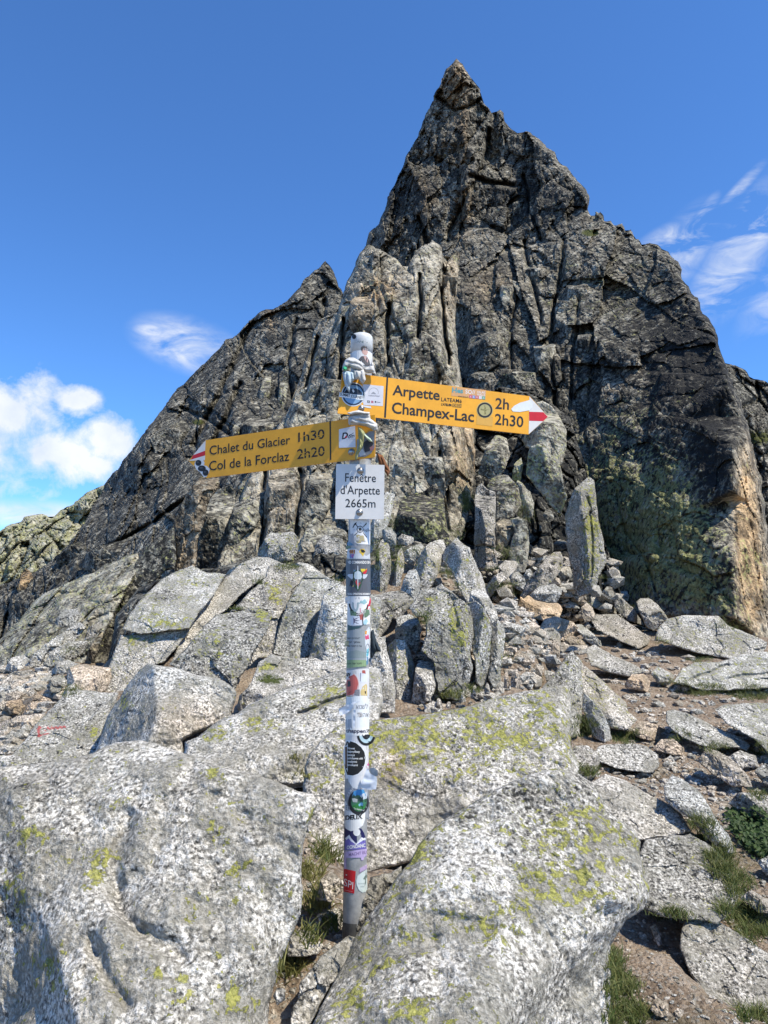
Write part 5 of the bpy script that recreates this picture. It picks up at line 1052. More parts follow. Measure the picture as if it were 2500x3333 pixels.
# knee-high chips between the upright slabs and the broad boulder
for i, (x, y, w, h, lab) in enumerate([(400, 1590, 34, 70, 'chip below the dark upright stone'), (470, 1640, 40, 80, 'chip below the tombstone-like slab'), (540, 1650, 30, 40, 'low chip beside the grass below the tombstone-like slab'), (635, 1590, 30, 60, 'chip at the right foot of the tombstone-like slab'), (715, 1560, 40, 90, 'pointed chip below the narrow upright slab'), (800, 1540, 30, 70, 'pointed chip below the rightmost thin slab'), (930, 1480, 40, 110, 'tan pointed chip right of the upright slabs'), (990, 1470, 56, 130, 'ribbed chip left of the small cubic boulder')]):
    x0, y0 = x, y
    st(lab, 'I', [(x0 - w * .5, y0 + h * .45), (x0 - w * .42, y0), (x0 - w * .1, y0 - h * .5), (x0 + w * .2, y0 - h * .45), (x0 + w * .5, y0), (x0 + w * .5, y0 + h * .5)], 4.9, grain=.81, lean=14, warm=.1 + .3 * (i > 5), s=3.2)

# ------------------------------------------------------------------ ground sheet
def build_ground():
    def axis(lo, hi, c0, c1, fine):
        a = list(np.arange(c0, c1, fine)); st = fine
        x = c1
        while x < hi: a.append(x); st *= 1.25; x += st
        a.append(hi); st = fine; x = c0 - fine; b = []
        while x > lo: b.append(x); st *= 1.25; x -= st
        b.append(lo)
        return np.array(sorted(set(b)) + a)
    gx = axis(-600, 600, -4.5, 5.5, .045); gy = axis(-600, 900, .6, 12.5, .045)
    X, Yg = np.meshgrid(gx, gy)
    Z = ground_z(X, Yg) - .02
    P = np.stack([X.ravel(), Yg.ravel(), 0 * X.ravel()], -1)
    near = np.exp(-((P[:, 1] - 5) / 9) ** 2) * np.exp(-(P[:, 0] / 8) ** 2)
    Z = Z.ravel() + near * (.018 * fbm(P * 9, 3, 31, .6, True) + .010 * fbm(P * 30, 2, 33))
    V = np.stack([P[:, 0], P[:, 1], Z], -1)
    ny, nx = X.shape
    idx = np.arange(nx * ny).reshape(ny, nx)
    Fq = np.stack([idx[:-1, :-1].ravel(), idx[:-1, 1:].ravel(), idx[1:, 1:].ravel(), idx[1:, :-1].ravel()], -1)
    o = build('ground', V, Fq, M_SOIL, None, True)
    tag(o, kind='structure')
build_ground()


for (lab_, cr_, pt_, Y_, nm_, ct_, gp_, k_) in SPEC:
    rock(nm_, cr_, pt_, Y_, None, label=lab_, cat=ct_, group=gp_, **k_)
# ------------------------------------------------------------------ signpost
PY = 1.93
PB = at(1153, 3060, PY); PT = at(1178, 1090, PY)
PB = PB.copy(); PT = PT.copy()
PAX = (PT - PB) / np.linalg.norm(PT - PB)
PR = .0287
CAM0 = np.array([0, 0, CAMZ])
M_YEL = flat_material('yellow_sign_paint', (.83, .385, .020), .42, wear=.16, scale=14)
M_WHITE = flat_material('white_sign_paint', (.68, .66, .62), .42, wear=.08, scale=20)
M_RED = flat_material('red_sign_paint', (.56, .012, .022), .42, wear=.1)
M_BLACK = flat_material('black_print', (.012, .012, .013), .5, wear=.2)
M_ALU = flat_material('dull_aluminium', (.50, .50, .49), .48, metal=.75, wear=.45, bump=.25, scale=40)
M_GREYP = flat_material('grey_painted_steel', (.40, .40, .39), .55, metal=.2, wear=.35, bump=.2, scale=35)
M_CAP = flat_material('weathered_white_cap', (.64, .65, .63), .45, wear=.25, scale=40)
M_STEEL = flat_material('bolt_steel', (.46, .45, .43), .35, metal=.9, wear=.4, scale=120)
M_PAPER = flat_material('white_sticker_film', (.72, .74, .77), .38, wear=.18, bump=.15, scale=60)
def px_cyl(P, rad):
    """pixels -> points on the post's skin"""
    r = rays(P[:, 0], P[:, 1]); r = r / np.linalg.norm(r, axis=1)[:, None]
    w = CAM0 - PB
    rp = r - (r @ PAX)[:, None] * PAX; wp = w - (w @ PAX) * PAX
    a = (rp * rp).sum(1); b = 2 * (rp @ wp); c = wp @ wp - rad * rad
    dsc = b * b - 4 * a * c
    t = (-b - np.sqrt(np.maximum(dsc, 0))) / (2 * a)
    return CAM0 + r * t[:, None]
def px_plane(P, p0, n, off=0.0):
    r = rays(P[:, 0], P[:, 1])
    t = ((p0 + n * off - CAM0) @ n) / (r @ n)
    return CAM0 + r * t[:, None]
def yawn(y): return np.array([math.sin(R(y)), -math.cos(R(y)), 0.0])
def pole_at(py):
    """centre of the post at a photo row"""
    t = np.linspace(0, 1, 200)
    C = PB + (PT - PB) * t[:, None]
    v = C - CAM0
    yy = IH / 2 - FPX * (-v[:, 1] * SP + v[:, 2] * CP) / (v[:, 1] * CP + v[:, 2] * SP)
    return C[np.argmin(np.abs(yy - py))]
def tri_poly(poly, step=None):
    """triangulate a pixel polygon, optionally with inner points so that it can bend"""
    q = [Vector((float(a), float(b))) for a, b in poly]
    n = len(q)
    if step:
        q2 = []
        for i in range(n):
            a, b = q[i], q[(i + 1) % n]; k = max(1, int((b - a).length / step))
            q2 += [a + (b - a) * (j / k) for j in range(k)]
        q = q2; n = len(q)
        arr = np.array([[v.x, v.y] for v in q])
        x0, y0 = arr.min(0); x1, y1 = arr.max(0)
        gx, gy = np.meshgrid(np.arange(x0, x1, step), np.arange(y0, y1, step))
        G = np.stack([gx.ravel(), gy.ravel()], -1)
        if len(G):
            d, _, ins = seg_dist(G, arr)
            G = G[ins & (d > step * .4)]
            q = q + [Vector((float(a), float(b))) for a, b in G]
    vs, es, fs, a, b, c = delaunay_2d_cdt(q, [], [list(range(n))], 1, 1e-5)
    V = np.array([[v.x, v.y] for v in vs])
    T = [(f[0], f[i], f[i + 1]) for f in fs for i in range(1, len(f) - 1)]
    return V, np.array(T, int)
def circ(x, y, rx, ry=None, n=28, rot=0.0):
    ry = ry or rx
    return [(x + rx * math.cos(t) * math.cos(rot) - ry * math.sin(t) * math.sin(rot), y + rx * math.cos(t) * math.sin(rot) + ry * math.sin(t) * math.cos(rot)) for t in np.linspace(0, 2 * math.pi, n, endpoint=False)]
def ring(x, y, r1, r0, n=36, a0=0.0, a1=360.0):
    t = np.radians(np.linspace(a0, a1, n))
    if np.ndim(r1) == 0: r1 = (r1, r1); r0 = (r0, r0)
    return [(x + r1[0] * math.cos(u), y + r1[1] * math.sin(u)) for u in t] + [(x + r0[0] * math.cos(u), y + r0[1] * math.sin(u)) for u in t[::-1]]
class Surf:
    def __init__(self, kind, p0=None, n=None): self.kind, self.p0, self.n = kind, p0, n
    def map(self, P, lay):
        if self.kind == 'cyl': return px_cyl(P, PR + .0010 + lay * .00018)
        return px_plane(P, self.p0, self.n, .0002 + lay * .00018)
    @property
    def step(self): return 7.0 if self.kind == 'cyl' else None
def decal(surf, crop, poly, lay, mat, parent, name='printed_patch'):
    V, T = tri_poly(cp(crop, poly), surf.step)
    W3 = surf.map(V, lay)
    return build(name, W3, T, mat, parent)
TEXTC = {}
def text_mesh(s, bold=0.0):
    k = (s, bold)
    if k in TEXTC: return TEXTC[k]
    cu = bpy.data.curves.new('lettering', 'FONT'); cu.body = s; cu.resolution_u = 3; cu.offset = bold
    ob = bpy.data.objects.new('lettering', cu)
    me = bpy.data.meshes.new_from_object(ob)
    V = np.array([v.co[:] for v in me.vertices])[:, :2]
    T = []
    for p in me.polygons:
        v = list(p.vertices)
        T += [(v[0], v[i], v[i + 1]) for i in range(1, len(v) - 1)]
    bpy.data.objects.remove(ob); bpy.data.curves.remove(cu); bpy.data.meshes.remove(me)
    TEXTC[k] = (V, np.array(T, int))
    return TEXTC[k]
CAPH = None
def lettering(surf, crop, s, a, b, cap, lay, mat, parent, bold=0.012, up=None):
    """text with its base line from pixel a to b and capitals `cap` pixels high"""
    global CAPH
    if CAPH is None: CAPH = text_mesh('H')[0][:, 1].max()
    V, T = text_mesh(s, bold)
    if not len(T): return None
    x0, x1 = V[:, 0].min(), V[:, 0].max()
    a = np.array(a, float); b = np.array(b, float)
    u = (V[:, 0] - x0) / (x1 - x0)
    upv = np.array(up if up is not None else (0, -1.0)) * cap
    P = a + u[:, None] * (b - a) + (V[:, 1] / CAPH)[:, None] * upv
    x_0, y_0, sc = CROPS[crop]
    P = np.stack([x_0 + P[:, 0] * sc, y_0 + P[:, 1] * sc], -1)
    return build('lettering', surf.map(P, lay), T, mat, parent)
def tube(r0, r1, A, B_, n=32, cap=True):
    A = np.array(A, float); B_ = np.array(B_, float); ax = B_ - A; ax = ax / np.linalg.norm(ax)
    u = np.cross(ax, [0, 1, 0]); u /= np.linalg.norm(u); v = np.cross(ax, u)
    t = np.linspace(0, 2 * math.pi, n, endpoint=False)
    c = np.cos(t)[:, None] * u + np.sin(t)[:, None] * v
    V = np.concatenate([A + c * r0, B_ + c * r1, [A], [B_]])
    i = np.arange(n); j = (i + 1) % n
    q = np.stack([i, j, n + j, n + i], -1)
    tr = np.concatenate([np.stack([np.full(n, 2 * n), j, i], -1), np.stack([np.full(n, 2 * n + 1), n + i, n + j], -1)])
    return V, [q, tr]
def lathe(prof, A, ax, n=32):
    """prof: (radius, height along axis)"""
    ax = np.array(ax, float); u = np.cross(ax, [0.3, 1, 0.1]); u /= np.linalg.norm(u); v = np.cross(ax, u)
    t = np.linspace(0, 2 * math.pi, n, endpoint=False); c = np.cos(t)[:, None] * u + np.sin(t)[:, None] * v
    V = np.concatenate([np.array(A) + ax * h + c * r for r, h in prof])
    F_ = []
    i = np.arange(n); j = (i + 1) % n
    for k in range(len(prof) - 1): F_.append(np.stack([k * n + i, k * n + j, (k + 1) * n + j, (k + 1) * n + i], -1))
    return V, [np.concatenate(F_)]

post = bpy.data.objects.new('signpost', None); COL.objects.link(post); post.empty_display_size = .1
put(post, PB)
tag(post, 'sticker-covered metal trail signpost standing between the big boulders', 'signpost')
POLE_TOP = pole_at(1118)
V_, F_ = lathe([(PR, -.25), (PR, .10), (PR, .1005), (PR * 1.0, np.linalg.norm(POLE_TOP - PB))], PB, PAX, 48)
pole = build('pole', V_, F_, M_GREYP, post, True)
c0 = pole_at(1150); hcap = np.linalg.norm(pole_at(1083) - c0)
V_, F_ = lathe([(PR * .98, 0), (PR * 1.04, .0005), (PR * 1.04, hcap * .75), (PR * 1.0, hcap * .88), (PR * .85, hcap * .97), (PR * .45, hcap * 1.02), (.0005, hcap * 1.03)], c0, PAX, 48)
capo = build('post_cap', V_, F_, M_CAP, post, True)
V_, F_ = lathe([(PR * 1.012, 0), (PR * 1.012, .0015)], pole_at(1152), PAX, 48)
build('cap_seam', V_, F_, M_BLACK, capo, True)
# foot: darker collar near the ground
CY = Surf('cyl')
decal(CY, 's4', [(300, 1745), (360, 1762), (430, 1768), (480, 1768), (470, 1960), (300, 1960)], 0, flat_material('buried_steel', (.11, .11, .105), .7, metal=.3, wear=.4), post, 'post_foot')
def bolt(p, n, r, parent, mat=M_STEEL, name='bolt'):
    A = p
    prof = [(r * 1.5, 0), (r * 1.5, .0012), (r * 1.02, .0013), (r, .0035), (r * .85, .0055), (r * .4, .0066), (.0002, .0068)]
    V, F2 = lathe(prof, A, n, 20)
    return build(name, V, F2, mat, parent, True)
def board(crop, poly, p0, n, mat, name, thick=.003):
    P = cp(crop, poly); V, T = tri_poly(P)
    A = px_plane(V, p0, n, 0); Bk = A - n * thick
    m = len(V); k = len(poly)
    # walls from the outline
    O = px_plane(P, p0, n, 0); Ob = O - n * thick
    VV = np.concatenate([A, Bk, O, Ob])
    i = np.arange(k); j = (i + 1) % k
    q = np.stack([2 * m + i, 2 * m + j, 2 * m + k + j, 2 * m + k + i], -1)
    return build(name, VV, [np.concatenate([T, T[:, ::-1] + m]), q], mat, post)
def strap(py, parent, up=.012):
    c = pole_at(py)
    V, F2 = lathe([(PR + .0012, -up), (PR + .0022, -up), (PR + .0022, up), (PR + .0012, up)], c, PAX, 40)
    return build('mounting_strap', V, F2, M_STEEL, parent, True)
# --- arrow to the right
nR = yawn(17); pR = pole_at(1300) + np.array([0, -1, 0]) * (PR + .008)
SR = Surf('plane', pR, nR)
arrow_r = board('s1', [(683, 212), (1492, 318), (1572, 407), (1488, 483), (662, 392)], pR, nR, M_YEL, 'direction_sign')
tag(arrow_r, 'yellow arrow board pointing right')
decal(SR, 's1', [(1491, 319), (1571, 407), (1488, 482)], 1, M_WHITE, arrow_r, 'arrow_tip')
decal(SR, 's1', [(1490, 385), (1551, 387), (1570, 407), (1550, 426), (1490, 424)], 2, M_RED, arrow_r, 'red_stripe')
decal(SR, 's1', [(1412, 374), (1424, 360), (1450, 346), (1490, 335), (1504, 346), (1504, 366), (1490, 379), (1450, 386), (1420, 384)], 3, paint_mat((.72, .74, .76)), arrow_r, 'paint_blot')
decal(SR, 's1', [(874, 236), (881, 237), (871, 411), (863, 410)], 1, M_BLACK, arrow_r, 'divider_line')
up_r = (.045, -1.0)
lettering(SR, 's1', 'Arpette', (899, 312), (1103, 335), 43, 1, M_BLACK, arrow_r, .018, up_r)
lettering(SR, 's1', 'Champex-Lac', (896, 390), (1251, 429), 46, 1, M_BLACK, arrow_r, .018, up_r)
lettering(SR, 's1', '2h', (1343, 371), (1402, 376), 45, 1, M_BLACK, arrow_r, .014, up_r)
lettering(SR, 's1', '2h30', (1341, 439), (1464, 452), 45, 1, M_BLACK, arrow_r, .014, up_r)
st1 = decal(SR, 's1', [(1156, 277), (1304, 291), (1301, 333), (1153, 316)], 1, paint_mat((.62, .33, .13)), arrow_r, 'sticker')
lettering(SR, 's1', 'Hes', (1157, 301), (1204, 305), 20, 2, paint_mat((.06, .30, .33)), st1, .03, up_r)
lettering(SR, 's1', 'SO//', (1214, 306), (1256, 310), 17, 2, paint_mat((.75, .72, .70)), st1, .01, up_r)
lettering(SR, 's1', 'VALAIS', (1264, 304), (1300, 307), 9, 2, paint_mat((.75, .72, .70)), st1, .01, up_r)
lettering(SR, 's1', 'WALLIS', (1264, 315), (1300, 318), 9, 2, paint_mat((.75, .72, .70)), st1, .01, up_r)
lettering(SR, 's1', 'www.hevs.ch', (1182, 321), (1226, 325), 7, 2, M_BLACK, st1, .0, up_r)
for i, (c, ch) in enumerate([((.55, .08, .16), 'A'), ((.16, .22, .50), 'E'), ((.55, .08, .12), 'R'), ((.62, .60, .62), ''), ((.10, .36, .24), 'A')]):
    x = 1231 + i * 14
    decal(SR, 's1', [(x, 313 + i * 1.3), (x + 12, 314 + i * 1.3), (x + 12, 327 + i * 1.3), (x, 326 + i * 1.3)], 2, paint_mat(c), st1)
    if ch: lettering(SR, 's1', ch, (x + 3, 324 + i * 1.3), (x + 9, 324.5 + i * 1.3), 8, 3, paint_mat((.75, .75, .75)), st1, .0, up_r)
lettering(SR, 's1', 'LATEAM\u00e9', (1110, 339), (1198, 347), 16, 2, M_BLACK, arrow_r, .006, up_r)
lettering(SR, 's1', "L'ATELIER", (1110, 357), (1156, 361), 9, 2, M_BLACK, arrow_r, .03, up_r)
decal(SR, 's1', [(1159, 349), (1198, 352), (1197, 368), (1158, 364)], 1, paint_mat((.20, .12, .02)), arrow_r, 'sticker')
lettering(SR, 's1', 'D\u00c9DI', (1162, 362), (1195, 366), 11, 2, M_YEL, arrow_r, .0, up_r)
decal(SR, 's1', [(1264, 400), (1334, 408), (1331, 448), (1261, 440)], 1, paint_mat((.66, .36, .06)), arrow_r, 'sticker_trace')
s_ = decal(SR, 's1', circ(1298, 378, 36), 1, paint_mat((.55, .42, .14)), arrow_r, 'sticker')
decal(SR, 's1', circ(1298, 378, 33), 2, M_BLACK, s_)
decal(SR, 's1', ring(1298, 378, 25, 23.5), 3, paint_mat((.40, .36, .16)), s_)
decal(SR, 's1', [(1295, 358), (1299, 356), (1302, 361), (1301, 376), (1316, 372), (1318, 377), (1302, 382), (1304, 396), (1296, 398), (1296, 382), (1280, 377), (1281, 372), (1296, 375)], 3, paint_mat((.45, .38, .12)), s_)
s_ = decal(SR, 's1', circ(730, 310, 52), 1, paint_mat((.60, .66, .70)), arrow_r, 'sticker')
decal(SR, 's1', circ(730, 310, 48), 2, paint_mat((.018, .035, .075)), s_)
decal(SR, 's1', circ(730, 310, 41), 3, paint_mat((.18, .33, .52)), s_)
decal(SR, 's1', [(690, 302), (700, 290), (715, 282), (728, 286), (742, 284), (757, 292), (768, 302), (768, 312), (690, 308)], 4, paint_mat((.015, .022, .04)), s_)
decal(SR, 's1', [(724, 292), (729, 286), (736, 297), (730, 303)], 5, paint_mat((.7, .72, .75)), s_)
decal(SR, 's1', [(670, 301), (774, 316), (773, 336), (669, 320)], 5, paint_mat((.72, .75, .77)), s_)
lettering(SR, 's1', 'SUMMIT JOURNEY', (673, 315), (772, 331), 12, 6, M_BLACK, s_, .02, (.03, -1))
s_ = decal(SR, 's1', [(771, 267), (800, 268), (830, 272), (861, 274), (858, 361), (820, 358), (775, 356), (768, 330)], 1, paint_mat((.60, .60, .64)), arrow_r, 'sticker')
decal(SR, 's1', ring(818, 302, 21, 19.5, a0=160, a1=380), 2, paint_mat((.30, .31, .34)), s_)
decal(SR, 's1', [(806, 308), (816, 298), (822, 302), (830, 309)], 2, paint_mat((.28, .29, .32)), s_)
lettering(SR, 's1', 'WANDERFOTOGRAF', (795, 318), (844, 321), 6, 2, paint_mat((.25, .25, .28)), s_, .01)
decal(SR, 's1', [(791, 336), (801, 337), (801, 347), (791, 346)], 2, M_BLACK, s_); lettering(SR, 's1', 'f', (794.5, 346), (798.5, 346), 8, 3, paint_mat((.7, .7, .72)), s_, .02)
decal(SR, 's1', [(807, 337), (817, 338), (817, 348), (807, 347)], 2, paint_mat((.42, .14, .18)), s_)
decal(SR, 's1', [(823, 339), (829, 339), (829, 346), (823, 346)], 2, M_BLACK, s_); lettering(SR, 's1', 'Wandern', (831, 346), (847, 347), 5, 2, M_BLACK, s_, .0)
decal(SR, 's1', [(757, 352), (770, 357), (805, 362), (808, 370), (790, 368), (768, 362)], 2, paint_mat((.66, .68, .70)), arrow_r, 'sticker')
bolt(px_plane(cp('s1', [(765, 371)]), pR, nR, .001)[0], nR, .0055, arrow_r)
strap(1345, arrow_r); strap(1240, arrow_r)
# --- arrow to the left
nL = yawn(-22); pL = pole_at(1440) + np.array([0, -1, 0]) * (PR + .012)
SL = Surf('plane', pL, nL)
arrow_l = board('s1', [(92, 508), (818, 399), (824, 400), (823, 578), (816, 582), (95, 671), (18, 597)], pL, nL, M_YEL, 'direction_sign')
tag(arrow_l, 'yellow arrow board pointing left')
decal(SL, 's1', [(92, 509), (90, 553), (38, 573), (58, 549)], 1, M_WHITE, arrow_l, 'arrow_tip')
decal(SL, 's1', [(90, 553), (90, 573), (29, 592), (38, 573)], 1, M_RED, arrow_l, 'red_stripe')
decal(SL, 's1', [(90, 574), (89, 594), (19, 597), (28, 592)], 1, M_WHITE, arrow_l, 'arrow_tip')
decal(SL, 's1', [(627, 426), (633, 425), (635, 593), (629, 594)], 1, M_BLACK, arrow_l, 'divider_line')
up_l = (0.0, -1.0)
lettering(SL, 's1', 'Chalet du Glacier', (109, 572), (457, 524), 38, 1, M_BLACK, arrow_l, .008, up_l)
lettering(SL, 's1', 'Col de la Forclaz', (107, 640), (453, 596), 40, 1, M_BLACK, arrow_l, .008, up_l)
lettering(SL, 's1', '1h30', (492, 516), (605, 500), 40, 1, M_BLACK, arrow_l, .008, up_l)
lettering(SL, 's1', '2h20', (487, 590), (606, 574), 41, 1, M_BLACK, arrow_l, .008, up_l)
# scratches across the two times
for k, (x, y) in enumerate([(500, 492), (540, 478), (575, 488), (498, 566), (545, 556), (580, 562), (560, 500), (520, 572)]):
    decal(SL, 's1', [(x, y), (x + 26, y - 7), (x + 27, y - 4), (x + 1, y + 3)], 2, M_YEL, arrow_l, 'scratch')
s_ = decal(SL, 's1', [(70, 588), (82, 594), (88, 606), (84, 616), (98, 620), (110, 632), (106, 650), (96, 666), (84, 668), (76, 656), (66, 644), (52, 634), (44, 616), (46, 602), (56, 592)], 2, paint_mat((.62, .64, .66)), arrow_l, 'sticker')
for (x, y, rx, ry) in [(61, 606, 13, 13), (76, 630, 17, 13), (92, 648, 13, 14)]:
    decal(SL, 's1', circ(x, y, rx, ry), 3, M_BLACK, s_); decal(SL, 's1', circ(x - 3, y - 3, rx * .45, ry * .3), 4, paint_mat((.06, .06, .07)), s_)
s_ = decal(SL, 's1', [(668, 461), (738, 446), (740, 538), (668, 541)], 1, paint_mat((.70, .72, .76)), arrow_l, 'sticker')
lettering(SL, 's1', 'D', (681, 503), (706, 499), 26, 2, M_BLACK, s_, .03, (.12, -1))
decal(SL, 's1', [(691, 498), (700, 486), (704, 497)], 3, paint_mat((.5, .03, .06)), s_)
lettering(SL, 's1', 'om', (707, 500), (734, 496), 17, 2, M_BLACK, s_, .015, (.15, -1))
decal(SL, 's1', [(708, 490), (714, 484), (724, 480), (732, 474), (731, 477), (725, 482), (715, 487)], 2, M_BLACK, s_)
lettering(SL, 's1', 'Tour du Mont', (698, 508), (735, 504), 5, 2, paint_mat((.4, .4, .44)), s_, .0)
s_ = decal(SL, 's1', [(746, 505), (800, 470), (822, 468), (822, 540), (806, 566), (780, 580), (745, 580)], 1, paint_mat((.30, .30, .31)), arrow_l, 'sticker')
decal(SL, 's1', [(770, 520), (800, 500), (818, 520), (800, 555), (780, 560)], 2, paint_mat((.05, .05, .06)), s_)
decal(SL, 's1', [(800, 540), (816, 530), (820, 548), (806, 556)], 3, paint_mat((.45, .22, .22)), s_)
decal(SL, 's1', [(750, 560), (770, 545), (785, 570), (760, 578)], 3, paint_mat((.6, .62, .64)), s_)
bolt(px_plane(cp('s1', [(722, 559)]), pL, nL, .001)[0], nL, .006, arrow_l)
strap(1420, arrow_l); strap(1480, arrow_l)
# --- white height plate
nP = yawn(1); pP = pole_at(1600) + np.array([0, -1, 0]) * (PR + .010)
SPL = Surf('plane', pP, nP)
plate = board('s1', [(657, 610), (864, 615), (865, 617), (862, 849), (860, 850), (653, 848), (652, 846), (656, 612)], pP, nP, M_WHITE, 'height_plate', .004)
tag(plate, 'white plate giving the pass name and its height')
lettering(SPL, 's1', 'Fen\u00eatre', (695, 687), (828, 689), 36, 1, M_BLACK, plate, .004)
lettering(SPL, 's1', "d'Arpette", (675, 740), (845, 743), 36, 1, M_BLACK, plate, .004)
lettering(SPL, 's1', '2665m', (696, 797), (826, 799), 35, 1, M_BLACK, plate, .004)
bolt(px_plane(cp('s1', [(761, 640)]), pP, nP, 0)[0], nP, .0060, plate)
bolt(px_plane(cp('s1', [(757, 820)]), pP, nP, 0)[0], nP, .0060, plate)
# --- stickers wrapped round the post
def stick(crop, poly, lay, col, **k): return decal(CY, crop, poly, lay, col if not isinstance(col, tuple) else paint_mat(col), pole, 'sticker')
def dd(crop, poly, lay, col, par): return decal(CY, crop, poly, lay, col if not isinstance(col, tuple) else paint_mat(col), par)
def tx(crop, s, a, b, cap, lay, col, par, bold=.012, up=None): return lettering(CY, crop, s, a, b, cap, lay, col if not isinstance(col, tuple) else paint_mat(col), par, bold, up)
WH = (.74, .73, .70); BK = M_BLACK
s_ = stick('s5', [(300, 355), (400, 310), (500, 300), (600, 320), (648, 355), (650, 700), (300, 640)], 0, WH)
dd('s5', [(340, 340), (420, 296), (500, 286), (570, 310), (600, 348), (560, 325), (500, 335), (480, 315), (400, 325)], 1, (.06, .10, .10), s_)
dd('s5', [(470, 440), (480, 390), (520, 372), (565, 390), (572, 440), (578, 480), (560, 520), (530, 525), (500, 500), (480, 470)], 1, (.58, .36, .30), s_)
dd('s5', [(462, 430), (470, 390), (510, 368), (560, 382), (575, 420), (540, 405), (500, 415), (490, 460)], 2, (.06, .05, .045), s_)
dd('s5', [(420, 600), (470, 540), (520, 530), (560, 540), (600, 600), (620, 690), (540, 690), (500, 640), (440, 620)], 1, (.10, .09, .085), s_)
dd('s5', [(505, 530), (550, 535), (585, 590), (570, 640), (530, 590)], 2, (.55, .34, .30), s_)
# small round hole in the cap
decal(CY, 's5', circ(355, 222, 34, 40), 6, M_BLACK, capo, 'cap_hole')
s_ = stick('s2', [(392, 120), (650, 125), (652, 445), (500, 440), (450, 415), (438, 330), (395, 300)], 0, (.74, .74, .73))
dd('s2', ring(522, 247, (44, 44), (36, 36), a0=0, a1=352), 1, BK, s_)
for k in range(8):
    a = k * math.pi / 4; L_ = 52 if k % 2 == 0 else 34
    dd('s2', [(522 + 7 * math.cos(a + 1.57), 247 + 7 * math.sin(a + 1.57)), (522 + L_ * math.cos(a), 247 + L_ * math.sin(a)), (522 - 7 * math.cos(a + 1.57), 247 - 7 * math.sin(a + 1.57))], 2, BK, s_)
for q in ([(455, 165), (480, 158), (470, 180), (495, 212), (488, 220), (460, 188), (432, 232), (424, 228), (440, 190)], [(600, 165), (610, 168), (604, 185), (568, 220), (560, 213)], [(445, 322), (488, 286), (493, 292), (450, 332)], [(556, 290), (564, 286), (610, 348), (604, 354)]):
    dd('s2', q, 1, BK, s_)
for ch, x, y in (('N', 522, 175), ('W', 438, 262), ('E', 594, 268)): tx('s2', ch, (x, y), (x + 14, y), 16, 1, (.2, .2, .22), s_, .0)
tx('s2', 'SOLAL', (480, 372), (560, 372), 20, 1, (.25, .25, .27), s_, .02)
tx('s2', 'BIG TRAIL', (478, 408), (598, 410), 18, 1, (.25, .25, .27), s_, .02)
stick('s2', [(385, 310), (430, 300), (445, 340), (452, 420), (480, 450), (490, 480), (430, 465), (372, 420), (372, 340)], 1, (.36, .36, .38))
s_ = stick('s2', [(360, 490), (470, 500), (600, 590), (650, 560), (650, 630), (352, 625)], 0, (.52, .54, .56))
dd('s2', [(362, 510), (455, 510), (455, 560), (362, 565)], 1, (.55, .20, .03), s_); tx('s2', 'VWI', (378, 556), (450, 552), 34, 2, (.22, .05, .02), s_, .02)
dd('s2', [(362, 568), (448, 566), (432, 622), (362, 622)], 1, (.16, .18, .42), s_); dd('s2', [(405, 568), (445, 568), (422, 612)], 2, (.50, .08, .22), s_)
dd('s2', [(508, 540), (530, 500), (572, 498), (592, 530), (575, 560), (560, 600), (535, 565)], 1, (.62, .42, .04), s_); dd('s2', [(530, 505), (565, 510), (590, 535), (570, 550), (540, 545)], 2, BK, s_)
s_ = stick('s2', [(340, 632), (656, 634), (658, 1106), (340, 1106)], 1, (.098, .105, .122))
tx('s2', '2ND COMMANDO BN', (345, 688), (656, 690), 34, 2, WH, s_, .03)
tx('s2', 'SPECIAL OPERATIONS REGIMENT', (345, 1090), (658, 1092), 24, 2, WH, s_, .03)
dd('s2', [(530, 756), (612, 756), (590, 790), (540, 812)], 2, (.68, .52, .03), s_); dd('s2', [(570, 790), (615, 756), (606, 800), (588, 824), (552, 815)], 3, (.55, .02, .03), s_)
dd('s2', [(400, 905), (440, 900), (420, 985), (384, 980)], 2, BK, s_); dd('s2', [(420, 985), (440, 960), (440, 985)], 3, (.6, .5, .1), s_)
dd('s2', ring(495, 860, (72, 92), (56, 78), a0=0, a1=355), 3, (.02, .06, .03), s_)
dd('s2', [(360, 826), (430, 822), (430, 880), (412, 890), (390, 870), (364, 850)], 4, (.55, .58, .62), s_); dd('s2', [(560, 826), (620, 828), (606, 862), (580, 885), (556, 880)], 4, (.55, .58, .62), s_)
dd('s2', [(443, 860), (452, 800), (492, 780), (535, 800), (548, 860), (530, 890), (460, 890)], 4, (.50, .58, .60), s_)
dd('s2', [(490, 715), (497, 715), (500, 800), (498, 1015), (490, 1020), (486, 800)], 5, (.66, .70, .72), s_)
dd('s2', [(460, 925), (480, 890), (500, 940), (530, 930), (500, 990), (475, 960)], 5, (.42, .05, .05), s_); dd('s2', [(440, 930), (470, 1000), (495, 1045), (525, 1000), (550, 930), (520, 960), (470, 960)], 4, (.03, .08, .03), s_)
s_ = stick('s2', [(358, 1108), (640, 1108), (656, 1300), (650, 1470), (360, 1490)], 0, WH)
dd('s2', ring(505, 1190, (132, 158), (112, 136), a0=10, a1=175), 1, BK, s_)
tx('s2', 'U  R', (455, 1145), (520, 1145), 26, 1, (.25, .25, .27), s_, .0)
dd('s2', [(500, 1210), (530, 1165), (580, 1150), (618, 1150), (612, 1190), (575, 1215), (540, 1200)], 1, (.28, .46, .48), s_)
dd('s2', ring(462, 1215, (44, 95), (20, 60), a0=-20, a1=200), 2, (.30, .38, .40), s_)
dd('s2', [(610, 1280), (655, 1120), (662, 1180), (640, 1300)], 2, (.60, .03, .06), s_); dd('s2', [(520, 1260), (528, 1260), (530, 1320), (522, 1320)], 2, (.55, .05, .12), s_)
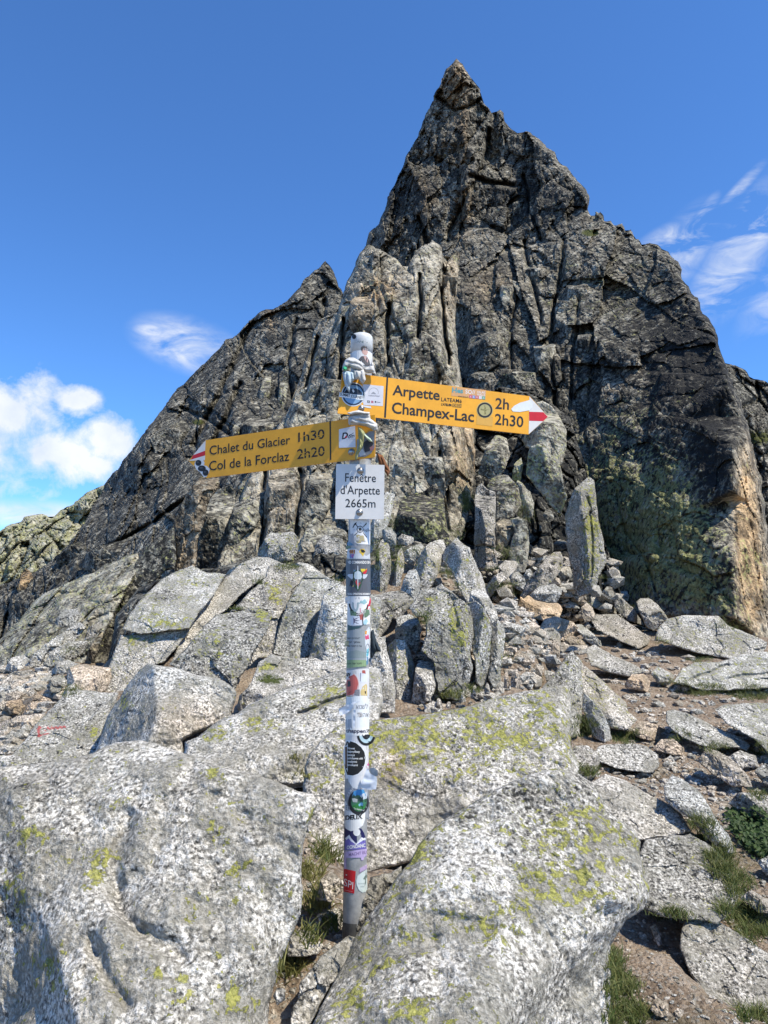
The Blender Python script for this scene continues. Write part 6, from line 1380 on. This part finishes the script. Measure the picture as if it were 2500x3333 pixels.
tx('s2', 'HARDEST', (482, 1362), (606, 1316), 28, 3, WH, s_, .01, (-.3, -1)); dd('s2', [(476, 1338), (600, 1288), (612, 1318), (486, 1370)], 2, BK, s_)
s2_ = stick('s2', [(404, 1372), (500, 1360), (545, 1400), (556, 1480), (432, 1488), (405, 1480)], 2, (.66, .68, .72))
for q in ([(430, 1375), (448, 1400), (520, 1372), (452, 1415), (522, 1420), (450, 1432), (520, 1470), (446, 1448), (436, 1480), (438, 1420)],): dd('s2', q, 3, (.12, .11, .16), s2_)
dd('s2', [(548, 1350), (570, 1340), (560, 1440), (570, 1480), (550, 1482)], 2, BK, s_); dd('s2', [(565, 1430), (600, 1395), (625, 1430), (600, 1475), (565, 1470)], 2, (.35, .55, .62), s_)
dd('s2', [(360, 1470), (420, 1500), (480, 1500), (560, 1490), (450, 1540), (365, 1545)], 2, (.05, .10, .10), s_)
s_ = stick('s2', [(350, 1560), (460, 1530), (550, 1530), (582, 1560), (600, 1900), (600, 1930), (350, 1925)], 2, (.30, .33, .34))
for k, t_ in enumerate(('"\u05d4\u05d7\u05d9\u05d9\u05dd \u05e9\u05d1', '\u05d0\u05d5\u05ea\u05da \u05d9\u05d5\u05d1\u05dc', '\u05d0\u05dc \u05d4\u05e4\u05e1\u05d2\u05d4 \u05e9\u05dc')):
    tx('s2', t_[::-1], (352, 1658 + k * 50), (524 + (k == 2) * 20, 1660 + k * 50), 22, 3, BK, s_, .01)
dd('s2', [(352, 1830), (470, 1800), (600, 1830), (600, 1900), (352, 1905)], 3, (.24, .29, .28), s_)
s_ = stick('s2', [(350, 1925), (600, 1930), (604, 2010), (350, 2030)], 3, (.24, .34, .18)); tx('s2', '\u05dc\u05d6\u05db\u05e8 \u05e9\u05dc \u05e8\u05e2\u05d9'[::-1], (356, 1985), (548, 1982), 20, 4, BK, s_, .01)
s_ = stick('s2', [(582, 1570), (640, 1490), (652, 1540), (650, 1900), (602, 1940)], 1, (.62, .66, .70))
dd('s2', [(585, 1560), (612, 1548), (606, 1600), (585, 1600)], 2, (.65, .28, .04), s_); dd('s2', [(588, 1610), (630, 1600), (640, 1660), (600, 1672), (588, 1650)], 2, (.60, .07, .16), s_); dd('s2', [(598, 1790), (640, 1770), (648, 1850), (612, 1890), (598, 1850)], 2, (.10, .45, .55), s_)
dd('s2', ring(620, 1780, (24, 60), (20, 55), a0=0, a1=350), 3, BK, s_)
s_ = stick('s3', [(345, 10), (640, -20), (640, 360), (345, 360)], 0, (.66, .65, .64))
dd('s3', [(346, 150), (380, 90), (440, 60), (480, 100), (500, 170), (480, 260), (430, 320), (346, 338)], 1, (.55, .12, .10), s_)
dd('s3', ring(400, 190, (104, 150), (97, 142), a0=-70, a1=80), 2, (.75, .35, .30), s_)
tx('s3', 'uy', (346, 85), (400, 80), 60, 3, BK, s_, .03); tx('s3', 'OFFICE', (372, 312), (408, 284), 18, 3, (.2, .05, .05), s_, .01)
s2_ = stick('s3', [(512, 40), (632, 25), (632, 150), (520, 165)], 1, (.66, .69, .74)); dd('s3', [(524, 40), (536, 40), (530, 150), (522, 150)], 2, (.2, .2, .24), s2_)
s2_ = stick('s3', [(530, 330), (528, 280), (555, 215), (600, 180), (640, 200), (640, 290), (615, 335)], 1, (.60, .46, .20)); dd('s3', [(580, 278), (600, 275), (596, 310), (588, 306)], 2, BK, s2_)
s_ = stick('s3', [(350, 350), (520, 340), (612, 345), (640, 380), (640, 760), (335, 770), (332, 500)], 2, (.72, .74, .74))
tx('s3', '\u05d0\u05d5\u05e0\u05e9\u05dc'[::-1][::-1], (470, 508), (620, 500), 60, 3, (.10, .10, .12), s_, .0)
tx('s3', '"\u05d1\u05d5\u05d4\u05d0', (486, 612), (630, 604), 55, 3, (.10, .10, .12), s_, .0)
dd('s3', [(340, 640), (410, 630), (420, 760), (345, 765)], 3, (.35, .38, .42), s_)
s_ = stick('s3', [(335, 745), (632, 740), (632, 830), (600, 855), (340, 840)], 3, WH); tx('s3', 'thappen2', (338, 805), (632, 812), 46, 4, (.03, .03, .06), s_, .03, (.15, -1))
s_ = stick('s3', [(335, 840), (632, 830), (632, 1400), (335, 1400)], 1, (.64, .63, .62))
dd('s3', ring(600, 830, (120, 145), (90, 112), a0=15, a1=178), 3, BK, s_); dd('s3', ring(600, 830, (90, 112), (52, 66), a0=15, a1=178), 3, (.42, .56, .60), s_); dd('s3', ring(600, 830, (52, 66), (5, 6), a0=5, a1=178), 4, BK, s_)
dd('s3', [(608, 980), (632, 970), (632, 1040), (608, 1030)], 2, BK, s_); dd('s3', [(600, 1240), (632, 1190), (632, 1240), (612, 1270)], 2, (.62, .06, .30), s_)
egg = [(345, 905), (400, 905), (470, 930), (540, 985), (585, 1050), (602, 1130), (592, 1210), (560, 1290), (500, 1350), (430, 1375), (350, 1365), (322, 1280), (308, 1180), (304, 1080), (320, 980)]
s_ = stick('s3', egg, 5, (.70, .71, .72)); ec = np.array(egg).mean(0)
dd('s3', [tuple(ec + (np.array(p) - ec) * .94) for p in egg], 6, (.012, .012, .012), s_)
dd('s3', [(328, 1000), (350, 985), (356, 1250), (330, 1240)], 7, (.12, .06, .04), s_)
for k, (t_, x1) in enumerate((('Nawet', 455), ('najwy\u017cszy', 520), ('szczyt', 455), ('zdobywa si\u0119', 558), ('ma\u0142ymi', 482), ('krokami', 492))):
    tx('s3', t_, (360, 1020 + k * 43), (x1, 1024 + k * 43), 26, 7, WH, s_, .02)
s_ = stick('s3', [(365, 1370), (560, 1320), (570, 1480), (520, 1545), (430, 1520), (375, 1440)], 4, (.62, .63, .64))
stick('s4', [(322, 180), (370, 190), (640, 440), (640, 20), (560, 20), (322, 20)], 0, (.30, .31, .33))
s_ = stick('s4', ring(502, 205, (134, 160), (1, 1), a0=0, a1=360), 3, (.02, .022, .025))
dd('s4', ring(506, 200, (100, 122), (1, 1), a0=0, a1=360), 4, (.05, .17, .09), s_); dd('s4', [(420, 130), (440, 60), (500, 38), (570, 40), (600, 120), (560, 130), (500, 110)], 5, (.06, .26, .52), s_)
dd('s4', [(520, 120), (560, 90), (610, 70), (612, 150), (560, 170)], 6, (.50, .55, .60), s_); dd('s4', [(410, 150), (440, 100), (460, 130), (480, 105), (500, 140), (560, 130), (560, 190), (420, 190)], 6, (.03, .07, .05), s_)
dd('s4', [(418, 155), (450, 150), (490, 165), (485, 205), (430, 200)], 7, (.45, .48, .46), s_); dd('s4', [(500, 235), (530, 205), (560, 210), (560, 250), (510, 255)], 7, (.22, .48, .62), s_)
dd('s4', ring(506, 215, (92, 100), (1, 1), a0=20, a1=160), 6, (.03, .18, .04), s_)
for ch, x, y, r_ in (('C', 376, 132, -1.1), ('A', 384, 100, -.9), ('M', 402, 70, -.7), ('P', 424, 44, -.55)):
    tx('s4', ch, (x, y), (x + 22 * math.cos(r_), y + 22 * math.sin(r_)), 26, 5, WH, s_, .01, (math.sin(r_), -math.cos(r_)))
tx('s4', '"La Sapini\u00e8re"', (440, 288), (580, 318), 20, 7, WH, s_, .01)
s_ = stick('s4', [(322, 190), (345, 190), (380, 300), (470, 355), (590, 330), (585, 420), (560, 500), (480, 560), (400, 575), (340, 545), (322, 510)], 2, WH)
tx('s4', 'ER', (338, 300), (400, 318), 60, 3, (.25, .25, .25), s_, .02); tx('s4', 'DEUX', (332, 432), (556, 412), 56, 3, BK, s_, .05)
s_ = stick('s4', [(318, 530), (540, 540), (575, 600), (590, 650), (600, 770), (320, 815)], 1, (.018, .018, .085))
dd('s4', circ(480, 588, 46, 48), 3, WH, s_)
dd('s4', [(328, 665), (382, 620), (408, 665), (470, 735), (540, 655), (592, 660), (592, 690), (560, 692), (475, 750), (400, 700), (378, 665), (345, 690)], 3, (.70, .70, .76), s_)
dd('s4', [(330, 690), (378, 660), (420, 710), (475, 748), (540, 690), (590, 690), (600, 800), (325, 822)], 2, (.16, .13, .42), s_)
tx('s4', 'OONDANC', (350, 806), (590, 776), 44, 4, WH, s_, .03)
s_ = stick('s4', [(320, 838), (612, 800), (606, 890), (575, 910), (565, 945), (540, 950), (530, 915), (345, 918), (345, 1060), (318, 1060)], 2, (.46, .36, .58))
tx('s4', 'MACHT EU', (375, 896), (604, 862), 36, 3, (.16, .10, .22), s_, .01)
s_ = stick('s4', [(312, 1056), (466, 1090), (446, 1378), (312, 1350)], 1, (.50, .012, .018))
tx('s4', 'SPI', (314, 1272), (430, 1322), 92, 2, WH, s_, -.005, (.05, -1)); dd('s4', [(338, 1130), (354, 1132), (354, 1144), (338, 1142)], 2, WH, s_); tx('s4', 'www.spi.pt', (330, 1335), (425, 1356), 10, 2, (.65, .4, .4), s_, .0)
s_ = stick('s4', [(540, 1110), (612, 1060), (616, 1320), (590, 1355), (555, 1366), (510, 1335), (480, 1270), (472, 1210), (490, 1150)], 1, (.58, .66, .64))
dd('s4', [(560, 1190), (590, 1140), (614, 1130), (612, 1170), (592, 1165), (600, 1240), (580, 1280), (590, 1200)], 2, (.14, .20, .18), s_); tx('s4', 'MOUNTAIN', (498, 1258), (580, 1255), 16, 2, (.3, .36, .35), s_, .0); tx('s4', 'GEEK', (525, 1295), (580, 1292), 14, 2, (.3, .36, .35), s_, .0)
s_ = stick('s4', [(520, 1050), (612, 1000), (612, 1060), (512, 1110)], 2, (.44, .34, .52))
# curled paper and flaps that stand off the post
def sheet(crop, poly, Yf, mat, name, parent, amp=.004, step=5.0, seed=1):
    V, T = tri_poly(cp(crop, poly), step)
    base = at(V[:, 0], V[:, 1], 1.9)
    dY = np.array([Yf(x, y) for x, y in V]) + amp * fbm(base * 90, 3, seed)
    A = at(V[:, 0], V[:, 1], dY)
    return build(name, A, T, mat, parent, True)
def lin(x0, y0a, x1, y1a):
    return lambda x, y: y0a + (y1a - y0a) * np.clip((x - x0) / (x1 - x0), 0, 1)
sheet('s3', [(520, 1500), (560, 1400), (600, 1290), (625, 1260), (650, 1330), (735, 1380), (740, 1440), (728, 1535), (660, 1545), (560, 1535)], lin(1172, 1.893, 1228, 1.885), M_PAPER, 'curled_sticker', pole)
sheet('s3', [(640, 1270), (700, 1255), (748, 1300), (750, 1360), (700, 1378), (660, 1350)], lin(1200, 1.905, 1230, 1.89), flat_material('sticker_backing', (.46, .44, .41), .7, wear=.3), 'curled_sticker', pole)
sheet('s3', [(246, 500), (340, 460), (430, 420), (525, 405), (440, 440), (430, 760), (455, 760), (465, 520), (430, 500), (350, 560), (262, 590)], lin(1100, 1.91, 1160, 1.892), M_PAPER, 'curled_sticker', pole)

# --- rags knotted round the post
M_RAG = flat_material('dirty_white_rag', (.56, .55, .52), .9, wear=.35, bump=.5, scale=70)
M_RAGB = flat_material('pale_blue_buff', (.42, .52, .58), .85, wear=.25, bump=.3, scale=60)
M_RAGG = flat_material('faded_green_rag', (.36, .36, .16), .9, wear=.4, bump=.5, scale=70)
M_DARK = flat_material('dark_teal_rag', (.02, .035, .045), .85, wear=.4, bump=.4, scale=60)
def rag(name, parts, label):
    """folded cloth: lumps with pleats running along them; parts are (crop, outline, Y, pleat angle, material)"""
    e = bpy.data.objects.new(name, None); COL.objects.link(e); e.empty_display_size = .03
    q = cp(parts[0][0], parts[0][1]).mean(0); put(e, at(q[0], q[1], parts[0][2]))
    tag(e, label, 'rag')
    for k, (crop, poly, Y, ang, m, nm) in enumerate(parts):
        rng = np.random.RandomState(k + 5)
        Q = rough_outline(cp(crop, poly), rng, 2.0, 4.0)
        P, Fq, sd, shp, ok = grid_patch(Q, 1.6, True)
        w = np.ptp(Q[:, 0]); h = np.ptp(Q[:, 1]); mn = min(w, h)
        ca, sa = math.cos(R(ang)), math.sin(R(ang))
        u = -P[:, 0] * sa + P[:, 1] * ca
        wob = fbm(np.stack([P[:, 0], P[:, 1], 0 * u], -1) / 22, 2, 8 + k) * 6
        fold = np.abs(np.sin((u + wob) / 5.2)) * .006
        kk = 1 - np.minimum(sd / (mn * .4), 1)
        Yf = Y - .016 * np.sqrt(np.maximum(1 - kk * kk, 0)) - fold * np.minimum(sd / 4, 1)
        Yb = Y + .006 * np.sqrt(np.maximum(1 - kk * kk, 0))
        us = np.zeros(len(P), bool); us[Fq.ravel()] = True; rm = np.cumsum(us) - 1
        A = at(P[us, 0], P[us, 1], Yf[us]); Bb = at(P[us, 0], P[us, 1], Yb[us])
        build(nm, np.concatenate([A, Bb]), [rm[Fq], rm[Fq][:, ::-1] + us.sum()], m, e, True)
    return e
rag('knotted_rag', [('s5', [(165, 760), (176, 670), (215, 590), (275, 552), (350, 556), (430, 600), (490, 640), (512, 700), (500, 760), (430, 770), (350, 750), (280, 700), (240, 740), (200, 780)], 1.880, 20, M_RAG, 'knot'),
                    ('s5', [(350, 740), (430, 760), (512, 750), (530, 800), (548, 920), (500, 988), (470, 970), (430, 910), (372, 910), (350, 830)], 1.874, 70, M_RAG, 'tail'),
                    ('s5', [(170, 790), (230, 770), (300, 780), (352, 800), (372, 905), (322, 960), (292, 1020), (284, 1130), (250, 1080), (205, 1000), (186, 900)], 1.872, 80, M_RAGB, 'tail'),
                    ('s5', [(168, 740), (190, 700), (235, 715), (252, 745), (205, 778)], 1.862, 30, paint_mat((.02, .34, .14)), 'green_print'),
                    ('s5', [(510, 730), (590, 705), (650, 620), (672, 690), (706, 835), (640, 812), (560, 802), (520, 780)], 1.892, 10, M_RAG, 'tail')], 'grey-white rag knotted round the post just above the right-hand arrow')
rag('frayed_rag', [('s5', [(265, 1510), (330, 1480), (430, 1440), (600, 1428), (622, 1540), (732, 1622), (738, 1720), (680, 1742), (630, 1700), (550, 1664), (420, 1642), (330, 1640), (278, 1645), (265, 1610)], 1.870, 12, M_RAG, 'knot'),
                   ('s5', [(240, 1440), (330, 1420), (430, 1398), (540, 1430), (610, 1440), (600, 1475), (430, 1470), (300, 1478)], 1.866, 5, M_RAG, 'tail')], 'frayed dirty rag wound round the post between the two arrows')
rag('hanging_rag', [('s5', [(412, 1660), (470, 1690), (540, 1762), (520, 1900), (500, 1992), (432, 2090), (402, 2185), (368, 2205), (380, 2080), (430, 1960), (420, 1800)], 1.866, 85, M_RAGG, 'strip'),
                    ('s5', [(500, 1740), (560, 1800), (622, 1850), (660, 1912), (600, 1902), (545, 1850), (510, 1810)], 1.864, 50, flat_material('pale_green_rag', (.46, .55, .42), .9, wear=.3), 'strip')], 'faded green strip of cloth hanging over the left-hand arrow')
rag('dark_strip', [('s2', [(652, 1560), (690, 1530), (720, 1640), (770, 1760), (795, 1820), (720, 1830), (690, 1900), (655, 1900)], 1.945, 75, M_DARK, 'strip')], 'dark torn strip of cloth on the right side of the post')
rag('rusty_scrap', [('s1', [(832, 560), (858, 572), (872, 600), (890, 640), (880, 668), (862, 640), (840, 610)], 1.96, 60, flat_material('rust_brown_scrap', (.22, .085, .03), .9, wear=.5), 'scrap')], 'rust-brown scrap behind the post above the white plate')

# older torn scraps in the gaps between the stickers
r3 = random.Random(5)
for i_ in range(46):
    y_ = r3.uniform(1720, 2760); x_ = r3.uniform(1128, 1196); w_ = r3.uniform(8, 22); h_ = r3.uniform(8, 26)
    c_ = r3.choice([(.30, .31, .31), (.05, .05, .06), (.55, .53, .50), (.10, .22, .34), (.40, .10, .08), (.12, .20, .12), (.45, .38, .20), (.22, .22, .24), (.68, .67, .64)])
    poly_ = [(x_ + w_ * (a_ + r3.uniform(-.12, .12)), y_ + h_ * (b_ + r3.uniform(-.12, .12))) for a_, b_ in ((-.5, -.5), (0, -.55), (.5, -.5), (.52, .1), (.5, .5), (-.1, .52), (-.5, .5), (-.5, 0))]
    decal(CY, 'S', poly_, r3.choice((.5, 1.5, 2.5)), paint_mat(c_), pole, 'sticker')
# ------------------------------------------------------------------ plants, gravel
bpy.context.view_layer.update()
DG = bpy.context.evaluated_depsgraph_get()
def hit(px, py):
    r = rays(px, py); r = Vector(r / np.linalg.norm(r))
    ok, loc, nor, idx, ob, mt = SC.ray_cast(DG, Vector((0, 0, CAMZ)), r)
    return (np.array(loc), np.array(nor), ob.name if ob else '') if ok else None
class Blades:
    def __init__(self): self.V, self.F, self.t = [], [], []; self.n = 0
    def blade(self, p, d, L, w, bend, tint):
        """three-segment curved blade"""
        d = d / np.linalg.norm(d); side = np.cross(d, np.array([.3, -1, .2])); side /= np.linalg.norm(side) + 1e-9
        pts = []
        for k in range(4):
            s = k / 3
            q = p + d * L * s + bend * (s * s) * L
            ww = w * (1 - s ** 1.6) * .5 + .00004
            pts += [q - side * ww, q + side * ww]
        self.V += pts
        b = self.n
        self.F += [(b, b + 1, b + 3, b + 2), (b + 2, b + 3, b + 5, b + 4), (b + 4, b + 5, b + 7, b + 6)]
        self.t += [tint] * 8; self.n += 8
    def done(self, name, mat):
        o = build(name, np.array(self.V), np.array(self.F), mat, None, True, None, {'tint': np.array(self.t)})
        return tag(o, kind='stuff')
rg = np.random.RandomState(11)
G = Blades()
def tuft(crop, x, y, rx, ry, n, L, dry=.25, w=.0032, dens=1.0):
    """blades rooted wherever the view rays inside an ellipse of the photo meet the ground or rock"""
    x0, y0, s = CROPS[crop]
    m = max(6, int(n / 14 * dens))
    for _ in range(m):
        a = rg.uniform(0, 6.28); q = math.sqrt(rg.uniform())
        h = hit(x0 + (x + rx * q * math.cos(a)) * s, y0 + (y + ry * q * math.sin(a)) * s)
        if h is None or h[2].startswith(('sign', 'pole', 'sticker')): continue
        for __ in range(14):
            p = h[0] + rg.normal(0, .012 * max(1, h[0][1] / 3), 3) * np.array([1, 1, .25]) - np.array([0, 0, .004])
            d = np.array([rg.normal(0, .38), rg.normal(0, .38), 1.0])
            bend = np.array([rg.normal(0, .3), rg.normal(0, .3), -rg.uniform(.1, .6)])
            G.blade(p, d, L * rg.uniform(.5, 1.2), w * rg.uniform(.7, 1.2), bend, float(np.clip(rg.normal(dry, .25), 0, 1)))
# near the post
tuft('A', 1410, 650, 50, 40, 170, .085, .4); tuft('A', 1350, 720, 40, 70, 170, .06, .9); tuft('A', 1370, 850, 50, 40, 160, .07, .9); tuft('A', 1420, 940, 40, 30, 110, .05, .3)
tuft('A', 1250, 1130, 50, 50, 200, .07, .9); tuft('A', 1330, 1000, 30, 30, 60, .05, .5); tuft('A', 1290, 290, 50, 30, 80, .035, 1.0)
tuft('J', 1110, 1270, 50, 30, 80, .035, 1.0)
# right-hand side
for a in [('B', 1420, 440, 50, 40, 320, .09), ('B', 1490, 560, 45, 70, 520, .10), ('B', 1560, 640, 50, 50, 360, .10), ('B', 1550, 740, 70, 40, 420, .09), ('B', 1620, 800, 60, 60, 360, .09), ('B', 1110, 920, 30, 60, 360, .06), ('B', 1130, 1010, 60, 50, 520, .06), ('B', 1140, 1110, 90, 40, 620, .06), ('B', 1600, 1120, 50, 20, 200, .09), ('B', 1310, 750, 70, 18, 260, .05), ('B', 1010, 225, 40, 20, 160, .05), ('B', 1170, 110, 50, 25, 240, .07), ('B', 985, 80, 40, 40, 280, .08), ('B', 1350, 105, 40, 25, 160, .06), ('B', 1480, 150, 40, 20, 160, .06), ('B', 1640, 150, 30, 30, 160, .07), ('B', 1630, 320, 40, 16, 160, .06),
          ('C', 1300, 1240, 120, 30, 620, .10), ('C', 1560, 1260, 110, 40, 620, .13), ('C', 1180, 1200, 60, 20, 220, .07), ('C', 1290, 1070, 70, 20, 260, .07), ('C', 1090, 980, 40, 12, 140, .06), ('C', 1450, 890, 110, 25, 320, .07), ('C', 690, 1440, 50, 50, 300, .08), ('C', 880, 1500, 70, 30, 320, .08), ('C', 680, 1680, 60, 22, 240, .05), ('C', 1380, 1550, 50, 20, 140, .05), ('C', 1640, 1590, 40, 20, 140, .06), ('C', 900, 790, 50, 14, 120, .06), ('C', 240, 700, 80, 50, 420, .10), ('C', 250, 1000, 40, 80, 160, .05), ('C', 400, 1180, 40, 16, 120, .04), ('C', 220, 500, 60, 40, 200, .12), ('C', 350, 280, 40, 60, 260, .12), ('C', 30, 230, 40, 50, 260, .14), ('C', 800, 640, 60, 20, 180, .09),
          ('I', 560, 1590, 70, 40, 320, .08), ('I', 370, 1060, 50, 50, 260, .06), ('I', 520, 760, 60, 40, 320, .06), ('I', 610, 850, 30, 60, 200, .05), ('I', 910, 870, 60, 50, 360, .09), ('I', 170, 430, 40, 60, 220, .08), ('I', 190, 660, 30, 100, 320, .07), ('I', 60, 640, 25, 110, 300, .06), ('I', 650, 260, 60, 80, 420, .10), ('I', 590, 480, 40, 60, 260, .08), ('I', 930, 630, 70, 40, 260, .09), ('I', 700, 1540, 60, 30, 160, .06), ('I', 300, 610, 60, 30, 160, .05), ('I', 840, 730, 50, 16, 140, .06),
          ('J', 1060, 245, 50, 20, 260, .07), ('J', 900, 320, 24, 30, 140, .05), ('J', 780, 468, 40, 10, 120, .04), ('J', 1330, 310, 40, 20, 160, .06), ('D', 300, 820, 40, 20, 100, .06), ('D', 310, 990, 40, 30, 160, .05), ('D', 480, 640, 30, 20, 60, .05)]:
    tuft(*a[:6], a[6] * .8, dry=.30, dens=1.35)
G.done('grass', M_GRASS)
# dark leafy plant under the overhanging rock at the right edge
def leafy(label, crop, pts, n, L):
    x0, y0, s = CROPS[crop]
    e = bpy.data.objects.new('leafy_plant', None); COL.objects.link(e); e.empty_display_size = .05
    q = cp(crop, pts); c = q.mean(0); h = hit(c[0], c[1]); put(e, h[0]); tag(e, label, 'plant')
    V, F_, t_ = [], [], []; SV, SF = [], []
    x_0, y_0 = q.min(0); x_1, y_1 = q.max(0); k = 0; tries = 0
    while k < n and tries < n * 6:
        tries += 1
        p = np.array([rg.uniform(x_0, x_1), rg.uniform(y_0, y_1)])
        d, _, ins = seg_dist(p[None], q)
        if not ins[0]: continue
        hh = hit(p[0], p[1])
        if hh is None: continue
        root = hh[0]; o = root + np.array([rg.normal(0, .01), -rg.uniform(.0, .09), rg.uniform(.0, .05)])
        nrm = np.array([rg.normal(0, .5), -.6 + rg.normal(0, .3), .8]); nrm /= np.linalg.norm(nrm)
        u = np.cross(nrm, rg.normal(0, 1, 3)); u /= np.linalg.norm(u); v = np.cross(nrm, u)
        l = L * rg.uniform(.6, 1.2); w = l * .34; b = len(V)
        V += [o, o + u * l * .35 + v * w, o + u * l * .75 + v * w * .8, o + u * l - nrm * l * .12, o + u * l * .75 - v * w * .8, o + u * l * .35 - v * w, o + u * l * .5 - nrm * l * .10]
        F_ += [(b, b + 6, b + 1), (b + 1, b + 6, b + 2), (b + 2, b + 6, b + 3), (b + 3, b + 6, b + 4), (b + 4, b + 6, b + 5), (b + 5, b + 6, b)]
        t_ += [float(rg.uniform())] * 7
        if k % 6 == 0:
            b2 = len(SV); sx = np.array([.0012, 0, 0])
            SV += [root - sx, root + sx, o + sx, o - sx]; SF += [(b2, b2 + 1, b2 + 2, b2 + 3)]
        k += 1
    build('foliage', np.array(V), np.array(F_), M_LEAF, e, False, None, {'tint': np.array(t_)})
    build('stem', np.array(SV), np.array(SF), M_LEAF, e, False, None, {'tint': np.zeros(len(SV))})
leafy('dark leafy plant growing under the pale overhanging rock at the right edge', 'B', [(1500, 400), (1540, 372), (1600, 385), (1659, 395), (1659, 545), (1610, 540), (1560, 505), (1520, 450)], 900, .028)
# gravel and rubble on the bare ground
def gravel(name, regions, seed):
    r2 = np.random.RandomState(seed)
    V, F_, at_w = [], [], []
    from_ico = [(0, 0, -1), (.72, -.53, -.45), (-.28, -.85, -.45), (-.89, 0, -.45), (-.28, .85, -.45), (.72, .53, -.45), (.28, -.85, .45), (-.72, -.53, .45), (-.72, .53, .45), (.28, .85, .45), (.89, 0, .45), (0, 0, 1)]
    ic = np.array(from_ico); fi = np.array([(0, 1, 2), (1, 0, 5), (0, 2, 3), (0, 3, 4), (0, 4, 5), (1, 5, 10), (2, 1, 6), (3, 2, 7), (4, 3, 8), (5, 4, 9), (1, 10, 6), (2, 6, 7), (3, 7, 8), (4, 8, 9), (5, 9, 10), (6, 10, 11), (7, 6, 11), (8, 7, 11), (9, 8, 11), (10, 9, 11)])
    n = 0; wm = []
    for crop, pts, cnt, s0, s1 in regions:
        q = cp(crop, pts); lo = q.min(0); hi = q.max(0); k = 0; t = 0
        while k < cnt and t < cnt * 5:
            t += 1
            p = np.array([r2.uniform(lo[0], hi[0]), r2.uniform(lo[1], hi[1])])
            if not seg_dist(p[None], q)[2][0]: continue
            h = hit(p[0], p[1])
            if h is None or not h[2].startswith(('ground', 'rock_outcrop', 'rock_gully')): continue
            sz = (s0 + (s1 - s0) * r2.uniform() ** 3) * h[0][1] / 4.0
            j = ic * (1 + r2.uniform(-.35, .35, (12, 1))) * sz * np.array([r2.uniform(.7, 1.5), r2.uniform(.7, 1.3), r2.uniform(.4, .8)])
            a = r2.uniform(0, 6.28); ca, sa = math.cos(a), math.sin(a)
            j = np.stack([j[:, 0] * ca - j[:, 1] * sa, j[:, 0] * sa + j[:, 1] * ca, j[:, 2]], -1)
            V.append(j + h[0] + np.array([0, 0, sz * .18])); F_.append(fi + n); n += 12; k += 1
            wm += [float(r2.uniform(0, .45))] * 12
    V = np.concatenate(V); F_ = np.concatenate(F_)
    wm = np.array(wm)
    o = build(name, V, F_, M_GRAN, None, False, None, {'grain': .8, 'lichen': .05, 'dark': .1, 'warm': wm, 'moss': 0., 'paint': 0.})
    tag(o, kind='stuff')
gravel('gravel', [('C', [(560, 700), (1000, 740), (1100, 1000), (1659, 1240), (1659, 1991), (900, 1991), (560, 1600), (900, 1500), (700, 1100), (250, 1000), (230, 760)], 900, .004, .03), ('B', [(1080, 740), (1659, 500), (1659, 1142), (1080, 1142)], 500, .003, .016), ('B', [(1200, 60), (1659, 60), (1659, 420), (1200, 420)], 300, .003, .02),
       ('D', [(0, 900), (300, 900), (300, 1100), (100, 1280), (0, 1280)], 400, .005, .05), ('A', [(1150, 380), (1500, 380), (1500, 1371), (1150, 1371)], 260, .004, .02), ('W', [(900, 1200), (1330, 1200), (1330, 1340), (1100, 1550), (900, 1550)], 320, .015, .06)], 4)
